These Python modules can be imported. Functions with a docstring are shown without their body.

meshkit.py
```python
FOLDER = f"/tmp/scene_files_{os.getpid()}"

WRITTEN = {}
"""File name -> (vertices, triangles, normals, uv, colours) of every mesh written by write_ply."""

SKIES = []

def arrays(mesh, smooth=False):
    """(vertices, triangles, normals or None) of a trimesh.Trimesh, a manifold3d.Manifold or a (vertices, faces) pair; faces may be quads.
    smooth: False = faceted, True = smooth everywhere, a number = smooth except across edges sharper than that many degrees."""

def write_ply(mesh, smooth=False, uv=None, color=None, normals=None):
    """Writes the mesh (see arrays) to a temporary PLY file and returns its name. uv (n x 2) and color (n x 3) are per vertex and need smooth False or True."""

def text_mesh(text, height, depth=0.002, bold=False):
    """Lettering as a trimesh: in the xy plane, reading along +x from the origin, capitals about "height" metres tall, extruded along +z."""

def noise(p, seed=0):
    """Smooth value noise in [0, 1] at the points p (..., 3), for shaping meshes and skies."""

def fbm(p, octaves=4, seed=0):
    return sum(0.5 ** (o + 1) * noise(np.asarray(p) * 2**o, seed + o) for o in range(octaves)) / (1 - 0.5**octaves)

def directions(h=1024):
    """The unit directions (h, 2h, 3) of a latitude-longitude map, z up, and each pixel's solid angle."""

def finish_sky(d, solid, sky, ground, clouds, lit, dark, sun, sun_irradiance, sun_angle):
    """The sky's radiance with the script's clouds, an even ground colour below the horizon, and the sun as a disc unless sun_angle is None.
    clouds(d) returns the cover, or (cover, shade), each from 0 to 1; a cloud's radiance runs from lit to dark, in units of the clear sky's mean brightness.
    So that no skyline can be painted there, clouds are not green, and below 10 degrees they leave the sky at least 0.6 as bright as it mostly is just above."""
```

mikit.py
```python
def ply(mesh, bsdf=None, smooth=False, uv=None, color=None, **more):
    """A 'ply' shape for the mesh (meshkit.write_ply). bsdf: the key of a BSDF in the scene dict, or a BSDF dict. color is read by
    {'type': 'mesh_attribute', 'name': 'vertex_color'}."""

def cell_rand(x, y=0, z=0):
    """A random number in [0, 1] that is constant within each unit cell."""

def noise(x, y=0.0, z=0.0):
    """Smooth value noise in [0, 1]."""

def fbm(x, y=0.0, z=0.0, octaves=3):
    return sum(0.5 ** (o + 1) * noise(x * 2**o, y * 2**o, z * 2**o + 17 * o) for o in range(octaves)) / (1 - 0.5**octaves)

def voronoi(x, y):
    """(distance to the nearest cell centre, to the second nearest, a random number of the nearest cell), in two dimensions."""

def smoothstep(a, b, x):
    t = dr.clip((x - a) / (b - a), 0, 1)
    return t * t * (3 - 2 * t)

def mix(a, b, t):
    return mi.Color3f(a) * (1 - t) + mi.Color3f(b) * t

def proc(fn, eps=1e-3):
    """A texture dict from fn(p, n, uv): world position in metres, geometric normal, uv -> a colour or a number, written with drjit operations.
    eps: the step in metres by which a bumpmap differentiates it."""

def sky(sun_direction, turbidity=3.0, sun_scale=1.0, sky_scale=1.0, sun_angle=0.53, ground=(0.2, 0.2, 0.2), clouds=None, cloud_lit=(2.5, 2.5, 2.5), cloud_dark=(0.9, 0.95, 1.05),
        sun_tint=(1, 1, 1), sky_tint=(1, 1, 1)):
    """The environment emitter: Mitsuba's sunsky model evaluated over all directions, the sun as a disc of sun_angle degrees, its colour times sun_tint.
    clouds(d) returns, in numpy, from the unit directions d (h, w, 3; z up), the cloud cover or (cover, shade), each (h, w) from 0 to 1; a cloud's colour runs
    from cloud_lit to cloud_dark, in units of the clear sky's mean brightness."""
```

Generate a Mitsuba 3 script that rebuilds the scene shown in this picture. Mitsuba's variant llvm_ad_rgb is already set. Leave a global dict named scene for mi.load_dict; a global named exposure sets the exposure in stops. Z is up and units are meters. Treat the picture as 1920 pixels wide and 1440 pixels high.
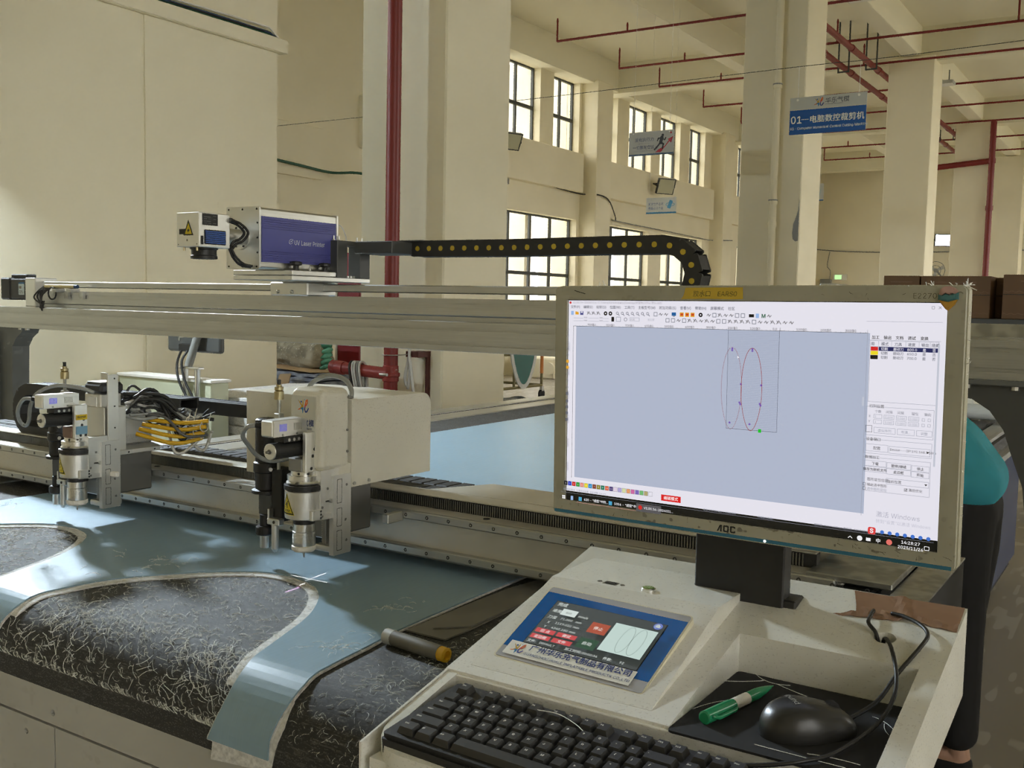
import math
import numpy as np
import trimesh, shapely
import manifold3d as m3
from shapely.geometry import Polygon, LineString, box as sbox
from shapely import affinity
import mitsuba as mi
import drjit as dr
import mikit
from mikit import proc, fbm, noise, smoothstep, mix, ply

T = mi.ScalarTransform4f
PI = math.pi
rng = np.random.default_rng(7)
scene, labels = {'type': 'scene'}, {}

# ------------------------------------------------------------------ camera
CAM = np.array([0.0, 0.0, 1.5])
PITCH, YAW, ROLL = 0.0801, -0.5726, -0.0205
_f = np.array([math.sin(YAW) * math.cos(PITCH), math.cos(YAW) * math.cos(PITCH), -math.sin(PITCH)])
_r = np.array([math.cos(YAW), -math.sin(YAW), 0])
_d = np.cross(_f, _r)
_up = -(-math.sin(ROLL) * _r + math.cos(ROLL) * _d)
scene['camera'] = {'type': 'perspective', 'fov': math.degrees(2 * math.atan(960 / 1908.7)), 'fov_axis': 'x', 'near_clip': 0.05, 'far_clip': 300.0,
                   'to_world': T().look_at(origin=CAM.tolist(), target=(CAM + _f).tolist(), up=_up.tolist())}

# ------------------------------------------------------------------ light: overcast sky through the windows, cool floodlights, screens
exposure = 0.0
SKY = 57.0
scene['sky'] = mikit.sky([-0.5, -0.4, 0.75], turbidity=4.0, sun_scale=0.0, sky_scale=SKY, ground=(0.32, 0.31, 0.27), clouds=lambda d: np.ones(d.shape[:2]),
                         cloud_lit=(1.0, 0.98, 0.92), cloud_dark=(0.95, 0.95, 0.95))
FLOOD = 1.0        # radiance scale of the floodlights
SCREEN = 1.0       # radiance of a white screen pixel

# ------------------------------------------------------------------ helpers
def S(r, g, b):
    c = np.array([r, g, b], float) / 255
    return [float(x) for x in np.where(c <= 0.04045, c / 12.92, ((c + 0.055) / 1.055) ** 2.4)]

def vec(*a): return np.array(a, float)

class B:
    """One mesh being built up."""
    def __init__(self): self.v, self.f, self.n = [], [], 0
    def add(self, v, f):
        v = np.asarray(v, float); self.v.append(v); self.f.append(np.asarray(f, int) + self.n); self.n += len(v); return self
    def tm(self, m): return self.add(m.vertices, m.faces)
    def man(self, m):
        q = m.to_mesh(); return self.add(q.vert_properties[:, :3], q.tri_verts)
    def box(self, x0, x1, y0, y1, z0, z1, c=0.0):
        x0, x1, y0, y1, z0, z1 = min(x0, x1), max(x0, x1), min(y0, y1), max(y0, y1), min(z0, z1), max(z0, z1)
        if c <= 0:
            v = [[x, y, z] for x in (x0, x1) for y in (y0, y1) for z in (z0, z1)]
            return self.add(v, [[0, 1, 3], [0, 3, 2], [4, 6, 7], [4, 7, 5], [0, 4, 5], [0, 5, 1], [2, 3, 7], [2, 7, 6], [0, 2, 6], [0, 6, 4], [1, 5, 7], [1, 7, 3]])
        c = min(c, (x1 - x0) / 2.01, (y1 - y0) / 2.01, (z1 - z0) / 2.01)
        p = [[x + (c if x == x0 else -c) * (a != 0), y + (c if y == y0 else -c) * (a != 1), z + (c if z == z0 else -c) * (a != 2)]
             for x in (x0, x1) for y in (y0, y1) for z in (z0, z1) for a in range(3)]
        return self.man(m3.Manifold.hull_points(np.array(p)))
    def rbox(self, x0, x1, y0, y1, z0, z1, r, n=3):
        """Box with rounded edges."""
        s = trimesh.creation.uv_sphere(r, count=[2 * n + 1, 4 * n])
        p = np.vstack([s.vertices + [x, y, z] for x in (x0 + r, x1 - r) for y in (y0 + r, y1 - r) for z in (z0 + r, z1 - r)])
        return self.man(m3.Manifold.hull_points(p))
    def cyl(self, p0, p1, r, n=20, r1=None):
        p0, p1 = vec(*p0), vec(*p1); r1 = r if r1 is None else r1
        a, b = frame(p1 - p0); t = np.arange(n) * 2 * PI / n
        ring = np.cos(t)[:, None] * a + np.sin(t)[:, None] * b
        v = np.vstack([p0 + ring * r, p1 + ring * r1, [p0, p1]]); i = np.arange(n); j = (i + 1) % n
        f = np.vstack([np.c_[i, j, j + n], np.c_[i, j + n, i + n], np.c_[j, i, i * 0 + 2 * n], np.c_[i + n, j + n, i * 0 + 2 * n + 1]])
        return self.add(v, f)
    def tube(self, pts, r, n=8, caps=True):
        v, f = tube(pts, r, n, caps); return self.add(v, f)
    def lathe(self, p0, d, prof, n=28):
        """prof: (radius, distance along d) pairs, capped at both ends."""
        d = vec(*d) / np.linalg.norm(d); a, b = frame(d); t = np.arange(n) * 2 * PI / n
        ring = np.cos(t)[:, None] * a + np.sin(t)[:, None] * b
        v = np.vstack([vec(*p0) + d * h + ring * max(r, 1e-5) for r, h in prof]); m = len(prof); i = np.arange(n); j = (i + 1) % n; f = []
        for k in range(m - 1):
            o = k * n; f += [np.c_[i + o, j + o, j + o + n], np.c_[i + o, j + o + n, i + o + n]]
        v = np.vstack([v, vec(*p0) + d * prof[0][1], vec(*p0) + d * prof[-1][1]])
        f += [np.c_[j, i, i * 0 + m * n], np.c_[i + (m - 1) * n, j + (m - 1) * n, i * 0 + m * n + 1]]
        return self.add(v, np.vstack(f))
    def prism(self, poly, o, ux, uy, h):
        """Polygon (shapely or points) in the plane o + a*ux + b*uy, extruded by h along ux x uy."""
        if not hasattr(poly, 'geom_type'): poly = Polygon(poly)
        ux, uy = vec(*ux), vec(*uy); nz = np.cross(ux, uy); nz /= np.linalg.norm(nz)
        for g in getattr(poly, 'geoms', [poly]):
            if g.area < 1e-12: continue
            m = trimesh.creation.extrude_polygon(g, abs(h), engine='earcut'); v = np.array(m.vertices); f = np.array(m.faces)
            if h < 0: v[:, 2] -= abs(h)
            self.add(vec(*o) + v[:, :1] * ux + v[:, 1:2] * uy + v[:, 2:] * nz, f)
        return self
    def flat(self, poly, o, ux, uy):
        if not hasattr(poly, 'geom_type'): poly = Polygon(poly)
        for g in getattr(poly, 'geoms', [poly]):
            if g.area < 1e-14: continue
            v, f = trimesh.creation.triangulate_polygon(g, engine='earcut')
            self.add(vec(*o) + v[:, :1] * vec(*ux) + v[:, 1:2] * vec(*uy), f)
        return self
    def xf(self, fn):
        self.v = [fn(v) for v in self.v]; return self
    def mesh(self): return np.vstack(self.v), np.vstack(self.f)
    def __add__(self, o):
        r = B(); r.v, r.f, r.n = list(self.v), list(self.f), self.n
        for v, f in [o.mesh()]: r.add(v, f)
        return r

def frame(d):
    d = vec(*d) / np.linalg.norm(d)
    a = np.cross(d, [0, 0, 1.0] if abs(d[2]) < 0.9 else [1.0, 0, 0]); a /= np.linalg.norm(a)
    return a, np.cross(d, a)

def tube(pts, r, n=8, caps=True):
    p = np.asarray(pts, float); m = len(p); r = np.broadcast_to(r, (m,))
    t = np.gradient(p, axis=0); t /= np.linalg.norm(t, axis=1, keepdims=True) + 1e-12
    a, _ = frame(t[0]); A = []
    for k in range(m):
        a = a - t[k] * (a @ t[k]); a /= np.linalg.norm(a) + 1e-12; A.append(a)
    A = np.array(A); Bv = np.cross(t, A); an = np.arange(n) * 2 * PI / n
    v = (p[:, None] + r[:, None, None] * (np.cos(an)[None, :, None] * A[:, None] + np.sin(an)[None, :, None] * Bv[:, None])).reshape(-1, 3)
    k, i = np.meshgrid(np.arange(m - 1), np.arange(n), indexing='ij'); j = (i + 1) % n
    q = np.stack([k * n + i, k * n + j, (k + 1) * n + j, (k + 1) * n + i], -1).reshape(-1, 4)
    f = np.vstack([q[:, [0, 1, 2]], q[:, [0, 2, 3]]])
    if caps:
        i = np.arange(1, n - 1); f = np.vstack([f, np.c_[i * 0, i + 1, i], np.c_[i * 0, i, i + 1] + (m - 1) * n])
    return v, f

def spline(pts, n=8):
    """Catmull-Rom through the points, n steps a span."""
    p = np.asarray(pts, float); p = np.vstack([2 * p[0] - p[1], p, 2 * p[-1] - p[-2]]); out = []
    for i in range(1, len(p) - 2):
        t = np.linspace(0, 1, n, endpoint=False)[:, None]; a, b, c, d = p[i - 1:i + 3]
        out.append(0.5 * (2 * b + (c - a) * t + (2 * a - 5 * b + 4 * c - d) * t**2 + (3 * b - a - 3 * c + d) * t**3))
    return np.vstack(out + [p[-2:-1]])

_count = {}
def fresh(key):
    n = _count.get(key, -1) + 1; _count[key] = n
    return key if n == 0 else f'{key}_{n:03d}'

def thing(name, label, cat, group=None):
    k = fresh(name); labels[k] = {'label': label, 'category': cat}
    if group: labels[k]['group'] = group
    return k

def part(t, name, mesh, mat, smooth=30, label=None, kind=None, **more):
    k = fresh(t + '__' + name)
    scene[k] = ply(mesh.mesh() if isinstance(mesh, B) else mesh, mat, smooth=smooth, **more)
    if label or kind:
        labels[k] = {}
        if label: labels[k]['label'] = label
        if kind: labels[k]['kind'] = kind
    return k

def solo(name, label, cat, mesh, mat, smooth=30, group=None, kind=None, **more):
    k = thing(name, label, cat, group)
    if kind: labels[k]['kind'] = kind
    scene[k] = ply(mesh.mesh() if isinstance(mesh, B) else mesh, mat, smooth=smooth, **more)
    return k

def struct(name, label, cat, mesh, mat, smooth=False):
    return solo(name, label, cat, mesh, mat, smooth, kind='structure')

# outlines of the characters used for the writing in the place: width, then the corners (64 * x + y) of each ring, rings parted by -1
GLYPHS = [
[54,343,347,1755,1762,2082,2075,3483,3479,2071,1995,1739,1751,-1,1454,2034,2108,2364,2355,3193,3383,3318,2351,2343,3111,3176,3245,3499,3431,3365,3171,2275,2086,2029,1516,-1,365,1014,1341,
1596,1269,1250,994,1008,619],[54,2588,2846,3473,3215,2903,-1,613,752,825,2042,3004,3132,3257,2550,1077,935,1895,1906,2162,2151,3431,3427,2147,2126,1932,1355,1295,1872,1891,611,-1,337,991,
1245,591],[54,740,744,2920,2907,3027,3279,3350,3477,3469,3275,3147,2893,2831,2647,2596,-1,361,753,1149,1404,1271,3447,3443,1139,551,-1,1071,3184,3180,1068],[54,1419,1294,1874,2134,2135,1367,
1371,2203,2268,2271,1567,1584,3312,3295,2527,2523,3483,3479,2711,3026,3534,3404,3212,2831,2454,2063,1741,-1,1827,3042,3046,1894,-1,1833,3049,3053,1901,-1,1461,1465,1977,1981,2237,2233,2745,
2749,3005,3065,3513,3509,2997,2993,2737,2741,2229,2225,1969,1973,-1,346,610,814,367,370,819,829,1085,1075,1458,1455,1071,1068,1442,1311,1061,1035,779,801,471],[54,629,1781,1789,2045,2101,
3189,3162,2074,2065,2192,3024,3218,3225,3289,3479,3406,3148,1932,1743,1754,922,855,599,-1,2078,2910,2917,2086,-1,2090,2921,2929,2097,-1,938,1769,1777,945,-1,933,926,1758,1766],[54,1525,2421,
2236,2429,2677,3509,3505,1521,-1,1614,1645,1837,1810,1874,3154,3181,3373,3339,3147,3086,-1,1879,2401,1963,2157,2469,2735,2927,2924,2657,2968,2774,2525,2068,-1,333,474,571,1467,1422,1292,907,
911,1167,1182,734,524,459,-1,747,738,1186,1195,-1,751,1199,1208,760],[54,1742,1807,2195,2586,2280,2082,1892,2224,2364,2620,2546,3506,3503,3246,3108,2906,3029,3534,3340,2710,2384,1996,1867,
-1,2479,2598,2719,2991,-1,359,811,1007,368,371,755,570,571,763,886,949,756,819,1139,1149,1341,1395,1651,1525,1788,1978,1651,2035,2032,1455,1962,1831,1388,1317,1125,1067,548,-1,459,335,720,
1108,599,797,477,417,929,1060,1252,1185,1888,1754,1493,1746,1679,1298,910,-1,1053,921,1303,1565],[54,1360,2320,2334,1630,1634,3298,3294,2590,2576,3536,3533,1357,-1,1462,2358,2300,2493,2678,
3510,3501,3245,3251,1715,1709,1517,-1,2669,2736,2863,3430,3236,-1,1509,2160,2350,1764,1635,-1,347,351,802,814,366,370,819,829,1021,1011,1394,1390,1006,995,1380,1377,991,974,844,460,398,399,
784,797],[54,430,1198,1204,564,568,1208,1213,1469,1464,2103,2100,1460,1454,2286,2301,2557,2606,3502,3499,2602,2717,3112,3366,2839,2962,3151,3282,3288,3478,3406,3276,2956,2766,2579,1995,1806,
2519,2347,427,-1,2745,2939,3318,3379,3186,-1,344,1056,481,484,1252,1192,1322,1572,2212,2209,1377,1117,1106,1556,1488,845,720,849,856,533,-1,1244,1374,1691,1951,2077,1817,2132,2002,1938],[54,
436,439,1207,1084,1213,1340,1463,2359,2621,2876,2679,3511,3508,-1,334,1105,1559,1560,472,475,3227,3152,3086,2891,2251,2191,2831,2968,1880,1617,972,459,-1,2592,2913,2930,3186,3168,3038,2654,
-1,2275,2289,2481,2467,-1,689,1905,1823,1438,1377,1633,1635,931,862,670,-1,934,1638,1641,937,-1,943,940,1644,1647],[54,1422,1749,1887,1978,3066,3088,3279,3344,3417,3544,3534,3404,2956,2831,
2806,2230,2144,2005,1611,-1,406,346,675,941,365,369,946,957,1213,1266,1777,1773,1197,1192,1759,1564,1187,1163,907,931,535],[54,333,531,666,693,1973,1852,2109,2293,3509,3505,1009,924,851,
587],[54,3068,3324,3276,3020,-1,2720,2350,2607,2914,-1,1999,2042,2298,2255,-1,1389,1582,1825,1632,-1,398,791,926,1020,1276,1251,1179,718,587,-1,353,487,623,879,609,480],[54,587,399,850,
1174,1375,1377,736,612,1001,1392,432,436,1908,1723,1917,2044,2230,2100,3444,3440,1776,1189,2662,2284,2542,3361,3167,2978,2466,2449,2512,3152,3219,3289,3479,3473,3341,2572,2254,2191,2146,1697,
1495,1362,1102],[54,2639,3152,3196,3452,3406,3212,2699,-1,2522,2552,2808,2778,-1,365,564,700,955,885,1205,1213,1469,1461,2165,2162,1457,1452,2284,2280,1448,1442,2146,2129,2064,1615,1554,1939,
1950,1439,1419,1163,1182,799,719,527,546,1186,1192,360,364,556,-1,753,620,1196,1201],[54,2059,2083,3427,3403,3147,3086,2382,2315,-1,2322,3090,3102,2398,-1,1018,2939,2921,1001,-1,1261,2605,
2615,1271,-1,483,1763,1675,1483,1422,782,715,459,-1,799,722,1426,1438],[54,352,872,1265,1266,434,438,1398,1597,1852,1718,3510,3506,1650,1388,3052,3023,2892,2315,2190,2191,2767,2774,1366,
1291,1099,1125,541,-1,1306,2777,2783,1375,-1,1384,1379,2787,2792],[54,1614,1745,1786,3258,3235,2595,2594,2779,3233,3423,3486,2903,3470,3339,2959,2646,2339,2019,2001,2579,2575,1739,1675,-1,
2023,2982,2989,2029,-1,2033,2993,2999,2039,-1,571,1467,1594,1259,1508,1501,1434,1240,984,923,1244,1310,1253,1002,1271,759,715,523],[54,2298,2555,2993,3496,3364,2797,-1,659,789,1180,1837,
2027,2090,1172,2710,2334,2335,2592,3093,3342,3084,2898,719,-1,422,879,1339,1594,1394,1001,612],[54,570,3322,3280,3149,2443,2383,2384,2960,2997,566,-1,560,2608,2604,556,-1,742,2342,2325,1045,
977,721,-1,1059,985,2137,2147],[54,1102,1746,2068,1754,1505,1377,1381,3173,3236,2971,2580,3025,3471,3339,2766,2386,1355,1227,-1,1824,2327,2716,2913,1825,-1,1193,1711,1787,2939,2926,3501,3498,
3497,2793,2668,2679,2039,1968,1770,1446,-1,506,700,1270,1139,-1,652,399,1056,1245,850,-1,362,429,557,1001,1128,933],[54,1166,1621,1886,1888,1508,1638,1892,2021,2030,1518,1521,2034,2045,2301,
2290,3057,3089,3151,3215,3350,3477,3470,3339,3083,2893,2774,2798,2286,2210,2716,2715,2584,2141,1941,1550,1291,-1,348,352,802,814,366,369,818,829,1085,1074,1457,1454,1070,1060,1445,1442,1055,
1039,843,459,398,399,784,798],[54,1575,1579,3499,3495,2982,2958,2892,2123,2062,2063,2704,2727,-1,1722,3450,3446,1718,-1,352,353,1003,1265,1520,1128,1099,843,866,542,-1,369,1149,1404,1338,
494],[54,398,1242,1507,1644,493,497,1649,1661,1917,1905,3377,3157,3087,2892,2251,2124,2064,2703,2833,2973,3053,1901,1761,1431,975,651,587],[54,359,3495,3490,354],[54,1294,1814,2078,2149,2228,
1716,1656,3512,3420,3214,3020,2444,2384,2896,3026,3175,3188,2548,2404,2265,2002,1612,1419,-1,360,364,750,763,1019,1006,1712,1710,1709,1002,986,1630,1694,1755,723,599,730,745],[54,2251,2298,
3386,3512,3511,3048,3487,3478,3218,2706,2646,3030,3225,3167,2791,3190,2550,2507,-1,286,1128,361,365,1069,1075,563,567,1079,1085,1341,1335,1783,1782,1979,2234,1774,1773,2157,2153,1513,1188,
2020,1996,1740,1678,974,907,715,733,411,-1,914,1682,1752,984,-1,923,1691,1760,992,-1,1325,1389,1715,1331],[54,334,724,991,1247,1178,1239,1491,1809,1825,417,421,3493,3489,2081,2139,3227,
3224,2136,2128,3472,3404,1741,1296,1045,588,459,-1,827,3131,3113,809,-1,1012,2803,2871,1080,-1,1072,1068,2860,2801],[54,502,1846,1724,1981,2230,3446,3436,3180,3123,755,746,490,-1,461,465,
1745,1758,862,866,3042,3038,2078,2065,3409,3405,-1,2157,2351,3365,3171,-1,485,1066,1519,1709,1385,674],[54,1355,1231,1745,2005,2268,2342,2598,2525,2836,3280,3535,3403,3148,2767,2391,2194,
1805,-1,1446,1833,2093,2291,2365,2621,2481,3495,3300,2413,2152,1764,1508,-1,2776,3170,3425,2967,-1,2800,3130,3384,2991,-1,1431,1697,1953,1687,1622,-1,1456,1785,1977,1909,1710,-1,360,364,
1132,1109,1366,1427,844,719,851,872,-1,633,763,891,1331,1137],[54,420,488,1384,1649,1968,1768,3432,3428,2788,2264,3342,3084,2004,1422,587,463,1298,1750,859,1188,-1,1310,2009,2468,1572,-1,
566,1783,1660,1917,2103,3319,3372,3052,3059,819,812,556],[54,360,1266,1918,2108,2106,2484,3560,3429,3049,2981,2085,2077,2973,2969,2073,2064,3408,3405,461,464,1744,1753,921,925,1757,1765,933,
872,485,-1,1975,1001,2921],[54,397,401,1809,1823,799,803,1827,1838,1006,614,424,1020,1275,1138,1842,1853,2109,2098,3314,3310,2094,2083,3171,3231,2079,2065,3473,3469],[54,333,601,616,1385,
1136,1330,626,630,1910,1724,1917,2230,3318,3314,1394,1643,1513,2281,2609,2673,2864,2601,3432,3428,932,719,523],[54,335,661,1047,1758,2734,558,562,1970,1659,1917,2230,2098,3058,3185,2336,1300,
1809,3474,3469,1677,1042,588],[54,343,992,1452,429,433,1778,1853,2109,2098,3441,3437,2413,2849,3480,3348,2905,2901,2069,2059,1739,1749,981,985,532,-1,2841,2093,2073,-1,986,1753,1773,1443],
[54,334,670,697,3133,3257,2423,2354,3505,3502,2286,2281,3240,3221,2965,2980,1508,1430,1174,1192,1961,2030,1006,787,588,-1,2038,1013,946,2034,-1,2259,2454,3470,3211,-1,910,1747,2008,2082,
2338,2328,2002,1163],[54,332,335,1744,1747,659,662,1750,1752,729,742,3174,3160,2072,2070,3222,3219,2067,2064,3471,3468,-1,2075,2843,2910,2078,-1,2081,2848,2915,2084,-1,987,1755,1758,1054,-1,
993,1760,1763,1060,-1,361,364,3500,3497,-1,827,3067,3054,814,-1,1140,1137,2801,2740,-1,1145,1142,2806,2745],[54,361,1202,1917,2172,2169,2610,3562,3430,3113,1975,873,486,-1,461,464,912,932,
1188,1168,1808,1838,2094,2146,3106,3102,2078,2064,3408,3405],[54,398,402,1362,1404,1660,1618,2194,2236,2492,2450,3474,3470,-1,2590,3184,3375,2845,-1,495,752,1182,924],[54,1550,1681,1722,3258,
3235,2531,2529,2715,3233,3423,2839,3470,3339,3022,2583,2275,1955,1937,2579,2575,1739,-1,1959,2982,2989,1965,-1,1969,2993,2999,1975,-1,346,877,879,367,370,882,957,1213,1203,1586,1583,1199,
1196,1570,1376,1189,1099,907,867,471],[54,2541,2938,3258,2861,2797,-1,594,2898,2906,794,798,2910,2918,678,682,1770,1789,2109,2090,3178,3147,2891,2893,590,-1,633,826,954,1204,1326,1069],[54,
3285,2858,3115,3543,-1,1198,1518,1489,1616,2512,2645,2651,2715,2905,2902,2831,2637,1676,1420,1230,1170,-1,1400,1531,1658,2543,2348,-1,341,542,682,873,937,869,661,595],[54,1259,1717,1917,
2172,2037,3445,3441,1841,1449,-1,1230,1814,2081,2083,1379,1382,2086,2158,2414,2406,3366,3283,3149,2380,2319,2320,2960,3031,3043,2339,2200,1873,1419,-1,294,883,1148,1404,1008,971,715,744,419],
[54,349,353,1825,1833,617,621,1838,1845,693,632,2106,2877,3005,3194,3001,2102,2094,3309,3306,2089,2081,3489,3485,2077,2063,1997,1739,1163,1038,1039,1744,1821],[54,334,1754,1189,943,367,371,
1907,1723,1853,1981,2230,2035,3507,3503,2991,2660,2139,2708,3535,3339,2576,1943,652,459,-1,1199,1572,1950,2406,2671],[54,1256,1722,1978,1842,2290,2300,2556,2546,3378,3374,2542,2530,3490,3486,
2526,2507,2315,2270,1310,1314,2274,2286,1774,1510,-1,359,1149,1404,1072,1035,779,808,483],[54,1294,1565,1655,2423,2364,2493,2743,3383,3370,1898,1894,3430,3405,3020,3022,3215,3223,2967,2957,
2765,2775,2519,2509,2317,2327,2071,2059,1867,1823,1485,-1,2970,3227,3171,2978,-1,1902,3118,3187,1908,-1,2522,2779,2787,2530,-1,2074,2330,2339,2082,-1,361,957,1212,684,1068,1265,1456,864,
1376,1373,409,349,871,423,-1,337,1111,1367,1364,398],[54,1554,1876,1897,1705,1709,3501,3497,3241,3222,3478,3474,3218,3211,3019,3025,1616,-1,2132,3029,3033,2137,-1,2141,3036,3041,2145,-1,
2149,3044,3049,2153,-1,1915,3323,3312,1904,-1,2099,3059,3064,2168,-1,341,345,1050,1058,482,421,755,371,375,823,893,1085,1079,1655,1651,1011,742,1062,1070,1262,1318,1638,1634,1314,1307,1692,
1688,1303,1291,1035,1046],[54,1450,2035,2429,2620,2743,3500,3368,2486,1899,3051,3047,1895,1835,1575,-1,1487,2141,1566,1569,3361,3358,2462,2001,2898,2713,2906,3404,3211,3023,1548,-1,361,957,
1212,683,1003,1201,1456,864,1377,1374,410,349,871,422,-1,462,338,1432,1364],[54,1297,2513,2859,3180,2769,3473,3469,1293,-1,1459,2355,2237,2429,2613,2419,3379,3375,1519,-1,1706,1964,2200,
2132,1940,-1,359,1213,1468,1137,1099,843,873,548],[54,506,3386,3339,3083,3085,781,715,459,-1,823,721,3089,3127,-1,802,1703,1388,1128,938,1654,1845,1778,2737,2669,2215,3043,2784,1957,927,-1,
1582,1961,2414,-1,1175,1242,1434,2645,2514,-1,1502,1697,2396,2266],[54,339,1748,1779,563,567,3319,3315,2099,2068,3475,3471,335],[54,334,1302,343,347,923,954,3002,2971,3483,3479,2518,3470,
3211,2323,2391,1367,1556,1103,523,-1,1195,2731,2735,1199,-1,1203,2738,2743,1207,-1,1184,1179,2715,2719,-1,1192,1187,2723,2728],[54,397,401,1745,1758,734,738,1762,1774,558,626,2034,1531,1789,
2357,2290,3314,3310,2094,2082,3170,3166,2078,2065,3473,3469],[54,1229,1630,1720,3260,3384,1973,1965,3373,3169,2839,3534,3339,2643,2125,1804,1742,2455,1961,1681,1483,-1,2280,2525,2651,3049,-1,
346,878,431,434,883,957,1149,1139,1522,1519,1135,1507,1376,1127,1099,907,869,471],[54,337,1809,1816,728,731,1820,1824,1568,1580,1132,867,607,417,876,428,432,880,887,567,571,2107,2103,1783,
1776,2224,2220,1772,1762,2081,2075,3163,3160,2072,2065,3473,3469,333,-1,1143,1136,1584,1591,-1,2595,3044,3069,3325,3298,3104,2656,-1,2426,2618,2600,2408],[54,420,423,3431,3428,1378,1309,3037,
2897,2571,1803,1743,2447,2714,922,1123,-1,891,3067,3052,876,-1,2736,2743,1143,1136],[54,2093,2097,2993,3004,3260,3249,3569,3565,3245,3214,3084,2571,2510,2960,2989,-1,2213,2407,2714,2521,-1,
506,1465,1131,1380,1436,1369,1111,919,858,1115,1182,1124,938,1143,759,715,459,-1,1320,1713,1980,2236,1970,1931,1676,1705,1445],[54,2230,3382,3340,3084,3088,2448,2380,2188,-1,2388,3092,3122,
2418,-1,334,665,874,879,367,370,883,892,1148,1139,1907,1809,1612,1100,1040,1489,1637,1647,1135,853,523],[54,1230,1879,2212,2284,1709,1713,2289,2300,2556,2545,3505,3279,3020,2380,2320,2895,
3025,3169,3180,2541,2333,2133,1419,-1,469,346,924,883,371,375,1655,1651,1203,1181,1695,1755],[54,2084,2340,2395,3168,3359,3228,2391,2320,3151,3350,3477,3404,2125,-1,2109,2365,2420,3129,3319,
2417,2346,3177,3375,3502,3366,2341,2151,-1,433,957,1211,818,1522,1337,1530,1966,1709,1583,493,-1,554,1770,1742,1676,1163,1102,1487,1494,790,779,523,-1,794,1497,1502,798,-1,802,1505,1510,
806],[54,358,1522,434,438,1782,1853,2045,2102,3510,3506,2354,2796,3495,3364,2729,2098,2023,1767,1777,870,547,-1,461,464,3408,3405,-1,997,2917,2900,980,-1,1243,1239,2583,2587,-1,1250,1246,
2590,2595],[54,346,1192,425,428,1324,1455,688,691,1523,1655,695,634,3069,3194,1975,1844,3251,3248,1776,1644,3500,3497,1577,1446,3109,3083,2827,2829,1357,1355,1099,1118,535,-1,1361,2832,2836,
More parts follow.
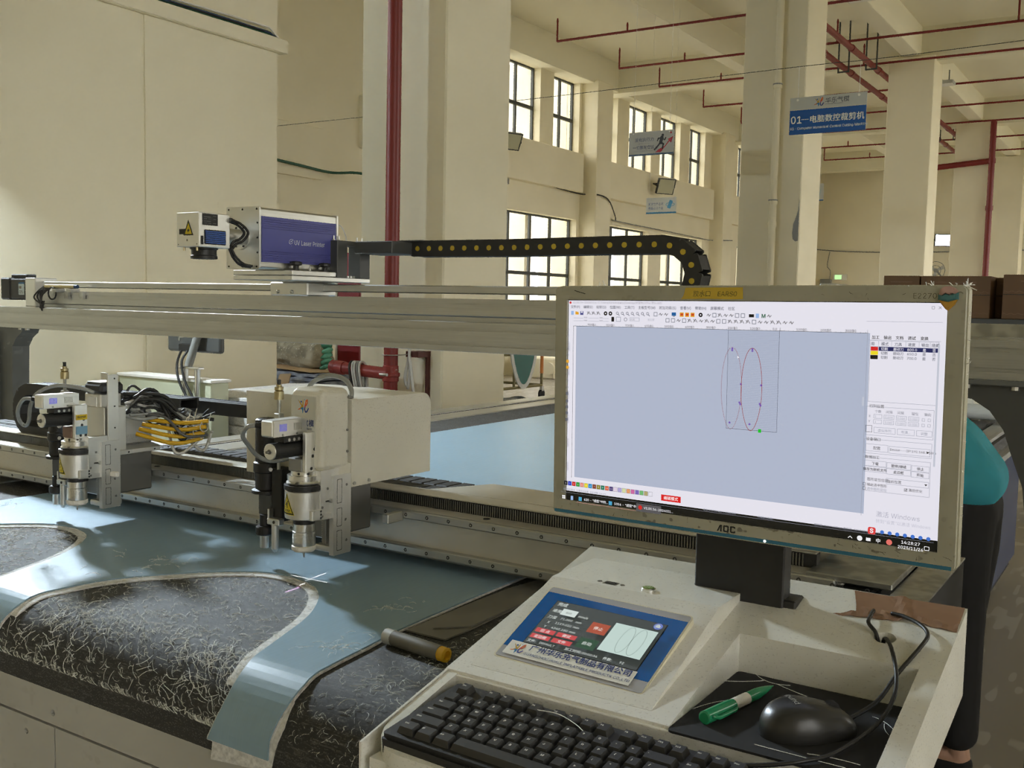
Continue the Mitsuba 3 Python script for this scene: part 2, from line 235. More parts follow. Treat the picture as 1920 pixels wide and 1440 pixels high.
1364,-1,1367,2839,2843,1371,-1,1378,1374,2846,2850],[54,2208,2235,3450,3057,3435,3365,3043,2659,2598,2982,3177,2736,3063,2551,2464,-1,359,362,1130,1196,1134,494,497,1138,1141,438,441,1145,
1213,1469,1465,2041,2038,1461,1458,2033,2030,1454,1451,2090,2087,1319,798,1758,1762,2018,2078,3166,3152,2446,2386,2898,2906,2074,1995,1739,1754,986,974,718,733,480,998],[54,1486,2007,2344,
2349,1837,1841,2417,2429,2685,2673,3441,3278,3083,2444,2447,3024,3094,3180,2669,2526,2260,1739,-1,339,597,634,1722,1690,1882,1878,464,-1,790,1432,1439,799,-1,803,1443,1451,811,-1,887,815,
1455,1463],[54,333,671,698,3322,3310,2798,3052,2854,3366,3363,2851,2844,3483,3480,2840,2763,2571,2520,1880,1422,1099,910,1559,984,987,1628,1635,1059,1062,1574,1452,1517,1709,1832,1702,2534,
2734,942,788,523,-1,946,2994,3063,951,-1,1884,2524,2594,1891],[54,342,1053,349,352,1248,1379,804,818,3122,3108,1700,1633,3488,3485,2781,3542,3411,2966,2894,2382,2320,2704,2710,2070,1995,
1739,1750,1174,1165,909,918,467,-1,1063,2854,2858,1066,-1,1069,2861,2863,1072,-1,2074,2649,2650,2461,2077,-1,1178,1753,1757,1373,-1,438,442,1210,1277,1469,1530,2362,2365,2621,2682,3450,3446,
2678,2612,2356,2358,1526,1459,1267,1206],[54,435,2163,2173,2429,2483,3507,3503,2478,2590,2897,3215,3289,3543,3405,3019,2640,2331,2223,431,-1,2682,2877,3318,3124,-1,400,1107,1122,547,551,2023,
2019,1378,1364,2134,2130,589],[54,1489,2449,2472,1704,1708,2476,2493,2749,2732,3500,3496,2728,2705,3473,3469,1485,-1,287,1000,1263,368,372,1076,763,957,1271,1140,1651,1191,1695,1500,1186,
1099,907,865,411],[54,570,3450,3446,822,785,3473,3469,525,-1,983,1955,1135,1201,1393,2151,2739,2994,2340,3031,2836,2144,1172],[54,1455,2102,2493,2684,2682,2997,3568,3437,3182,3181,1837,1838,
1580,-1,2487,2032,2992,-1,2766,3151,3177,3433,3341,2828,-1,2728,2920,2900,2708,-1,1640,2536,2509,2379,2123,2062,2319,2326,1814,1803,1611,-1,1826,2337,2341,1893,-1,1886,1882,2330,2334,-1,343,
923,930,417,356,690,371,374,759,829,957,1015,1462,1459,947,678,934,942,1198,1190,1446,1442,1186,1180,1436,1433,1176,1163,907,918,405],[54,546,866,851,1746,1765,741,760,1016,1001,1770,1789,
2109,2089,2858,2936,3192,3173,2085,2067,3027,3042,3298,3275,3019,2958,526],[54,2860,3194,3385,3051,-1,1426,3091,3098,1562,1566,3102,3109,1573,1577,2345,2365,2621,2601,3369,3340,3083,3087,1487,
-1,1592,1849,2093,1900,-1,280,812,813,365,369,882,893,1149,1138,1585,1581,1133,1569,1375,1125,1099,843,867,470],[54,360,364,1132,1110,1368,1430,1530,3450,3341,2763,2702,3152,3191,1783,1755,
1355,1165,1299,845,655,852,872,-1,1896,2344,2349,1965,1969,2353,2357,2613,2609,2929,2925,2605,2600,3048,3045,1893,-1,1952,2912,2900,2196,2129,2001,-1,2205,2135,2711,2717,-1,633,764,1267,
1073],[54,1454,1458,2546,2557,2813,2802,3506,3502,2862,2907,3090,3217,3353,3543,3276,3020,2770,2606,-1,2938,3132,3509,3251,-1,360,364,1132,1109,1496,1491,1877,1890,1506,1510,2470,2466,2081,
2070,2519,2515,1551,1427,781,656,852,872,-1,633,828,1332,1138],[54,398,1619,926,670,674,2914,3040,2974,2195,3470,3339,1937,587,-1,1310,1942,2654,-1,436,439,1847,1724,1853,2044,2231,3447,
3444,2484,2467,2212,2228,1716,1700,1443,1396,-1,2607,2737,2928,3367,3173,-1,551,1009,1201,741],[54,348,352,802,814,366,370,818,829,1085,1074,1394,1391,1781,2109,2301,2232,3191,2864,3247,
3231,3487,3483,2587,2901,3534,3403,3149,2393,2001,1291,1166,1747,2138,1371,1375,1631,1644,1390,1070,1060,1381,1377,1055,1040,844,459,399,784,797,-1,2604,2527,2975,2988,-1,1840,2479,2740,2101,
-1,1823,2271,2284,1836],[54,334,1177,1446,1585,1587,499,503,3383,3221,2956,2188,2064,2704,2898,3059,1843,1763,1431,652,523],[54,334,853,870,358,361,1129,1109,1299,1936,3473,3469,3084,1677,
1042,524,-1,1239,2081,1442,1455,2224,2228,1332,1335,2231,2237,2493,2551,3511,3508,2483,2543,3311,3298,2593,3415,3221,2526,2450,2194,2206,1428,-1,2469,3045,3052,2476,-1,1701,2213,2220,1708,-1,
504,698,1202,943],[54,846,1874,1369,1370,1051,1054,3102,3229,3097,2514,3470,3339,2192,1035,-1,1691,2260,2778,-1,333,603,696,1976,1852,2109,2296,3511,3508,948,790,587,-1,1005,1517,1522,1778,
1837,2605,2674,2930,2926,3437,3434,2922,2913,1505,1514,1002,-1,1765,2596,2602,1834],[54,2903,3033,3160,3470,3278,-1,1457,2108,2364,2233,3064,2736,3312,3293,2333,2774,2644,2075,2141,1565,1568,
3040,3045,1701,1704,3048,3052,1645,-1,1776,2480,2677,2102,-1,1816,2072,2127,2767,2899,3026,3022,2827,1932,-1,1230,1496,1688,1486,-1,506,1465,1196,1444,1436,1176,920,859,1115,1182,1189,938,
1207,759,651,459],[54,333,535,539,347,351,991,995,481,495,687,678,934,1008,2480,2358,1526,1522,1266,1270,438,441,1273,1277,1469,1529,2361,2365,2621,2681,3513,3510,3061,3377,3312,3504,3500,
2732,2846,3113,3304,2902,3214,3349,3540,3404,3019,2706,2315,2061,2322,1618,1550,1358,1385,2409,2406,2086,2082,2402,2392,2072,2069,2451,2649,2476,1260,1178,1037,971,781,987,731,590,459,-1,
2678,2736,3120,2931,2998,-1,1632,1627,2203,2207,-1,1571,1890,1894,1574,-1,1812,1880,1560,1556],[54,2638,3152,3197,3453,3406,3147,2699,-1,2520,2550,2806,2776,-1,416,419,1251,1254,679,681,
1257,1261,621,623,431,440,1272,1212,1341,1469,1592,2360,2352,2160,2093,1517,1513,2025,2022,1510,1507,2275,2272,1503,1499,2075,2059,1867,1806,846,843,587,603,1243,1247,-1,688,1264,1267,1523,
1520,2096,2100,693,-1,849,1873,1880,856],[54,1293,1563,1658,3450,3447,1911,1832,3496,3492,2788,2909,3234,3424,2970,3471,3277,3088,2596,2340,2321,2772,2832,2059,1998,2065,2084,1892,1614,1547,
-1,2033,3377,3374,2030,-1,348,352,802,814,366,370,818,829,1085,1074,1394,1390,1070,1060,1381,1441,1055,1038,843,523,462,783,797],[54,1742,2200,2476,1965,1969,2481,2492,2748,2737,3505,3344,
3084,2509,2448,3024,3162,3180,2733,2389,1995,-1,360,364,1900,1896,1128,792,1562,1442,1635,1940,1747,1686,1558,530,406,872,-1,569,1849,1845,565],[54,2222,2481,3495,3300,-1,358,1390,1973,438,
442,3450,3446,2358,2098,2017,1761,1774,612,483,-1,799,3103,3083,2763,2765,1102,1035,779,-1,1116,1041,2769,2780],[54,2638,3152,3197,3453,3406,3083,2699,-1,2392,2423,2679,2648,-1,438,442,2234,
2166,1205,1134,2030,2025,1559,1233,651,462,979,1305,864,995,1501,1770,1002,543,418,680,950],[54,1358,2196,1697,1505,1509,3300,3099,2644,3471,3339,2449,1483,-1,1953,2454,2977,-1,1385,1840,
1915,3003,2989,3500,3497,2857,2807,2167,2028,1574,-1,360,364,1132,1109,1433,1558,844,655,851,872,-1,633,892,1332,1137],[54,397,400,848,871,1639,1704,1706,426,429,1773,1776,624,635,3323,
3312,2096,2029,3437,3434,1962,1959,2983,2960,3472,3469,-1,2484,3059,3064,2488,-1,1107,1104,2704,2707,-1,1113,1109,2709,2713,-1,1115,2715,2718,1119,-1,1124,1121,2721,2724,-1,1720,1651,2227,
2232,-1,884,1395,1464,888],[54,359,1394,1981,2171,2104,2609,3560,3364,3237,1973,806,484,-1,1739,1773,2093,2059],[54,1466,3386,3276,2763,2702,3088,3126,1462,-1,1261,2605,2581,1237,-1,1507,
2339,2346,1514,-1,1504,1560,2328,2335,-1,634,828,1204,1010,-1,561,817,779,523],[54,1594,3514,3511,1591,-1,1574,3430,3404,2955,2894,3151,3171,1827,1803,1547,-1,1780,3316,3305,1769,-1,1964,
3052,3057,1969,-1,1943,1946,2266,2081,2210,2335,2459,2330,2586,2850,3041,2778,3098,3095,2647,2572,2380,2391,-1,507,1466,1131,1380,1437,1370,1112,856,795,1116,1182,1125,874,1143,695,651,459],
[54,1640,1643,2091,2098,1778,1782,2102,2109,2365,2358,2806,2813,3069,3062,3446,3442,3058,3052,3499,3496,-1,2348,2795,2802,2354,-1,1827,3299,3275,3019,2958,2125,2059,1803,-1,2065,3025,3030,
2134,-1,2074,3034,3039,2143,-1,367,829,1084,950,1590,1586,818,493,-1,621,1517,1513,1193,1186,1634,1630,1182,1172,1558,1554,844,718,850,862,414,418,866,873,617],[54,1739,1766,3430,3405,2955,
2894,3151,3159,2903,2893,2701,2711,2391,2381,2189,2199,1943,1931,-1,2907,3163,3171,2915,-1,2395,2715,2723,2403,-1,1947,2203,2211,1955,-1,1167,1437,1463,2295,2172,2365,2615,3383,3370,1706,
1625,1420,-1,1710,3117,3123,1716,-1,358,1213,1468,1071,1035,779,809,483],[54,564,1524,1725,2044,1844,3380,3277,3019,2507,2446,2447,3088,3120,816,779,523,-1,1234,1256,2600,2583,1494,1490,-1,
1498,2330,2341,1509],[54,357,1643,1201,685,495,1077,1533,1788,1656,2999,2867,2283,3559,3363,1897,867,3043,3019,1101,1035,779,803,418,-1,2065,2768,2774,2070,-1,2074,2778,2783,2079,-1,1397,
1965,2548,-1,1041,1744,1750,1046,-1,1050,1754,1759,1055],[54,1510,1513,3497,3494,2662,2594,2593,3425,3405,2955,2958,3150,3165,2909,2892,2636,2653,2397,2316,2124,2141,1885,1803,1611,1633,2273,
2341,-1,1658,1914,1905,2353,2365,2621,2673,3121,3194,3386,3437,1645,-1,341,983,1196,1453,1176,1497,1557,529,401,-1,371,947,763,956,1205,1011,1523,1519,367,-1,492,685,747,862,857,728,600],
[54,631,3255,3213,2957,2897,913,844,589,-1,918,2965,2995,947],[54,2103,2106,3450,3426,3170,3173,2405,2384,3151,3352,3543,3539,3276,2507,2126,2153,3177,3190,-1,439,443,1979,1975,1463,1521,
1905,1804,1676,1615,719,651,459,497,881,951,-1,735,731,1627,1632,1249,1261,1069,994,-1,1453,1443,1634,1645,-1,1623,728,658,1618,-1,1143,1137,1329,1335,-1,673,934,941,685],[54,1165,1501,
1594,3450,3437,2732,2791,3495,3491,2723,2716,3420,3403,3147,3149,2125,2059,1867,1884,2524,2467,1827,1552,1419,-1,2065,3152,3161,2137,-1,1841,3120,3191,1847,-1,1831,2535,2540,1837,-1,348,352,
803,814,366,370,818,829,1021,1010,1458,1454,1006,996,1381,1441,991,908,459,399,784,797],[54,437,441,3513,3509,2037,2028,3296,3037,2024,1995,1739,1781],[54,365,369,1265,1205,630,633,1273,
1277,1469,1529,2105,2102,1525,1521,2289,2365,2621,2609,3505,3501,2605,2717,3114,3306,2838,2961,3215,3288,3478,3340,2892,2642,2123,1934,2519,2349,1197,1325,1256,2216,2213,1125,927,1311,1379,
1571,1567,2143,2139,1563,1558,2199,2195,1618,1547,1355,1298,465,404,1366,1371,603,542,805,421,424,936,1069,-1,2810,3004,3381,3187],[54,1954,2155,2169,3260,3385,2422,2417,3505,3501,3117,3105,
2849,2861,2413,2145,-1,799,3039,3019,2827,2765,1101,1035,779,-1,1109,1040,2832,2773,-1,1116,1048,2840,2780,-1,374,377,889,1021,1276,1209,2041,2038,1078,817,1200,1204,1460,1520,2032,2029,
1453,1449,1962,2023,1446,1440,1184,1189,420,424,1193,1197,493,432,758],[54,1252,3492,3483,3227,3232,1504,1499,1243,-1,1333,1336,2232,2172,2365,2616,3512,3509,-1,1585,3185,3176,1576,-1,1835,
2922,2927,1839,-1,1561,1564,3164,3161,2521,2510,2251,1803,1742,2255,2265,-1,359,1149,1404,1007,971,715,744,484],[54,1614,1659,1915,1874,3474,3470,-1,1961,1964,2604,2620,2877,2860,3500,3496,
2919,3484,3290,2851,2836,2580,2531,2072,2011,2536,-1,2927,3257,3385,3182,-1,2103,2233,2415,2286,-1,338,1430,1493,1491,463,-1,361,957,1212,683,1132,1329,1520,864,1440,1437,409,349,935,422],
[54,2581,2838,3469,3275,-1,1485,2329,1497,1501,2397,2474,2666,2653,3485,3481,2585,2387,1804,1547,-1,1580,1584,2352,2357,1781,1784,2360,2365,2621,2616,3256,3253,2613,2608,3439,3173,2981,3116,
-1,1832,2026,2405,2211,-1,1571,1765,2144,2014,-1,361,1021,1212,683,1067,1265,1456,864,1441,1438,409,349,935,422,-1,338,1304,1430,1429,463],[54,334,338,850,881,1137,1106,1938,1981,2237,2219,
3371,3367,2215,2194,3474,3470],[54,1168,2078,1247,1250,2275,2281,1513,1530,3322,3305,2537,2531,3490,3487,2718,3535,3406,3215,2587,2507,2251,2267,1358,-1,1773,3053,3063,1783,-1,295,882,1148,
1404,1072,1035,779,809,484],[54,1370,1374,2334,2339,2791,1640,1644,3180,3306,2593,2590,3486,3482,2586,2574,2444,1803,1742,2255,2266,-1,350,871,1265,434,438,1398,1533,1725,1788,1718,3510,3506,
1586,1126,1099,843,864,475],[54,398,1178,1579,492,496,1648,1661,1917,1904,3312,3221,3021,2188,2127,2897,2988,1900,1696,1367,652,-1,1955,2149,2587,2393,-1,825,1019,1395,1138],[54,333,543,571,
1467,1486,1940,2078,2081,1761,1778,2162,1916,2109,2357,2290,2675,3005,3260,2930,3314,3297,2913,2896,3215,3350,3541,3469,2701,2657,2401,2195,1740,1611,1486,1292,908,847,1232,1246,733,524,-1,
2021,3044,3054,2030,-1,802,1249,1259,811,-1,1271,823,814,1262],[54,333,725,932,1188,1180,1304,1746,1767,424,427,1771,1779,755,758,1782,1789,2045,2102,3190,3187,2099,2091,3435,3432,2087,2079,
3231,3227,2075,2065,3472,3404,1933,1424,1047,523],[54,270,790,806,359,363,1067,1045,1298,1872,3537,3468,2956,1485,978,459,-1,1303,1758,2093,2095,1391,1395,2099,2108,2428,2419,3379,3293,3093,
2388,2327,2969,3119,2351,2277,2011,1492,-1,506,700,1203,1009],[54,1594,3514,3510,1846,1809,3473,3470,1550,-1,1943,1946,2522,2531,2019,2086,2534,2542,1966,1969,3441,3438,2798,2790,3302,3299,
2787,2778,3418,3415,-1,282,877,366,369,882,893,1149,1138,1458,1454,1134,1132,1508,1376,1126,1099,843,867,407],[54,354,422,1191,1205,566,570,3386,3382,2741,2726,3494,3490,2722,2699,2443,2402,
1506,1237,587,398,983,1186,-1,1447,2470,2485,1525],[54,1640,2429,2619,2026,3051,2803,2997,3557,3300,3240,1701,-1,1761,3361,3339,3083,3021,2062,1995,1803,-1,2065,3089,3101,2077,-1,366,370,
754,829,1084,1010,1585,1242,1619,1425,1110,523,334,921,415,686,-1,737,1117,1326,942],[54,2062,2773,3294,3549,3287,2638,2251,-1,2208,3245,3500,2462,-1,2224,3132,3387,2543,2350,-1,333,662,
798,804,356,360,808,821,438,442,2234,2230,1845,1832,2216,2212,1828,1803,1547,1572,1060,785,523,-1,1078,1064,1576,1590],[54,333,792,996,1251,1180,1366,1746,1768,936,940,2924,2920,2088,2079,
3103,3099,2075,2064,3472,3404,1869,1360,1047,523,-1,503,1847,1724,1981,2167,3383,3371,3115,3123,819,747,491],[54,369,372,1204,955,1085,1401,1460,2420,2813,3003,2740,3508,3505,-1,2571,2447,
2960,2989,3245,3214,2955,-1,2283,2539,2517,2261,-1,620,1900,1740,1227,1166,1615,1623,855,843,587,-1,858,1626,1632,864,-1,867,1635,1640,872],[54,334,788,804,420,424,1064,1045,1553,3536,3468,
3020,1676,1041,523,-1,1239,1692,1957,1894,1318,1322,2282,2290,1778,1581,1326,1787,2042,1974,2294,2301,2557,2550,3382,3378,2546,2538,3498,3494,2790,2840,3224,3295,3485,3413,2582,2534,2214,2078,
1751,1428,-1,440,570,698,1202,944],[54,563,1779,1789,2045,2099,3315,3290,3034,3037,2077,1995,1739,1757,797,794,538,-1,2081,3041,3055,2095,-1,801,1761,1775,815],[54,338,530,549,741,723,980,
1002,554,571,1659,1709,2101,2301,2556,2487,3318,2792,3552,3293,3275,3019,3021,2189,2187,1931,1949,1692,1567,1246,1237,1686,1682,398,-1,2661,2207,3039,-1,2193,3025,3035,2203,-1,2292,2603,2931,
-1,1707,1258,1250,1698,1696,2408,2159,1833,-1,823,750,1390,1399],[54,1318,2350,2870,1526,1530,3130,3257,2669,3495,3363,2475,1507,-1,1296,2256,2270,1502,1505,3297,3294,2590,2576,3472,3469,
1293,-1,353,1137,1392,1129,1099,843,867,478,-1,370,1085,1339,623],[54,1166,1754,1960,1964,1196,1200,1968,2044,2300,2288,3504,3500,2220,2144,1876,1420,-1,2408,2664,2641,3152,3288,3479,3341,
2446,-1,2682,2875,3251,3058,-1,359,1149,1404,1007,971,779,808,548],[54,1307,2018,2044,2300,2278,3253,3443,3050,2272,2320,3088,3219,3227,3482,3474,3277,2125,2001,2013,1497,-1,359,880,1277,
1532,1201,1163,907,938,548],[54,909,1235,1369,1374,1054,994,1506,1573,1190,1207,1527,1597,1852,1783,2231,2281,2621,2813,2739,3506,3503,3374,3032,3534,3339,2900,2379,2189,2776,2535,2404,2214,
1702,1826,2338,2334,1566,1627,2203,2061,1548,1486,1871,1944,1560,1424,1099,-1,2671,2786,2910,3183,-1,1453,1385,2025,1965,-1,1460,1392,2032,1972,-1,442,636,1079,1013,947,-1,334,733,863,988,
654,588,-1,363,557,936,805],[54,1321,1325,2349,2294,1525,1528,3197,3321,2614,2605,3501,3497,2601,2592,3296,3275,3019,2958,1805,1739,1547,1568,2272,2345,-1,1745,3025,3036,1820,-1,569,700,
1334,1203,-1,398,1055,1183,1244,652,-1,362,557,1127,933],[54,1705,1709,2285,2354,1843,1846,2423,2557,2812,2742,3446,3443,2675,2541,3501,3497,2472,2339,3361,2772,3150,3019,2070,2137,2582,2910,
2015,2152,-1,341,345,1050,1058,482,421,755,371,374,822,956,1085,1143,1654,1651,1011,742,1062,1070,1326,1318,1638,1634,1314,1307,1756,1753,1303,1291,1035,1046],[54,2575,3089,3132,3388,3343,
3149,2636,-1,2391,2424,2680,2647,-1,502,506,2234,2230,1334,940,1709,1523,1716,2216,2022,1897,615,555,1014,-1,402,1172,1181,541,544,1184,1190,1446,1504,2144,2141,1501,1429,2198,2195,590,462],
[54,1422,2069,2395,2662,2874,3130,2985,2716,3534,3275,2584,1869,1547,-1,1526,1784,2283,2025,-1,532,728,761,1081,1049,1758,1882,721],[54,502,506,3450,3446,2102,1904,3120,3095,2839,2796,1068,
1047,791,816,1648,1782,-1,2069,2328,3406,3211,-1,334,1558,1755,1832,2088,2076,1877,1553,844,523],[54,438,442,3514,3510,2102,1967,3310,3275,3019,2958,846,779,587,558,1646,1781,-1,2514,3026,
3051,2538,-1,1573,2277,2283,1579,-1,1560,1554,2258,2264,-1,1570,1563,2268,2274,-1,786,1298,1323,810],[54,333,1492,1754,1761,2016,2010,2266,2319,3151,3287,3478,3470,3212,2124,1998,2008,1746,
1165,586,-1,494,504,1848,1724,1982,2168,3448,3438,3182,3125,757,750,-1,815,1327,1331,1587,1647,2287,2291,2547,2543,3055,3052,2540,2536,2280,2220,1644,1576,1320,1324,812,-1,934,2918,2965,
2645,2659,1187,1173,917],[54,436,439,1847,1788,1917,2167,3447,3444,-1,547,3363,3277,2699,2638,3087,3039,799,779,523,-1,945,2993,2982,934,-1,1193,2665,2669,1197,-1,1180,2652,2641,1425,1422,
1166,-1,1433,1428,2388,2393],[54,333,604,628,2100,2109,2365,2420,3124,2554,2749,3319,3188,3508,3504,2415,2590,2987,3243,2647,2835,3151,3289,3479,3472,3276,2828,2452,1739,1550,2329,2096,944,
937,1832,1749,1555,1043,983,1496,1573,933,719,587],[54,500,884,1085,1277,1204,1716,1706,2034,2301,2556,2420,3444,3353,3150,2956,2316,2320,2896,2961,3184,2289,1959,1705,1681,785,717,524,-1,
725,1428,1442,738,-1,817,741,1445,1456,-1,2150,2344,2843,2650],[54,333,604,690,1778,1789,2045,2041,3193,3190,2037,2034,3441,3241,3050,3054,2030,2027,2860,2857,2088,2021,3108,3240,3431,3363,
3169,1890,1767,1064,1065,1770,1774,942,860,721,587,-1,844,848,1616,1631,1887,1872,2256,2271,2528,2512,3407,3404,-1,2643,2909,3164,2899,-1,1051,1244,1491,1234],[54,2062,2650,2919,3003,3259,
3104,3534,3277,2971,2577,2251,-1,2038,2231,2599,2406,-1,1427,1624,1658,1850,1817,2399,2523,1552,-1,348,352,803,814,366,370,818,829,1021,1010,1394,1390,1006,996,1381,1377,991,974,843,459,
398,784,798],[54,1494,1497,2522,2530,1762,1701,2099,1587,1590,2167,2301,2556,2486,3510,3507,2355,2022,2534,2542,2798,2790,3430,3426,2786,2777,3481,3478,2773,2763,2507,2518,-1,570,1529,1196,
1444,1436,1176,920,859,1246,1188,938,1207,759,715,523],[54,350,1264,433,437,1397,1597,1852,1717,3509,3505,1585,1256,1959,1966,2222,2215,3239,3219,3153,2513,2452,2964,2979,2210,2187,1931,1955,
1250,1232,976,993,475],[54,1196,1199,3503,3500,2796,2792,2791,3431,3341,2764,2702,3151,3171,2787,2719,3094,2900,2650,2321,2195,2393,2199,2010,1746,1556,1547,1291,1319,1959,1963,-1,2151,2535,
2603,2156,-1,2142,2393,2531,2147,-1,1557,1753,1891,1571,-1,1269,1273,1849,1853,2045,2105,2617,2685,2877,2937,3513,3509,2933,2929,2673,2613,2101,2033,1841,1845,-1,569,700,1206,1011,-1,398,
927,991,1180,652,-1,362,557,1063,868],[54,332,336,912,921,1177,1168,1744,1756,604,607,3295,3292,2076,2071,3031,3028,2068,2064,3472,3468,-1,1955,2601,2288,2093,1967,2429,2684,2551,3511,3507,
3251,2921,3492,3360,2790,2144,-1,2483,2606,2796,2995,-1,355,1002,490,500,1140,1078,438,442,1082,1149,1341,1402,2042,1974,1334,1396,1908,1898,1450,1894,1763,1384,1313,1121,1063,544,-1,1325,
1645,1713,1329,-1,749,1069,1137,753],[54,334,1173,1309,1311,415,419,3491,3487,2463,2448,3151,3286,3477,3340,2253,2143,1567,1494,1102,523,-1,503,1847,1724,1981,2167,3383,3371,3115,3123,819,
747,491,-1,1005,2925,2921,1001],[54,1169,2014,1311,1315,2211,2216,2472,2531,3363,3359,2655,2968,3474,3342,3025,2523,2443,2187,2203,1358,-1,1338,3386,3377,3185,3126,1654,1585,1392,-1,2545,
2739,3368,3174,-1,1320,1971,2226,1510,-1,505,700,1206,1076,-1,398,928,992,1116,588,-1,362,557,1063,933],[54,507,3387,3339,3083,3086,782,715,459,-1,722,3090,3127,759,-1,1262,2606,2587,1243,
-1,1515,1502,2334,2347],[54,2838,3032,3469,3212,-1,813,1773,1789,2045,2103,3383,3379,2099,2093,3117,3099,795,-1,1064,1055,2847,2792,-1,2069,2326,2573,2316,-1,1420,1430,1622,1676,-1,333,792,
1047,587],[54,1184,3232,3211,2955,2959,1423,1419,1163,-1,1427,2962,2972,1436,-1,334,668,757,1909,1788,1981,2229,3189,3174,998,785,523,-1,1002,2922,2929,1073],[54,1774,1778,2866,2877,3133,
3122,3506,3502,3118,3087,2957,2252,2127,2833,2862,-1,1832,2089,2588,2331,-1,504,1592,1557,725,721,465,-1,729,1305,1317,741,-1,757,745,1321,1333],[54,332,540,570,1466,1509,1769,2096,2286,
1958,2086,2459,2653,2853,3109,3041,2647,3026,3471,3339,2894,2451,1611,1422,1356,971,911,1167,1232,1245,733,588,523,-1,1698,1444,1486,2067,2327,1892,-1,810,801,1184,1258,-1,1198,1270,823,814,
-1,3298,2733,2864,2928,3180,3492,-1,1650,1653,2485,2299,2429,2620,2744,2677,3445,3442],[54,1355,1295,1744,1789,2109,2096,2343,3059,3249,2532,2971,3477,3540,3345,2964,2461,2086,1997,1867,-1,
339,925,1323,491,495,1583,1443,1048,592],[54,334,1304,1699,420,424,1768,1781,565,569,3321,3317,2101,2024,3432,3428,2148,2710,3535,3339,2578,1952,1623,1233,587],[54,333,336,720,732,3164,3152,
3472,3469,-1,2393,2384,2832,2841,-1,1681,2192,2137,1689,-1,977,1424,1433,985,-1,438,441,1209,1213,1469,1529,2425,2429,2685,2681,3513,3510,2678,2674,2418,2422,1526,1458,1202,1206,-1,1763,
2226,2481,2413,3373,3369,2281,2017,-1,2472,2664,3040,2846,-1,1310,1329,1585,1566,-1,687,879,864,672],[54,363,1141,1469,1660,1592,2552,2678,2286,3182,3163,2907,2909,1053,1042,1232,2960,3154,
3288,3479,3407,3084,910,787,810,488,-1,2154,2145,2913,2922,-1,1070,1902,2292,1397,-1,1833,1066,1057,1825],[54,2685,2941,2932,3508,3504,2927,2921,3496,3493,2917,2909,3485,3481,2905,2891,2635,
-1,1497,1501,2077,2085,1573,1576,2089,2096,1584,1588,2100,2109,2365,2315,2059,2073,-1,351,866,878,430,434,818,893,1085,1074,1458,1454,1070,1060,1445,1505,1055,972,523,463,848,862,412],[54,
398,1365,1824,416,420,1956,2044,2364,2212,3492,3488,2144,1879,1425,587,-1,2072,2267,3470,3276,-1,888,1082,1779,1649,-1,621,753,1513,1319],[35,415,492,625,885,1207,1463,1781,1970,2154,2207,
2071,1810,1423,912,596,-1,744,856,1107,1491,1752,1886,1896,1774,1586,1138,878],[35,591,595,1236,1265,683,619,624,1206,1590,1556,2131,2127],[35,527,532,1770,1774,1522,1074,875,556,624,950,
1718,2032,2024,980,2132,2127],[35,658,409,729,917,1299,1685,1817,1821,1633,994,999,1650,562,566,2038,2034,1382,1828,2080,2137,2003,1551,1103],[35,407,412,1398,1718,796,1564,1576,1896,1884,
2268,2263,1879,1871,1551,1559],[35,722,537,793,980,1299,1556,1818,1761,1444,547,694,2038,2034,1010,872,1449,1956,2141,2005,1616,1103],[35,537,611,938,1462,1782,1127,1639,1956,2141,2004,1680,
1167,722,-1,862,857,1044,1363,1750,1821,1571,1123],[35,562,566,2166,2162,1039,656,1778],[35,471,543,867,555,690,1207,1845,2093,2024,1764,2141,2068,1744,1103,594,-1,792,1044,1555,1814,1884,
1632,1185,862,-1,874,1126,1510,1769,1774,1522,1138,943],[35,557,690,1143,1718,2096,2153,2019,1167,848,1503,801,613,-1,872,1123,1571,1833,1776,1459,1009,877],[37,271,1206,1590,2511,2127,1882,
858,591,-1,1393,990,1822],[36,566,1718,2097,2221,2153,1957,1828,2145,2268,2197,2002,1615,527,-1,852,1491,1813,1944,1949,1633,865,-1,870,1509,1638,1833,1839,1586,882],[39,415,423,492,689,
1013,1335,1846,2228,2416,2538,2218,2157,1969,1650,1330,942,743,735,794,1172,1748,2072,2203,2523,2390,2065,1679,1295,977,598],[39,566,1654,1972,2351,2473,2527,2327,2067,1487,527,-1,852,1556,
1814,2009,2207,2215,2092,1904,1522,882],[32,566,2038,2034,882,869,2021,2017,865,852,2067,2063,527],[32,566,2038,2034,882,869,1956,1952,864,783,527],[40,415,423,492,689,1142,1719,2038,2353,
2541,2538,2218,2095,1905,1394,1072,745,735,794,1046,1363,1619,1941,2136,2269,2207,1567,1571,2595,2522,2455,2000,1743,1295,913,598],[40,566,886,869,2149,2166,2486,2447,2127,2145,865,847,527],
[23,339,788,818,370,374,1590,1586,1138,1108,1555,1551,335],[31,530,349,669,852,1171,1494,1590,1910,1748,1423,911],[36,566,886,867,2038,2422,1446,2383,2063,1186,860,847,527],[31,566,886,852,
2003,1999,527],[49,566,1014,1750,2614,3062,3023,2703,2671,1935,1616,878,847,527],[41,566,886,950,2135,2230,2550,2511,2127,2064,878,847,527],[41,415,423,492,754,1078,1335,1974,2417,2604,2661,
2586,2390,1936,1295,977,599,-1,735,920,1172,1619,1941,2202,2336,2342,2220,1969,1778,1394,1201,942,810,743],[35,566,1654,1845,2097,2283,2212,1887,1565,861,783,527,-1,866,1441,1699,1960,1839,
1522,882],[41,415,491,819,1335,2101,2417,2600,2587,2195,2508,2188,1936,1295,977,599,-1,735,982,1363,1748,1435,1755,2007,2136,2336,2220,1778,1201,810],[35,566,1590,2161,2215,1759,2319,1936,
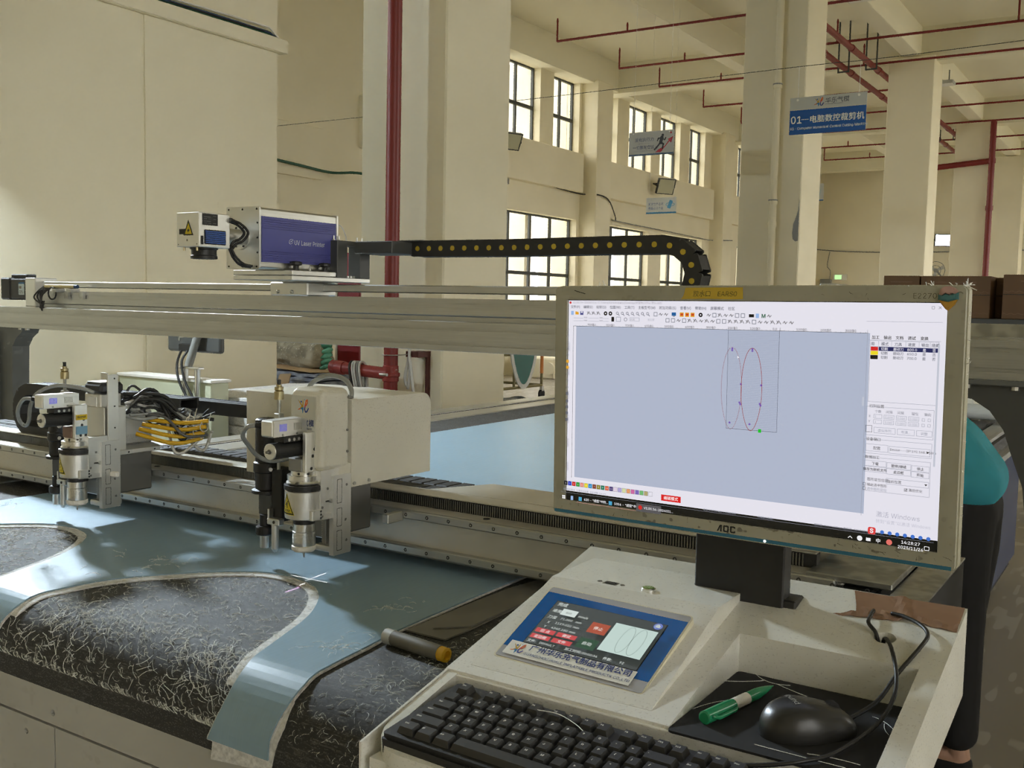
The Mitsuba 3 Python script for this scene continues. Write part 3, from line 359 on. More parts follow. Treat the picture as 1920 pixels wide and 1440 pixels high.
1439,862,848,527,-1,867,1764,1960,1840,1586,882],[35,407,409,729,853,1234,1555,1879,1883,1758,867,550,489,494,626,1014,1590,1972,2161,2221,1901,1713,1202,880,811,936,1764,2143,2200,2067,
1615,1102,594],[35,370,374,2294,2290,1522,1487,1167,1202],[40,567,886,858,1109,1619,1877,2138,2166,2487,2458,2325,2001,1679,1167,850,598,538],[37,310,630,1429,2166,2550,1551,1167],[53,310,
630,1174,1718,2102,2646,3190,3510,2832,2447,1904,1360,975],[36,271,1187,374,758,1383,2038,2422,1571,2383,2063,1376,655],[36,310,694,1380,2038,2422,1504,1487,1167,1183],[34,434,438,2166,2162,
788,2131,2127,399,404,1778],[30,341,347,606,1570,1510,1320,1000,740,421,488,618,941,1389,1770,1893,1871,1551,1490,1295,846,528,-1,662,851,1299,1560,1565,795,665],[33,502,822,809,1133,1581,
2022,2071,1615,1103,788,719,463,-1,934,795,980,1299,1686,1825,1639,1128],[31,347,486,941,1581,2022,1700,1576,1129,739,667,916,1235,1557,1688,2007,1875,1487,784,533],[33,347,420,552,1005,
1389,1705,1782,2038,1999,1743,1748,1423,975,848,532,-1,805,667,916,1235,1622,1754,1760,1638,1512,1321,1000],[32,347,486,876,1005,1517,1707,2021,2012,668,791,1043,1427,1687,2006,1940,1616,
1103,721,470,-1,806,736,1761,1638,1321,1000],[20,237,621,626,822,952,1463,1395,1076,945,941,1389,1385,936,911,591,616,233],[33,347,421,812,1325,1768,1773,2029,1996,1798,1028,519,458,588,
1032,1481,1740,1747,1360,848,595,-1,738,667,917,1300,1623,1761,1448,936],[32,502,822,809,1197,1517,1897,2020,1935,1679,1699,1384,1064,869,783,463],[13,438,568,696,822,884,754,562,435,-1,
493,813,783,463],[13,438,696,884,562,-1,137,460,493,813,714,325,133],[30,502,822,800,1581,2029,1184,1999,1615,988,794,783,463],[15,503,822,789,1043,1039,592,468],[47,493,749,808,1133,
1453,1768,2157,2732,2980,2959,2639,2661,2409,2024,1893,1871,1551,1573,1257,1000,804,783,463],[32,493,749,808,939,1197,1517,1897,2020,1935,1679,1699,1638,1384,1064,869,803,783,463],[32,347,
486,747,941,1581,1896,2020,2076,2007,1746,1487,1039,784,532,-1,737,729,916,1171,1363,1687,1756,1761,1576,1321,1000,806],[33,493,749,808,1133,1708,1960,2145,2006,1744,1167,787,773,453,-1,
800,794,981,1299,1686,1825,1639,1385,1000],[33,347,486,747,1389,1768,1773,2029,1989,1733,1683,1295,848,532,-1,738,667,916,1235,1622,1761,1512,1064],[20,493,749,808,1069,1453,1449,1064,804,
783,463],[28,342,407,663,725,1043,1299,1493,1497,1434,797,480,422,619,941,1389,1643,1830,1509,1384,1065,742,739,993,1503,1756,1818,1747,1423,911,593],[18,237,557,564,883,877,1197,1193,872,
853,1043,1171,1231,783,594,532,552,233],[32,493,813,792,980,1235,1492,1689,1709,2029,1999,1679,1619,1424,1231,847,594,471],[30,301,621,1173,1708,2029,1295,975],[44,365,684,1046,1453,1773,
2198,2604,2925,2320,2000,1638,1167,911],[30,335,990,365,749,1186,1645,1965,1374,1999,1615,1179,655],[30,301,621,1174,1709,2029,1227,773,389,521,842,976],[30,399,404,1448,424,429,1837,1833,
852,1876,1871],[15,465,598,916,783,-1,566,886,860,540],[53,2196,2203,2399,2848,3102,3156,3024,2447,-1,2517,2642,2835,2906,2844,2524,-1,911,2549,2934,1233,-1,625,886,1398,1585,1448,1189,742,
619,-1,875,1001,1258,1328,1203,946],[35,343,414,868,620,691,1079,1526,1779,1837,1315,1818,1952,2272,2070,2319,1999,1810,1359,847,467,-1,727,852,1107,1622,1057,733,-1,943,1064,1192,1517,
1457,1074],[21,603,679,883,1081,1401,933,982,1352,1033],[21,745,441,760,1122,1045,648,392,796],[35,476,480,1185,1195,1451,1504,2144,2140,1500,1426,1170,1180],[14,326,533,853,582],[35,802,
1890,1886,798],[14,404,726,849,591],[19,265,1080,1400,585],[14,401,598,852,719,-1,422,619,873,740],[15,486,619,937,804,-1,390,532,853,582],[35,539,2075,2071,535,-1,551,2087,2083,547],[35,
534,1695,551,557,2144,2076,593],[25,207,1743,1739,203],[25,1192,1142,1462,1448,-1,617,566,886,872]]
# lettering: outlines
CHARS = ('华乐气模电脑数控裁剪机广州充制品有限公司没执行力一切都是空谈安全生产之本质量企业根当心伤手'
         '文件编辑绘位图工具主板型号附加功能查看帮助屏幕式社区输出档调试变换刀速度隐藏割振动否列设置个间隔错偏向备端口配据下载暂停继续止保存为脱走边框开始形定前选中路径优化激活转到以页面宽高成的虚拟阵布满整'
         '完深回点启时胶水天蓝色排头'
         '0123456789ABCDEFGHIJKLMNOPQRSTUVWXYZabcdefghijklmnopqrstuvwxyz!%&()+,-./:;=>_"')
_G = dict(zip(CHARS, GLYPHS))
_gc = {}
def glyph(ch):
    if ch not in _gc:
        row, shape = _G.get(ch, [16]), Polygon(); ring = []
        for c in row[1:] + [-1]:
            if c >= 0: ring.append((c // 64, c % 64)); continue
            if len(ring) > 2: shape = shape.symmetric_difference(Polygon((np.array(ring) / 0.45 - [6, 34]) / 120).buffer(0))
            ring = []
        adv = row[0] / 54.0
        _gc[ch] = (adv, shape)
    return _gc[ch]
def text(s, size, x=0.0, y=0.0, bold=0.0, sx=1.0, align=0.0, slant=0.0):
    """Shapely outline of a line of text, em height size, baseline at (x, y)."""
    parts, at = [], 0.0
    for ch in s:
        adv, g = glyph(ch)
        if not g.is_empty: parts.append(affinity.translate(g, at, 0))
        at += adv
    if not parts: return Polygon()
    g = shapely.union_all(parts)
    if bold: g = g.buffer(bold, join_style=2)
    return affinity.affine_transform(g, [size * sx, size * slant, 0, size, x - align * at * size * sx, y])

class Print:
    """Flat colours on a plane: layered polygons with vertex colours (print) in local millimetres."""
    def __init__(self, o, ux, uy, lift=0.0004, step=0.00006):
        self.o, self.ux, self.uy = vec(*o), vec(*ux) * 0.001, vec(*uy) * 0.001
        n = np.cross(self.ux, self.uy); self.n = n / np.linalg.norm(n); self.lift, self.step, self.k = lift, step, 0
        self.v, self.f, self.c, self.m = [], [], [], 0
    def add(self, poly, rgb):
        if not hasattr(poly, 'geom_type'): poly = Polygon(poly)
        for g in getattr(poly, 'geoms', [poly]):
            if g.geom_type != 'Polygon' or g.area < 1e-9: continue
            v, f = trimesh.creation.triangulate_polygon(g, engine='earcut')
            a = vec(*S(*rgb))
            if np.cross(v[f[0][1]] - v[f[0][0]], v[f[0][2]] - v[f[0][0]]) < 0: f = f[:, ::-1]
            self.v.append(self.o + v[:, :1] * self.ux + v[:, 1:2] * self.uy + self.n * (self.lift + self.k * self.step))
            self.f.append(f + self.m); self.c.append(np.tile(a, (len(v), 1))); self.m += len(v)
        self.k += 1
        return self
    def rect(self, x0, y0, x1, y1, rgb): return self.add(sbox(min(x0, x1), min(y0, y1), max(x0, x1), max(y0, y1)), rgb)
    def text(self, s, size, x, y, rgb, **k): return self.add(text(s, size, x, y, **k), rgb)
    def line(self, pts, w, rgb): return self.add(LineString(pts).buffer(w / 2, cap_style=2, join_style=2), rgb)
    def part(self, t, name, label=None, mat='m_print'):
        k = fresh(t + '__' + name); v, f = np.vstack(self.v), np.vstack(self.f)
        scene[k] = ply((v, f), mat, smooth=False, color=np.vstack(self.c))
        if label: labels[k] = {'label': label}
        return k

def disc(x, y, r, n=24): return Polygon([(x + r * math.cos(t), y + r * math.sin(t)) for t in np.arange(n) * 2 * PI / n])
def ellipse(x, y, a, b, n=48): return Polygon([(x + a * math.cos(t), y + b * math.sin(t)) for t in np.arange(n) * 2 * PI / n])
def rrect(x0, y0, x1, y1, r): return sbox(x0 + r, y0 + r, x1 - r, y1 - r).buffer(r, quad_segs=5)

# ------------------------------------------------------------------ materials
def mat(name, rgb, rough=0.5, metal=0.0, spec=0.5, two=False, **k):
    b = {'type': 'principled', 'base_color': rgb if isinstance(rgb, dict) else {'type': 'rgb', 'value': rgb}, 'roughness': rough, 'metallic': metal, 'specular': spec, **k}
    if metal > 0: b.pop('specular')
    scene[name] = {'type': 'twosided', 'bsdf': b}

def tint(base, var, scale=1.0, spot=None, amount=0.0, sp=40.0):
    """Paint with large soft patches and, if asked for, small specks of dirt."""
    base, var = mi.Color3f(*base), mi.Color3f(*var)
    def fn(p, n, uv):
        c = dr.lerp(base, var, smoothstep(0.35, 0.7, fbm(p.x * scale, p.y * scale, p.z * scale)))
        if spot is not None:
            c = dr.lerp(c, mi.Color3f(*spot), amount * smoothstep(0.66, 0.76, fbm(p.x * sp, p.y * sp, p.z * sp, octaves=2)) * smoothstep(0.4, 0.65, noise(p.x * 3, p.y * 3, p.z * 3)))
        return c
    return proc(fn)

def brushed(base, var, ax, fine=240.0):
    """Metal with fine drawn lines along axis ax."""
    base, var = mi.Color3f(*base), mi.Color3f(*var)
    def fn(p, n, uv):
        q = [p.x * fine, p.y * fine, p.z * fine]; q[ax] = q[ax] * 0.02
        return dr.lerp(base, var, 0.8 * noise(*q) + 0.2 * fbm(p.x * 4, p.y * 4, p.z * 4, octaves=2))
    return proc(fn)

mat('m_wall', tint((0.74, 0.69, 0.53), (0.70, 0.65, 0.49), 0.8), 0.85)
mat('m_wall_blue', tint((0.70, 0.70, 0.62), (0.66, 0.66, 0.58), 0.8), 0.85)
mat('m_ceiling', [0.74, 0.71, 0.57], 0.9)
def _floor(p, n, uv):
    c = dr.lerp(mi.Color3f(0.30, 0.27, 0.22), mi.Color3f(0.21, 0.19, 0.155), fbm(p.x * 0.9, p.y * 0.9))
    return dr.lerp(c, mi.Color3f(0.42, 0.40, 0.35), 0.5 * smoothstep(0.68, 0.78, noise(p.x * 26, p.y * 7)))
mat('m_floor', proc(_floor), 0.35)
mat('m_frame', [0.035, 0.04, 0.038], 0.5)
mat('m_red', [0.17, 0.014, 0.013], 0.4)
mat('m_red_old', tint((0.25, 0.03, 0.026), (0.18, 0.02, 0.018), 9.0, (0.45, 0.36, 0.30), 0.8, 60), 0.4)
mat('m_alu', brushed((0.50, 0.50, 0.475), (0.45, 0.45, 0.425), 0, 500.0), 0.38, 0.9)
mat('m_alu_y', brushed((0.66, 0.66, 0.62), (0.55, 0.55, 0.52), 1), 0.36, 1.0)
mat('m_alu_bright', [0.82, 0.82, 0.80], 0.22, 1.0)
mat('m_alu_satin', [0.70, 0.70, 0.67], 0.42, 1.0)
mat('m_steel', tint((0.52, 0.52, 0.49), (0.36, 0.36, 0.34), 30.0), 0.38, 1.0)
mat('m_steel_dark', [0.22, 0.22, 0.21], 0.4, 1.0)
mat('m_steel_dirty', tint((0.60, 0.58, 0.52), (0.48, 0.46, 0.40), 6.0, (0.34, 0.33, 0.29), 0.5, 260), 0.42, 0.6)
mat('m_brass', [0.45, 0.38, 0.22], 0.35, 1.0)
mat('m_white', tint((0.66, 0.64, 0.56), (0.635, 0.615, 0.535), 5.0, (0.50, 0.47, 0.40), 0.4, 300), 0.32)
mat('m_console', tint((0.62, 0.615, 0.56), (0.575, 0.57, 0.515), 7.0, (0.42, 0.41, 0.36), 0.45, 420), 0.38)
mat('m_panel', tint((0.36, 0.355, 0.325), (0.33, 0.325, 0.295), 4.0, (0.30, 0.29, 0.26), 0.5, 50), 0.45)
mat('m_black', [0.012, 0.012, 0.012], 0.45)
mat('m_black_matte', [0.010, 0.010, 0.010], 0.85)
mat('m_black_soft', [0.018, 0.018, 0.017], 0.6)
mat('m_grey_dark', [0.055, 0.058, 0.056], 0.45)
mat('m_grey', [0.21, 0.215, 0.205], 0.5)
mat('m_grey_light', [0.42, 0.43, 0.41], 0.5)
mat('m_rubber_hose', [0.10, 0.10, 0.098], 0.3)
mat('m_hose_clear', [0.26, 0.27, 0.26], 0.2)
mat('m_offwhite', [0.72, 0.71, 0.66], 0.5)
mat('m_thread', [0.82, 0.82, 0.80], 0.7)
mat('m_yellow', [0.62, 0.36, 0.015], 0.5)
mat('m_print', {'type': 'mesh_attribute', 'name': 'vertex_color'}, 0.5)
mat('m_print_gloss', {'type': 'mesh_attribute', 'name': 'vertex_color'}, 0.22)

# ================================================================== the setting
XW, YF, XR, YB, ZC = -11.5, 38.3, 8.0, -8.0, 7.1
struct('floor', 'grey polished concrete floor of the hall', 'floor', B().box(-13, 9, YB - 1, YF + 1, -0.15, 0), 'm_floor')
struct('ceiling', 'cream painted concrete ceiling slab', 'ceiling', B().box(-12.2, 8.4, YB - 0.4, YF + 0.4, ZC, ZC + 0.25), 'm_ceiling')
for y in (-1.8, 6.1, 14.0, 21.9, 29.8, 37.6):
    part('ceiling', 'beam', B().box(-12, 8.2, y - 0.2, y + 0.2, 6.42, ZC + 0.05, 0.01), 'm_ceiling', False)
for x in (-11.35, -8.0, -4.65, -1.4, 1.9, 5.2):
    part('ceiling', 'beam', B().box(x - 0.16, x + 0.16, YB, YF, 6.52 if x > -11 else 6.45, ZC + 0.05, 0.01), 'm_ceiling', False)

def wall_x(name, label, x, thick, openings, y0, y1):
    p = sbox(y0, 0, y1, ZC)
    for a, b, c, d in openings: p = p.difference(sbox(a, c, b, d))
    struct(name, label, 'wall', B().prism(p, (x, 0, 0), (0, 1, 0), (0, 0, 1), thick), 'm_wall')

UP = (4.89, 6.45)
upper = [(0.4, 1.7), (2.4, 3.7), (4.3, 5.6), (7.2, 8.5), (8.9, 10.2), (13.4, 14.6), (15.3, 16.55), (17.35, 18.72), (19.27, 20.42),
         (21.35, 22.3), (22.92, 24.22), (24.75, 26.03), (26.67, 27.78), (30.4, 31.7), (32.3, 33.6), (34.2, 35.5)]
lower = [(15.3, 20.4), (21.6, 24.22), (25.0, 27.78), (30.6, 33.2), (33.9, 36.5)]
wins = [(a, b, *UP) for a, b in upper] + [(a, b, 0.95, 3.4) for a, b in lower]
wall_x('wall_left', 'cream window wall with two rows of dark framed windows', XW, -0.32, wins, YB, YF)
rights = [(a, a + 2.6, c, d) for a in (-6.5, -3.2, 9.5, 12.6, 16.0, 19.3, 24.0, 27.3, 32.0, 35.3) for c, d in ((0.95, 6.4),)]
wall_x('wall_right', 'cream window wall on the far side of the hall', XR, 0.32, rights, YB, YF)
struct('wall_far', 'pale cream end wall of the hall behind the pillars', 'wall', B().box(-12, 8.4, YF, YF + 0.3, 0, ZC), 'm_wall')
struct('wall_back', 'cream wall behind the operator', 'wall', B().box(-12, 8.4, YB - 0.3, YB, 0, ZC), 'm_wall')

# windows: frame bars, mullions and panes
scene['m_pane'] = {'type': 'thindielectric', 'int_ior': 1.5}
_wn = [0]
def window(y0, y1, z0, z1, cols, zt, x=XW - 0.2, s=-1):
    _wn[0] += 1
    w = f'window_{_wn[0]}'; labels[w] = {'label': 'dark metal framed window in the cream wall', 'category': 'window', 'kind': 'structure', 'group': 'dark framed windows of the hall'}
    t = 0.035
    f = B().box(x - 0.03, x + 0.03, y0, y0 + t, z0, z1).box(x - 0.03, x + 0.03, y1 - t, y1, z0, z1).box(x - 0.03, x + 0.03, y0, y1, z0, z0 + t).box(x - 0.03, x + 0.03, y0, y1, z1 - t, z1)
    part(w, 'frame', f, 'm_frame', False)
    part(w, 'transom', B().box(x - 0.028, x + 0.028, y0 + t, y1 - t, zt - 0.035, zt + 0.035), 'm_frame', False)
    ys = np.linspace(y0, y1, cols + 1)
    for k in range(1, cols): part(w, 'mullion', B().box(x - 0.026, x + 0.026, ys[k] - 0.025, ys[k] + 0.025, z0 + t, z1 - t), 'm_frame', False)
    for k in range(cols):
        for a, b in ((z0 + t, zt - 0.035), (zt + 0.035, z1 - t)):
            scene[fresh(w + '__pane')] = ply(B().add([[x, ys[k] + 0.02, a], [x, ys[k + 1] - 0.02, a], [x, ys[k + 1] - 0.02, b], [x, ys[k] + 0.02, b]], [[0, 1, 2], [0, 2, 3]]).mesh(), 'm_pane')
for a, b in upper: window(a, b, *UP, 2, 5.62)
for a, b in lower: window(a, b, 0.95, 3.4, 6 if b - a > 4 else 3, 2.13)
for a, b, c, d in rights: window(a, b, c, d, 3, c + 0.45 * (d - c), x=XR + 0.2)

# wall relief: pilasters, spandrel blocks, bands
for a in (4.3, 13.5, 20.42 + 0.1, 28.3, 36.6):
    struct(f'trim_{int(a)}', 'cream pilaster on the window wall', 'pilaster', B().box(XW - 0.05, XW + 0.42, a, a + 0.72, 0, 6.5, 0.01), 'm_wall')
for a, b in ((13.0, 20.4), (21.3, 28.2), (29.1, 36.5)):
    struct(f'trim_{int(a)}', 'cream spandrel block under the upper windows', 'spandrel', B().box(XW - 0.02, XW + 0.16, a, b, 4.0, 4.86, 0.01), 'm_wall')
for a, b in ((5.1, 12.1),):
    struct(f'trim_{int(a)}', 'cream ledge along the window wall', 'ledge', B().box(XW - 0.02, XW + 0.06, a, b, 3.37, 4.17, 0.006), 'm_wall')

# the row of concrete pillars
def pillar(y, x1, w, d, label, m='m_wall'):
    return struct('pillar', label, 'pillar', B().box(x1 - w, x1, y, y + d, 0, 6.5, 0.012), m)
pillar(5.70, -4.26, 0.76, 0.80, 'nearest cream pillar, carrying the thick red riser pipe')
pillar(13.6, -4.25, 0.86, 0.85, 'cream pillar with a pale drain pipe on its shaded face')
pillar(21.5, -4.19, 0.86, 0.85, 'cream pillar to the right of the blue hanging sign')
pillar(29.4, -4.25, 0.86, 0.85, 'far cream pillar with the thin red riser in front')
pillar(36.4, -4.25, 0.86, 0.85, 'farthest cream pillar in front of the end wall')
pillar(13.6, 2.6, 0.86, 0.85, 'cream pillar on the right, outside the machine aisle')
pillar(5.7, 2.6, 0.86, 0.80, 'cream pillar beyond the right end of the machine')

# cream partition on the left, its joints, capping trunk and cables
XA = -5.0
P = 'wall_partition'
struct(P, 'large cream sheet partition on the left with a cable trunk near its top', 'wall', B().box(XA - 0.16, XA, YB, 4.85, 0, 6.5), 'm_wall')
for a, b in ((1.9, 3.79), (3.815, 4.84)):
    part(P, 'panel', B().box(XA - 0.01, XA + 0.014, a, b, 0.02, 3.085, 0.003), 'm_wall', False)
part(P, 'joint_strip', B().box(XA, XA + 0.006, 3.79, 3.815, 0, 3.08), 'm_wall', False)
part(P, 'cable_trunk', B().box(XA - 0.02, XA + 0.05, -2, 4.90, 3.085, 3.172, 0.004), 'm_wall', False)
for k, (m, dz) in enumerate((('m_cable_blue', 0.0), ('m_cable_green', 0.006), ('m_black', 0.013), ('m_cable_green', 0.02), ('m_offwhite', 0.035), ('m_cable_blue', 0.002), ('m_black', 0.008))):
    if m not in scene: mat(m, {'m_cable_blue': [0.02, 0.05, 0.12], 'm_cable_green': [0.02, 0.08, 0.05]}[m], 0.5)
    pts = [(XA + 0.015 + 0.012 * (k % 3), y, 3.18 + dz + 0.012 * math.sin(y * 2.1 + k) * (0.3 if k < 4 else 1)) for y in np.arange(-1.5, 4.9, 0.25)]
    solo('wall_cable', 'bundled cable lying on the trunk near the top of the partition', 'cable', B().tube(pts + [(XA + 0.02, 4.89, 3.15)], 0.006, 6), m, group='cables on the partition trunk')
for k, (a, b) in enumerate(upper + lower):
    struct('trim_pier', 'tan outer pier beside a window of the window wall', 'pier', B().box(-12.5, XW - 0.33, b + 0.02, b + 0.28, 0.5, 6.6), 'm_wall')
solo('switch_box', 'narrow grey switch box at the right end of the partition', 'box', B().box(XA - 0.14, XA - 0.02, 4.85, 4.90, 1.70, 2.02, 0.005), 'm_grey', False)

# ================================================================== the cutting table
mat('m_belt', proc(lambda p, n, uv: dr.lerp(mi.Color3f(0.026, 0.026, 0.025), mi.Color3f(0.13, 0.128, 0.12),
    0.75 * smoothstep(0.55, 0.92, fbm(p.x * 60, p.y * 330 + p.z * 330, 3.0, octaves=3)) * smoothstep(0.2, 0.8, fbm(p.x * 5.1, p.y * 9.0, p.z * 9.0)) +
    0.35 * smoothstep(0.62, 0.8, noise(p.x * 420, p.y * 420, p.z * 420)))), 0.9, sheen=0.8)
def _fab(p, n, uv):
    c = dr.lerp(mi.Color3f(0.205, 0.305, 0.375), mi.Color3f(0.19, 0.285, 0.355), fbm(p.x * 2.5, p.y * 2.5, p.z))
    return c * (0.97 + 0.06 * noise(p.x * 500, p.y * 30, p.z * 30))
mat('m_fabric_base', proc(_fab), 0.36, spec=0.5)
scene['m_fabric'] = {'type': 'twosided', 'bsdf': {'type': 'bumpmap', 'arbitrary': proc(lambda p, n, uv: 0.0012 * fbm(p.x * 1.6, p.y * 9.0, 2.0, octaves=3) + 0.00008 * noise(p.x * 260, p.y * 12, p.z * 12), eps=2e-3), 'scale': 1.0, 'bsdf': scene.pop('m_fabric_base')['bsdf']}}
mat('m_fringe', proc(lambda p, n, uv: dr.lerp(mi.Color3f(0.34, 0.34, 0.33), mi.Color3f(0.72, 0.72, 0.70), fbm(p.x * 160, p.y * 160, p.z * 160))), 0.85)

NY, NZ, NR = 1.19, 0.79, 0.10         # axis of the nose roller and radius of the belt round it
def wrap(t):
    """Bends a sheet drawn flat (x, s, height over the belt) over the nose: s below NY runs round the roller, then hangs straight down."""
    x, s, h = t[:, 0], t[:, 1], t[:, 2]
    th = np.clip((NY - s) / NR, 0, PI / 2); ex = np.maximum(NY - s - NR * PI / 2, 0); R = NR + h
    y = np.where(s >= NY, s, NY - R * np.sin(th)); z = np.where(s >= NY, NZ + R, NZ + R * np.cos(th) - ex)
    return np.c_[x, y, z]

TB = thing('cutting_table', 'long conveyor cutting table with a black felt belt and pale grey front panels', 'cutting table')
prof = [(6.35, NZ + NR)] + [(NY - NR * math.sin(a), NZ + NR * math.cos(a)) for a in np.linspace(0, PI, 25)] + [(6.35, NZ - NR)]
part(TB, 'conveyor_belt', B().prism(Polygon([(y, z) for y, z in prof]), (-3.24, 0, 0), (0, 1, 0), (0, 0, 1), 2.43), 'm_belt', 25)
PY = 1.095
def front_plate(x0, x1, z0, z1, holes=()):
    p = rrect(x0, z0, x1, z1, 0.002)
    for hx, hz, r in holes: p = p.difference(disc(hx, hz, r))
    return B().prism(p, (0, PY, 0), (1, 0, 0), (0, 0, 1), -0.02)
part(TB, 'front_panel', front_plate(-3.3, -0.66, 0.694, 0.793, [(-1.713, 0.7165, 0.0062)]), 'm_panel', False)
part(TB, 'front_panel', front_plate(-3.3, -1.7105, 0.04, 0.689, [(-1.80, 0.66, 0.006)]), 'm_panel', False)
part(TB, 'front_panel', front_plate(-1.7065, -0.66, 0.04, 0.689), 'm_panel', False)
part(TB, 'frame', B().box(-3.28, -0.68, PY + 0.025, 6.2, 0.10, 0.66), 'm_black_matte', False)
for x in (-3.2, -2.0, -0.8):
    for y in (1.3, 3.7, 6.1): part(TB, 'leg', B().box(x - 0.05, x + 0.05, y - 0.05, y + 0.05, 0, 0.12), 'm_grey_dark', False)
# side rails of the table: bare metal strips with a slit, and the dark skirt with its blue sheets on the right
part(TB, 'side_rail', B().box(-0.785, -0.695, 2.2, 6.3, 0.868, 0.890, 0.003), 'm_alu_y', False)
part(TB, 'side_rail', B().box(-0.685, -0.635, 2.2, 6.3, 0.780, 0.812, 0.003), 'm_alu_y', False)
part(TB, 'side_rail', B().box(-3.36, -3.25, 1.3, 6.3, 0.872, 0.905, 0.003), 'm_alu_y', False)
part(TB, 'side_rail', B().box(-3.245, -3.10, 1.3, 6.3, 0.889, 0.897, 0.002), 'm_alu_y', False)
part(TB, 'rail_slot', B().box(-3.252, -3.244, 1.3, 6.3, 0.870, 0.899), 'm_black', False)
part(TB, 'side_skirt', B().box(-0.70, -0.68, 1.2, 6.3, 0.68, 0.865), 'm_black_soft', False)
mat('m_blue_sheet', [0.012, 0.022, 0.07], 0.4)
part(TB, 'side_skirt', B().box(-0.69, -0.665, 3.6, 6.3, 0.14, 0.76, 0.004), 'm_blue_sheet', False)
part(TB, 'side_hatch', B().box(-0.666, -0.655, 4.55, 5.35, 0.46, 0.66, 0.003), 'm_grey_light', False)

# ------------------------------------------------------------------ the blue sheet with its two cut-out ovals
NEAR_CUT = [(-1.2905, 0.99), (-1.2743, 1.0236), (-1.2608, 1.0505), (-1.2496, 1.0848), (-1.2491, 1.1178), (-1.2542, 1.1487), (-1.2716, 1.1993), (-1.3009, 1.2779), (-1.3354, 1.3666),
            (-1.3732, 1.4343), (-1.4244, 1.50), (-1.4775, 1.5429), (-1.5374, 1.5646), (-1.585, 1.5690), (-1.6619, 1.5516), (-1.7503, 1.4789), (-1.8306, 1.3744), (-1.8670, 1.2978),
            (-1.8790, 1.204), (-1.8860, 1.1377), (-1.8971, 1.0945), (-1.905, 0.99)]
FAR_CUT = [(x - 0.781, s) for x, s in NEAR_CUT]
SHEET_EDGE = [(-2.82, 1.027), (-1.1345, 1.027), (-1.1345, 1.0557), (-1.1283, 1.0838), (-1.1225, 1.118), (-1.121, 1.149), (-1.1282, 1.1914), (-1.1356, 1.2504), (-1.1433, 1.327), (-1.1555, 1.4146),
              (-1.1607, 1.5165), (-1.1662, 1.7034), (-1.170, 1.90), (-1.155, 3.0), (-1.15, 6.15), (-2.81, 6.15)]
TAIL = [(-1.2693, 0.9918), (-1.161, 1.004), (-1.1316, 1.0128), (-1.1144, 1.0793), (-1.118, 1.12), (-1.25, 1.12), (-1.262, 1.05)]
OFFCUT = [(-1.149, 1.44), (-1.152, 1.65), (-1.147, 1.796), (-1.12, 1.95), (-1.06, 1.95), (-1.0627, 1.81), (-1.061, 1.66), (-1.0565, 1.51), (-1.0601, 1.44)]
OFFCUT_FOLD = [(-1.11, 1.47), (-1.09, 1.80), (-1.062, 1.83), (-1.06, 1.52)]
def tongue(pts): return Polygon([tuple(p) for p in spline(pts, 8)])
near = tongue(NEAR_CUT)
far = tongue(FAR_CUT)
sheet = Polygon(SHEET_EDGE)
cut = sheet.difference(near).difference(far)
band = shapely.union_all([near.difference(near.buffer(-0.021)), far.difference(far.buffer(-0.021))]).intersection(sheet)
band = band.difference(sbox(-4, 0.0, 0, NY - 0.075))
band_under = cut.buffer(0.004).intersection(sheet.buffer(0.003))
def strips(poly, t0, t1, m, key, tname, label=None):
    ys = [0.80, 0.90, 0.96, 1.0] + list(np.arange(1.032, 1.191, 0.0131)) + [1.2, 1.45, 1.75, 2.5, 4, 6.3]
    b = B()
    for a, c in zip(ys[:-1], ys[1:]):
        q = poly.intersection(sbox(-4, a, 0, c))
        for g in getattr(q, 'geoms', [q]):
            if g.geom_type != 'Polygon' or g.area < 1e-7: continue
            b.prism(g, (0, 0, t0), (1, 0, 0), (0, 1, 0), t1 - t0)
    b.xf(wrap)
    return part(tname, key, b, m, 40, label)
FB = thing('fabric_sheet', 'blue-grey coated fabric sheet with two long ovals cut out, hanging over the table nose', 'fabric')
strips(cut, 0.0045, 0.0075, 'm_fabric', 'sheet', FB)
strips(band_under, 0.0012, 0.0044, 'm_fringe', 'lower_ply', FB, 'white threaded lower ply')
strips(band, 0.0002, 0.0030, 'm_fringe', 'thread_border', FB, 'white fringe of cut threads along the ovals')
tail = Polygon(TAIL).difference(sbox(-4, 1.2, 0, 3))
strips(tail, 0.0008, 0.0026, 'm_fringe', 'lower_ply', FB, 'white fibrous end of the lower ply')
# the greyish offcut strip along the right edge of the sheet
mat('m_offcut', tint((0.15, 0.145, 0.125), (0.12, 0.115, 0.10), 6.0, (0.4, 0.4, 0.38), 0.5, 60), 0.55)
solo('offcut_strip', 'narrow grey-brown offcut strip lying on the black belt right of the blue sheet', 'fabric strip', B().prism(Polygon(OFFCUT), (0, 0, 0.8915), (1, 0, 0), (0, 1, 0), 0.003).prism(Polygon(OFFCUT_FOLD), (0, 0, 0.8950), (1, 0, 0), (0, 1, 0), 0.003), 'm_offcut', False)

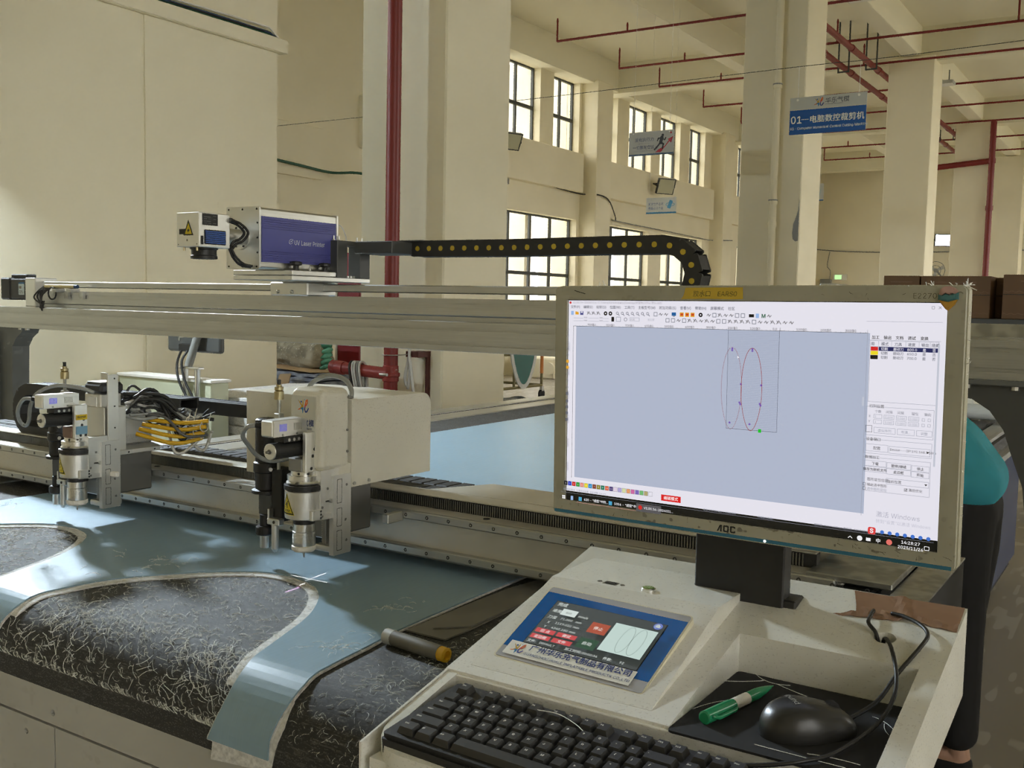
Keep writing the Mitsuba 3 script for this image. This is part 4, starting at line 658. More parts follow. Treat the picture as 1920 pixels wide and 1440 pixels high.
# ================================================================== the moving gantry beam
GB = thing('gantry_beam', 'silver moving gantry beam with two guide rails crossing the table', 'machine beam')
part(GB, 'beam_body', B().box(-3.55, -0.46, 1.81, 2.06, 0.915, 1.020, 0.004), 'm_steel_dirty', False)
for z0 in (1.0045, 0.9235):
    part(GB, 'guide_rail', B().box(-3.5, -0.47, 1.79, 1.811, z0, z0 + 0.0195, 0.0025), 'm_alu', False)
s = B()
for k in range(52):
    for z in (1.0143, 0.9333):
        s.lathe((-3.4737 + 0.06 * k, 1.7905, z), (0, -1, 0), [(0.0042, 0), (0.0042, 0.0006), (0.0032, 0.0012), (0.0021, 0.0012), (0.0021, -0.001)], 10)
part(GB, 'rail_screws', s, 'm_black_soft', 30, 'row of black cap screws along both rails', 'stuff')
part(GB, 'top_ledge', B().box(-3.5, -0.46, 1.80, 1.85, 1.018, 1.0245, 0.002), 'm_steel_dirty', False)
h = B()
for x in (-2.345, -1.235, -0.735): h.cyl((x, 1.825, 1.0225), (x, 1.825, 1.0255), 0.008, 16)
part(GB, 'ledge_hole', h, 'm_black', 30)
part(GB, 'rack', B().box(-3.5, -0.52, 1.850, 1.872, 1.024, 1.050), 'm_black', False)
s = B()
for k in range(490):
    x = -3.48 + 0.006 * k; s.box(x, x + 0.003, 1.8465, 1.8505, 1.0255, 1.0485)
part(GB, 'rack_teeth', s, 'm_steel_dark', False, 'fine black rack teeth', 'stuff')
part(GB, 'top_plate', B().box(-3.5, -0.52, 1.847, 1.905, 1.050, 1.054, 0.0015), 'm_steel_dirty', False)
part(GB, 'cover_plate', B().prism([(-1.455, 1.903), (-1.375, 2.055), (-0.55, 2.055), (-0.48, 1.903)], (0, 0, 1.0515), (1, 0, 0), (0, 1, 0), 0.003), 'm_steel_dirty', False)
part(GB, 'chain_trough', B().box(-3.5, -1.40, 1.905, 2.06, 1.016, 1.022), 'm_black_matte', False)
for y in (1.907, 1.982):
    for k in range(56):
        x = -3.46 + 0.0385 * k
        if x > -1.42: break
        part(GB, 'chain_link', B().box(x, x + 0.036, y, y + 0.068, 1.022, 1.049, 0.003), 'm_black_soft', False)
part(GB, 'end_block', B().box(-0.515, -0.405, 1.775, 1.86, 0.94, 1.012, 0.004), 'm_black', False)
part(GB, 'end_plate', B().box(-0.525, -0.375, 1.80, 2.06, 1.018, 1.030, 0.002), 'm_steel', False)
part(GB, 'cover_flap', B().prism([(0, 0), (0.115, 0.0), (0.13, 0.085), (0.03, 0.09)], (-0.575, 1.84, 1.057), (1, 0, 0.03), (0, 0.9, 0.25), 0.002), 'm_offwhite', False)
part(GB, 'end_carriage', B().box(-0.375, -0.315, 1.40, 2.15, 0.90, 1.012, 0.003), 'm_black_soft', False)
part(GB, 'carriage_cap', B().box(-0.375, -0.313, 1.40, 2.15, 1.012, 1.016, 0.001), 'm_steel', False)
for y in (1.815, 1.85): part(GB, 'end_screw', B().cyl((-0.42, y - 0.041, 0.99 - (y - 1.815)), (-0.42, y - 0.046, 0.99 - (y - 1.815)), 0.004, 10), 'm_steel_dark')
pr = Print((-0.3145, 1.64, 0.925), (0, 1, 0), (0, 0, 1))
pr.rect(0, 0, 130, 78, (208, 206, 196)).rect(6, 8, 124, 52, (200, 178, 20)).text('BEWARING', 22, 9, 22, (30, 28, 14), bold=0.02, sx=1.05).rect(10, 13, 118, 15, (60, 52, 16))
pr.part(GB, 'warning_plate', 'yellow and white warning plate')

# ================================================================== cutting heads
def triangle_sign(t, c, r, a0, z0, hgt, w):
    """Yellow warning triangle wrapped on the drum of radius r round the upright axis c, its middle at angle a0."""
    def bend(pr):
        out = []
        for v in pr.v:
            a = a0 + v[:, 0] / r; rr = r + 0.0003 + v[:, 1] * 1.0
            out.append(np.c_[c[0] + rr * np.cos(a), c[1] + rr * np.sin(a), v[:, 2]])
        pr.v = out
    pr = Print((0, 0, z0), (1, 0, 0), (0, 0, 1), lift=0.0, step=0.00012); pr.n = vec(0, 1, 0)
    W, Hh = w * 1000, hgt * 1000
    tri = lambda k: Polygon([(-W / 2 * k, -Hh * 0.36 * k), (W / 2 * k, -Hh * 0.36 * k), (0, Hh * 0.64 * k)])
    def dense(p): return shapely.segmentize(p, 2.5)
    for q, col in ((tri(1.0), (205, 186, 24)), (tri(0.93), (26, 24, 14)), (tri(0.76), (205, 186, 24))):
        v = []
        for a in np.arange(-W / 2, W / 2, 3.0): v.append(q.intersection(sbox(a, -99, a + 3.0, 99)))
        pr.add(shapely.MultiPolygon([g for g in v if g.geom_type == 'Polygon' and g.area > 1e-9]), col)
    hand = shapely.union_all([Polygon([(-4, 2), (3, 0), (5.5, 8), (2, 13), (-2.5, 9)]), Polygon([(-4, 7), (-7.5, 3), (-5.5, 2)]), LineString([(-6, -1.5), (2, -3), (6, 0)]).buffer(0.8), LineString([(3, 12), (6, 15)]).buffer(1.3)])
    pr.add(affinity.scale(hand, Hh / 60, Hh / 60, origin=(0, 4)), (26, 24, 14))
    pr.add(text('当心伤手', Hh * 0.135, 0, -Hh * 0.22, align=0.5, bold=0.01), (26, 24, 14)).rect(-W * 0.27, -Hh * 0.27, W * 0.27, -Hh * 0.255, (26, 24, 14))
    bend(pr); pr.part(t, 'warning_label', 'yellow triangular hand hazard label')

def led_unit(t, dx):
    x0, x1, y0, y1, z0, z1 = -1.541 + dx, -1.503 + dx, 1.45, 1.548, 1.217, 1.2515
    body = B().box(x0, x1 - 0.0025, y0, y1, z0, z1, 0.003)
    p = sbox(y0 + 0.001, z0 + 0.001, y1 - 0.001, z1 - 0.001)
    slots = [(1.4665 + 0.0031 * k, 1.4665 + 0.0031 * k + 0.0018) for k in range(7)] + [(1.5065 + 0.0035 * k, 1.5065 + 0.0035 * k + 0.0018) for k in range(7)]
    for a, b in slots: p = p.difference(sbox(a, 1.2285, b, 1.2435))
    body.prism(p, (x1 - 0.0026, 0, 0), (0, 1, 0), (0, 0, 1), 0.0026)
    h = part(t, 'camera_box', body, 'm_alu_bright_satin', False)
    part(t, 'camera_box__vent', B().box(x1 - 0.0029, x1 - 0.0025, 1.5055, y1 - 0.003, 1.228, 1.244), 'm_black', False)
    k = fresh(t + '__camera_box__status_light')
    scene[k] = ply(B().box(x1 - 0.0029, x1 - 0.0024, 1.4660, 1.4890, 1.228, 1.244).mesh(), 'm_black', emitter={'type': 'area', 'sampling_weight': 0.3, 'radiance': {'type': 'rgb', 'value': [SCREEN * c for c in (0.035, 0.05, 0.95)]}})
    labels[k] = {'label': 'glowing blue light behind the vent slots'}
    s = B()
    for y in (1.475, 1.515): s.lathe((x1, y, 1.2215), (1, 0, 0), [(0.0022, -0.001), (0.0022, 0.0008), (0.0012, 0.0008), (0.0012, 0)], 10)
    part(t, 'camera_box__screw', s, 'm_steel_dark')
    part(t, 'cable_gland', B().cyl((x0 + 0.001, 1.4755, 1.236), (x0 - 0.019, 1.466, 1.2375), 0.0072, 14).cyl((x0 - 0.017, 1.467, 1.2373), (x0 - 0.026, 1.462, 1.2378), 0.0055, 14), 'm_black')

def head_core(t, dx, seed):
    X = lambda x: x + dx
    c = (X(-1.506), 1.540)
    # mounting slide behind the tool
    part(t, 'back_plate', B().box(X(-1.62), X(-1.535), 1.635, 1.788, 0.972, 1.13, 0.003), 'm_steel_dark', False)
    part(t, 'slide_rail', B().box(X(-1.512), X(-1.500), 1.600, 1.64, 0.965, 1.05, 0.0015), 'm_steel_dark', False)
    q = B()
    for k in range(14): q.box(X(-1.5135), X(-1.5115), 1.601, 1.611, 0.973 + 0.005 * k, 0.9755 + 0.005 * k)
    part(t, 'scale_marks', q, 'm_steel', False, kind='stuff')
    part(t, 'slide_foot', B().rbox(X(-1.520), X(-1.462), 1.585, 1.64, 0.960, 0.974, 0.004), 'm_alu_satin', 30)
    for y in (1.60, 1.622): part(t, 'foot_screw', B().cyl((X(-1.462), y, 0.967), (X(-1.4605), y, 0.967), 0.004, 12), 'm_black')
    # long slotted side plate
    p = rrect(1.578, 0.957, 1.632, 1.128, 0.001)
    for a, b, z0, z1 in ((1.594, 1.604, 1.065, 1.118), (1.594, 1.604, 1.02, 1.055), (1.594, 1.604, 0.968, 1.012)): pass
    part(t, 'side_plate', B().prism(p, (X(-1.470), 0, 0), (0, 1, 0), (0, 0, 1), 0.012), 'm_alu_satin', False)
    for z0, z1 in ((1.068, 1.120), (1.018, 1.058), (0.966, 1.010)):
        part(t, 'side_plate__slot', B().prism(rrect(1.588, z0, 1.604, z1, 0.002).difference(rrect(1.5895, z0 + 0.0015, 1.6025, z1 - 0.0015, 0.002)), (X(-1.4582), 0, 0), (0, 1, 0), (0, 0, 1), 0.0004), 'm_steel_dark', False)
    for y, z in ((1.618, 1.105), (1.615, 1.03), (1.618, 0.985)): part(t, 'side_plate__screw', B().cyl((X(-1.4585), y, z), (X(-1.4572), y, z), 0.003, 10), 'm_steel_dark')
    # window bracket between clamp and slide
    p = sbox(1.545, 1.038, 1.600, 1.142).difference(rrect(1.560, 1.050, 1.592, 1.098, 0.003))
    part(t, 'bracket', B().prism(p, (X(-1.484), 0, 0), (0, 1, 0), (0, 0, 1), 0.020), 'm_alu_satin', False)
    for y, z in ((1.566, 1.103), (1.550, 1.065), (1.550, 1.046)): part(t, 'bracket__screw', B().cyl((X(-1.464), y, z), (X(-1.4628), y, z), 0.0028, 10), 'm_steel_dark')
    # clamp drum with its ears
    part(t, 'clamp_drum', B().lathe((*c, 0), (0, 0, 1), [(0.034, 1.040), (0.0395, 1.042), (0.040, 1.045), (0.040, 1.099), (0.0385, 1.101), (0.034, 1.102)], 48), 'm_alu_satin', 25)
    part(t, 'clamp_ear', B().rbox(X(-1.512), X(-1.468), 1.535, 1.600, 1.0405, 1.1015, 0.004), 'm_alu_satin', 30)
    part(t, 'clamp_gap', B().box(X(-1.49), X(-1.4672), 1.557, 1.592, 1.0735, 1.0765).box(X(-1.49), X(-1.4672), 1.538, 1.552, 1.066, 1.082), 'm_black', False)
    part(t, 'clamp_bolt', B().cyl((X(-1.468), 1.578, 1.075), (X(-1.462), 1.578, 1.075), 0.0045, 14), 'm_steel')
    triangle_sign(t, c, 0.040, -PI / 2 - 0.28, 1.068, 0.046, 0.044)
    part(t, 'seal_ring', B().lathe((*c, 0), (0, 0, 1), [(0.036, 1.101), (0.042, 1.1025), (0.042, 1.112), (0.036, 1.113)], 40).box(X(-1.512), X(-1.470), 1.54, 1.598, 1.102, 1.112), 'm_black')
    part(t, 'collar', B().lathe((*c, 0), (0, 0, 1), [(0.030, 1.1125), (0.0365, 1.114), (0.0375, 1.117), (0.034, 1.121), (0.034, 1.123)], 40), 'm_alu_bright', 25)
    part(t, 'collar', B().lathe((*c, 0), (0, 0, 1), [(0.034, 1.1225), (0.0355, 1.1235), (0.0355, 1.132), (0.033, 1.133)], 40), 'm_alu_bright', 25)
    part(t, 'collar', B().lathe((*c, 0), (0, 0, 1), [(0.026, 1.1325), (0.028, 1.1335), (0.028, 1.141), (0.025, 1.1415)], 36), 'm_alu_bright', 25)
    for a in (-1.2, -0.5): part(t, 'collar__set_screw', B().cyl((c[0] + 0.027 * math.cos(a), c[1] + 0.027 * math.sin(a), 1.137), (c[0] + 0.029 * math.cos(a), c[1] + 0.029 * math.sin(a), 1.137), 0.0028, 10), 'm_black')
    part(t, 'tool_block', B().box(X(-1.531), X(-1.492), 1.518, 1.556, 1.140, 1.168, 0.002), 'm_grey_block' if dx == 0 else 'm_copper', False)
    part(t, 'tool_arm', B().box(X(-1.4925), X(-1.482), 1.520, 1.556, 1.138, 1.224, 0.0015), 'm_alu_bright_satin', False)
    for y, z in ((1.545, 1.187), (1.54, 1.173), (1.536, 1.147), (1.55, 1.147)): part(t, 'tool_arm__hole', B().cyl((X(-1.4825), y, z), (X(-1.4814), y, z), 0.0035, 12), 'm_black')
    # nozzle
    part(t, 'nozzle_ring', B().lathe((*c, 0), (0, 0, 1), [(0.022, 1.028), (0.0225, 1.029), (0.0225, 1.041)], 30), 'm_black')
    nz = [(0.0235, 0.982), (0.0242, 0.984)]
    for k in range(6): nz += [(0.0242, 0.990 + 0.0032 * k), (0.0236, 0.9905 + 0.0032 * k), (0.0236, 0.9915 + 0.0032 * k), (0.0242, 0.992 + 0.0032 * k)]
    nz += [(0.0242, 1.012), (0.0222, 1.013), (0.0222, 1.0285)]
    part(t, 'nozzle', B().lathe((*c, 0), (0, 0, 1), nz, 40), 'm_alu_bright', 25)
    part(t, 'nozzle_foot', B().lathe((*c, 0), (0, 0, 1), [(0.006, 0.970), (0.022, 0.970), (0.0255, 0.974), (0.0258, 0.981), (0.0235, 0.983)], 40), 'm_offwhite', 25)
    part(t, 'blade_stem', B().cyl((*c, 0.970), (*c, 0.955), 0.003, 10, 0.0015), 'm_steel')
    part(t, 'adjuster', B().box(X(-1.487), X(-1.463), 1.520, 1.552, 1.040, 1.062, 0.0015), 'm_alu_bright_satin', False)
    for z in (1.044, 1.051, 1.058): part(t, 'adjuster__screw', B().cyl((X(-1.4632), 1.545, z), (X(-1.4620), 1.545, z), 0.0024, 10), 'm_black')
    # motor under the camera box
    part(t, 'tool_motor', B().lathe((X(-1.5155), 1.452, 1.188), (0, 1, 0), [(0.0155, 0), (0.0168, 0.002), (0.0168, 0.092)], 32), 'm_black_soft', 25)
    part(t, 'motor_cap', B().lathe((X(-1.5155), 1.4525, 1.188), (0, -1, 0), [(0.0168, -0.001), (0.0168, 0.001), (0.0155, 0.0018)], 32), 'm_alu_bright_satin', 25)
    part(t, 'motor_shaft', B().cyl((X(-1.5155), 1.451, 1.188), (X(-1.5155), 1.442, 1.188), 0.0028, 12).cyl((X(-1.5155), 1.4509, 1.188), (X(-1.5155), 1.4492, 1.188), 0.0055, 6), 'm_steel_dark')
    part(t, 'camera_bracket', B().box(X(-1.528), X(-1.498), 1.475, 1.556, 1.205, 1.217, 0.001), 'm_black', False)
    q = B()
    for k in range(4): q.cyl((X(-1.4985), 1.488 + 0.014 * k, 1.2105), (X(-1.4970), 1.488 + 0.014 * k, 1.2105), 0.0035, 8)
    part(t, 'camera_bracket__screws', q, 'm_steel', 30)
    led_unit(t, dx)
    # air cylinder with punch and marker
    a = (X(-1.700), 1.62)
    part(t, 'air_cylinder', B().lathe((*a, 0), (0, 0, 1), [(0.020, 1.058), (0.034, 1.059), (0.034, 1.066), (0.026, 1.069), (0.026, 1.105), (0.030, 1.108), (0.030, 1.128), (0.026, 1.131), (0.026, 1.225), (0.022, 1.228)], 30), 'm_black', 25)
    part(t, 'air_fitting', B().cyl((X(-1.672), 1.603, 1.118), (X(-1.662), 1.595, 1.118), 0.0045, 10).cyl((X(-1.676), 1.605, 1.150), (X(-1.664), 1.597, 1.150), 0.006, 10), 'm_steel')
    part(t, 'punch_block', B().box(X(-1.712), X(-1.672), 1.605, 1.64, 1.010, 1.058, 0.002), 'm_grey_dark', False)
    b = (X(-1.690), 1.605)
    part(t, 'punch_holder', B().lathe((*b, 0), (0, 0, 1), [(0.017, 0.966), (0.0205, 0.969), (0.0205, 0.984), (0.018, 0.987)], 28).cyl((*b, 0.985), (*b, 1.012), 0.012, 20), 'm_black')
    part(t, 'punch', B().cyl((*b, 0.937), (*b, 0.968), 0.0118, 24), 'm_alu_bright')
    g = (X(-1.648), 1.595)
    part(t, 'marker_holder', B().cyl((*g, 0.942), (*g, 0.998), 0.0082, 20).cyl((*g, 0.934), (*g, 0.942), 0.004, 12, 0.0082), 'm_alu_bright_satin')
    part(t, 'marker_clamp', B().box(X(-1.668), X(-1.630), 1.588, 1.606, 0.995, 1.010, 0.002).box(X(-1.668), X(-1.662), 1.590, 1.604, 1.008, 1.03, 0.001), 'm_alu_satin', False)
    part(t, 'marker_clamp__screw', B().cyl((X(-1.645), 1.588, 1.0025), (X(-1.645), 1.5868, 1.0025), 0.0034, 10), 'm_black')
    part(t, 'arm_strut', B().box(X(-1.672), X(-1.640), 1.606, 1.640, 1.0, 1.12, 0.002), 'm_black_soft', False)
    # brass air valve on its rod
    e = (X(-1.642), 1.60)
    part(t, 'valve_rod', B().cyl((*e, 1.120), (*e, 1.277), 0.0042, 12).box(e[0] - 0.009, e[0] + 0.009, 1.592, 1.608, 1.232, 1.246, 0.002), 'm_steel')
    part(t, 'air_valve', B().lathe((*e, 0), (0, 0, 1), [(0.0106, 1.276), (0.0106, 1.294), (0.0098, 1.295), (0.0075, 1.296), (0.0098, 1.297), (0.0098, 1.304), (0.006, 1.305), (0.006, 1.309)], 18), 'm_brass', 30)
    part(t, 'valve_tip', B().cyl((*e, 1.308), (*e, 1.320), 0.0042, 12), 'm_black')

mat('m_alu_bright_satin', [0.76, 0.76, 0.73], 0.38, 0.85)
mat('m_grey_block', [0.24, 0.245, 0.235], 0.4, 0.4)
mat('m_copper', [0.20, 0.125, 0.095], 0.5, 0.3)

# ---- right head: white sheet metal covers and the company mark
HR = thing('cutting_head', 'right cutting head under a tall white cover with a coloured logo', 'cutting head')
head_core(HR, 0.0, 1)
p = sbox(1.638, 1.0955, 1.916, 1.2845)
p = p.difference(sbox(1.886, 1.2545, 2, 2)).union(disc(1.886, 1.2545, 0.03, 40)).intersection(sbox(1.638, 1.0955, 1.916, 1.2845))
part(HR, 'rear_cover', B().prism(p, (-1.785, 0, 0), (0, 1, 0), (0, 0, 1), 0.322), 'm_white', 25)
part(HR, 'front_cover', B().rbox(-1.556, -1.461, 1.545, 1.634, 1.137, 1.312, 0.017, 5), 'm_white', 40)
part(HR, 'lower_cover', B().box(-1.552, -1.464, 1.585, 1.638, 1.10, 1.150, 0.002), 'm_white', False)
for y, z in ((1.625, 1.292), (1.622, 1.222), (1.622, 1.176)): part(HR, 'cover_screw', B().cyl((-1.4615, y, z), (-1.4590, y, z), 0.0028, 12), 'm_steel_dark')
for y, z in ((1.647, 1.103), (1.695, 1.104)): part(HR, 'cover_screw', B().cyl((-1.4635, y, z), (-1.4600, y, z), 0.0038, 12), 'm_steel')
part(HR, 'top_bolt', B().cyl((-1.500, 1.665, 1.2845), (-1.500, 1.665, 1.291), 0.009, 12), 'm_steel_dark')
part(HR, 'air_hose', B().tube(spline([(-1.612, 1.655, 1.284), (-1.600, 1.66, 1.312), (-1.560, 1.668, 1.330), (-1.515, 1.672, 1.324), (-1.492, 1.668, 1.303), (-1.480, 1.655, 1.288)], 8), 0.0055, 10), 'm_hose_clear', True, 'clear grey air hose arching over the cover')
part(HR, 'wiper', B().box(-1.458, -1.440, 1.735, 1.789, 1.000, 1.022, 0.002), 'm_alu_satin', False)
part(HR, 'camera_cable', B().tube(spline([(-1.566, 1.462, 1.238), (-1.585, 1.455, 1.232), (-1.612, 1.468, 1.210), (-1.628, 1.50, 1.185), (-1.632, 1.525, 1.162), (-1.618, 1.545, 1.149), (-1.596, 1.565, 1.150), (-1.58, 1.60, 1.158)], 8), 0.0048, 10), 'm_hose_clear', True, 'grey cable looping from the camera box')
pr = Print((-1.512, 1.545, 1.262), (1, 0, 0), (0, 0, 1), lift=0.0005)
def logo(pr, x, y, s, a=(176, 140, 40), b=(40, 110, 160), c=(196, 96, 40), d=(40, 60, 130)):
    """The coloured brush-stroke figure with its letter: a bird-like body, a dot and a looped stroke."""
    sc = lambda pts: [(x + px * s, y + py * s) for px, py in pts]
    pr.add(Polygon(sc([(-0.50, -0.26), (-0.30, -0.16), (-0.12, 0.0), (-0.34, 0.30), (-0.46, 0.50), (-0.22, 0.28), (-0.02, 0.10), (0.02, 0.62), (0.10, 0.30), (0.10, -0.20), (0.02, -0.52), (-0.06, -0.18), (-0.24, -0.24)])), a)
    pr.add(Polygon(sc([(0.10, -0.05), (0.10, -0.30), (0.02, -0.56), (-0.07, -0.20), (-0.24, -0.25), (-0.10, -0.08)])), b)
    pr.add(Polygon(sc([(-0.50, -0.28), (-0.28, -0.27), (-0.20, -0.14), (-0.34, -0.17)])), c)
    pr.add(disc(x - 0.14 * s, y + 0.34 * s, 0.075 * s, 12), d)
    loop = LineString(sc([(0.36, 0.10), (0.50, 0.30), (0.48, 0.50), (0.38, 0.44), (0.26, 0.10), (0.22, -0.22), (0.30, -0.40), (0.44, -0.38), (0.60, -0.14)])).buffer(0.055 * s)
    pr.add(loop, c).add(loop.intersection(sbox(x - 9 * s, y - 9 * s, x + 9 * s, y - 0.05 * s)), d).add(loop.intersection(sbox(x - 9 * s, y - 0.05 * s, x + 9 * s, y + 0.1 * s)), (178, 50, 90))
    pr.add(Polygon(sc([(0.18, 0.46), (0.24, 0.60), (0.22, 0.40)])), b)
pr.rect(-36, -70, 33, 34, (188, 187, 176))
logo(pr, -4, 12, 28)
pr.text('华乐气模', 15.5, -33, -28, (36, 48, 96), bold=0.018).text('Huale Inflatable', 7.2, -32, -36, (70, 76, 104), bold=0.01).text('- - - - - - -', 6, -26, -52, (170, 172, 168))
pr.part(HR, 'logo_print', 'coloured logo with dark blue lettering')

# ---- left head: same tool, open servo drive, plates and a tangle of cables
HL = thing('cutting_head', 'left cutting head without cover, its servo motor and cables in the open', 'cutting head')
DX = -0.785
head_core(HL, DX, 2)
part(HL, 'drive_tube', B().box(-2.374, -2.262, 1.600, 1.665, 1.088, 1.212, 0.002), 'm_alu_satin', False)
for y, z in ((1.6, 1.17),): part(HL, 'drive_tube__screw', B().cyl((-2.345, y, z), (-2.345, y - 0.001, z), 0.003, 10), 'm_black')
part(HL, 'servo_motor', B().box(-2.352, -2.285, 1.606, 1.668, 1.205, 1.245, 0.003), 'm_alu_satin', False)
part(HL, 'servo_cap', B().box(-2.350, -2.278, 1.602, 1.672, 1.244, 1.272, 0.007), 'm_black', False)
part(HL, 'servo_lid', B().box(-2.346, -2.284, 1.608, 1.666, 1.2715, 1.275, 0.002), 'm_alu_satin', False)
part(HL, 'servo_label', B().box(-2.334, -2.30, 1.6035, 1.6065, 1.212, 1.236), 'm_offwhite', False)
part(HL, 'upright_plate', B().box(-2.254, -2.250, 1.602, 1.634, 0.96, 1.296, 0.001), 'm_alu_satin', False)
for z in (1.286, 1.215, 1.16): part(HL, 'upright_plate__hole', B().cyl((-2.2502, 1.622, z), (-2.2492, 1.622, z), 0.0022, 10), 'm_black')
part(HL, 'upright_plate', B().box(-2.372, -2.345, 1.668, 1.672, 1.20, 1.293, 0.001), 'm_alu_satin', False)
part(HL, 'angle_bracket', B().box(-2.250, -2.246, 1.634, 1.758, 1.088, 1.099, 0.001).box(-2.44, -2.246, 1.634, 1.80, 1.097, 1.0995, 0.0005), 'm_alu_satin', False)
for y in (1.66, 1.74): part(HL, 'angle_bracket__screw', B().cyl((-2.2462, y, 1.0935), (-2.2450, y, 1.0935), 0.0024, 10), 'm_black')
part(HL, 'stop_block', B().box(-2.249, -2.222, 1.602, 1.615, 1.037, 1.05, 0.002), 'm_offwhite', False)
part(HL, 'drive_cover', B().box(-2.37, -2.32, 1.67, 1.79, 1.10, 1.19, 0.004), 'm_grey_light', False)
pr = Print((X0 := -1.4815 + DX, 1.521, 1.16), (0, 1, 0), (0, 0, 1), lift=0.0012)
pr.rect(2, 26, 33, 39, (188, 158, 24)).rect(2, -10, 33, 10, (110, 150, 176)).text('·', 6, 4, 0, (0, 0, 0)).rect(5, 31, 30, 32.5, (60, 50, 20)).rect(5, 34, 30, 35.5, (60, 50, 20))
pr.part(HL, 'tool_stickers', 'yellow and pale blue stickers')
part(HL, 'camera_cable', B().tube(spline([(-2.352, 1.462, 1.2378), (-2.378, 1.455, 1.235), (-2.415, 1.462, 1.205), (-2.437, 1.48, 1.175), (-2.430, 1.49, 1.162), (-2.405, 1.485, 1.178), (-2.385, 1.478, 1.218), (-2.372, 1.49, 1.25), (-2.34, 1.52, 1.268), (-2.30, 1.56, 1.262), (-2.28, 1.585, 1.25)], 8), 0.0048, 10), 'm_hose_clear', True, 'grey cable in a long loop left of the camera box')
r2 = np.random.default_rng(11)
mat('m_cable_white', [0.55, 0.55, 0.53], 0.4)
for k in range(22):
    m = ('m_black', 'm_black_soft', 'm_rubber_hose', 'm_cable_white', 'm_black', 'm_hose_clear')[k % 6]
    a = vec(-2.27 + r2.uniform(-0.04, 0.02), 1.67 + r2.uniform(0, 0.03), r2.uniform(1.18, 1.25))
    e = vec(-2.20 + r2.uniform(-0.03, 0.05), 1.86 + r2.uniform(-0.05, 0.04), r2.uniform(1.12, 1.20))
    b = a * 0.6 + e * 0.4 + r2.uniform(-0.03, 0.03, 3) + [0, 0, 0.02]; c = a * 0.25 + e * 0.75 + r2.uniform(-0.04, 0.03, 3) - [0, 0, 0.035 * r2.random()]
    part(HL, 'cable', B().tube(spline([a, b, c, e], 6), r2.uniform(0.0025, 0.0055), 7), m, True)
for k in range(4):
    a = vec(-2.27, 1.70 + 0.01 * k, 1.135 + 0.012 * k); e = vec(-2.165 + 0.008 * k, 1.83, 1.12 + 0.016 * k)
    part(HL, 'yellow_sleeve', B().tube(spline([a, (a + e) / 2 + [0.02, 0, -0.018 + 0.004 * k], e], 8), 0.0055, 8), 'm_yellow', True)
for k in range(5):
    o = vec(-2.22 + 0.018 * k, 1.79 + 0.008 * k, 1.14 + 0.013 * (k % 3)); a = np.linspace(0, 2 * PI, 15)
    part(HL, 'cable_tie', B().tube(np.c_[o[0] + 0 * a, o[1] + 0.014 * np.cos(a), o[2] + 0.014 * np.sin(a)], 0.0014, 5).tube([o + [0, 0.013, 0.005], o + [0.012, 0.012, 0.034]], 0.0014, 5), 'm_offwhite', True)

# ------------------------------------------------------------------ cable chains
def chain(t, path, pitch, y0, y1, hgt, m='m_black_soft', dots=None, gap=0.0018):
    """Cable chain: box links one after the other along a path in the x-z plane."""
    p = np.asarray(path, float); d = np.r_[0, np.cumsum(np.linalg.norm(np.diff(p, axis=0), axis=1))]
    n = int(d[-1] / pitch); q = np.c_[np.interp(np.arange(n + 1) * pitch, d, p[:, 0]), np.interp(np.arange(n + 1) * pitch, d, p[:, 1])]
    for k in range(n):
        a, b = q[k], q[k + 1]; u = (b - a) / np.linalg.norm(b - a); w = vec(-u[1], u[0]); L = np.linalg.norm(b - a)
        o = lambda s, h, y: (a[0] + u[0] * s + w[0] * h, y, a[1] + u[1] * s + w[1] * h)
        mb = B(); hh = hgt / 2
        for ya, yb, c in ((y0, y0 + 0.006, 1), (y1 - 0.006, y1, 1)):
            mb.prism(rrect(-0.003, -hh, L + 0.003, hh, 0.004), (a[0], yb, a[1]), (u[0], 0, u[1]), (w[0], 0, w[1]), yb - ya)
        mb.prism(rrect(gap, hh - 0.006, L - gap, hh - 0.001, 0.001), (a[0], y1 - 0.004, a[1]), (u[0], 0, u[1]), (w[0], 0, w[1]), y1 - y0 - 0.008)
        mb.prism(rrect(gap, -hh + 0.001, L - gap, -hh + 0.006, 0.001), (a[0], y1 - 0.004, a[1]), (u[0], 0, u[1]), (w[0], 0, w[1]), y1 - y0 - 0.008)
        lk = part(t, 'link', mb, m, False)
        if dots:
            part(lk, 'plug', B().cyl((a[0] + u[0] * L / 2, y0 + 0.001, a[1] + u[1] * L / 2), (a[0] + u[0] * L / 2, y0 - 0.0015, a[1] + u[1] * L / 2), dots, 14), 'm_plug', False)
def arc(cx, cz, r, a0, a1, n=14): return [(cx + r * math.cos(a), cz + r * math.sin(a)) for a in np.linspace(a0, a1, n)]
mat('m_plug', [0.42, 0.30, 0.025], 0.5)
C1 = thing('cable_chain', 'black cable chain bending round at the far left, behind the left cutting head', 'cable chain')
chain(C1, [(-2.30, 1.196)] + arc(-3.02, 1.128, 0.068, PI / 2, 3 * PI / 2) + [(-2.55, 1.060)], 0.0385, 1.862, 1.930, 0.036)
C2 = thing('cable_chain', 'black cable chain running level between the two cutting heads', 'cable chain')
chain(C2, [(-2.62, 1.182), (-1.76, 1.184)], 0.0385, 1.955, 2.025, 0.036)

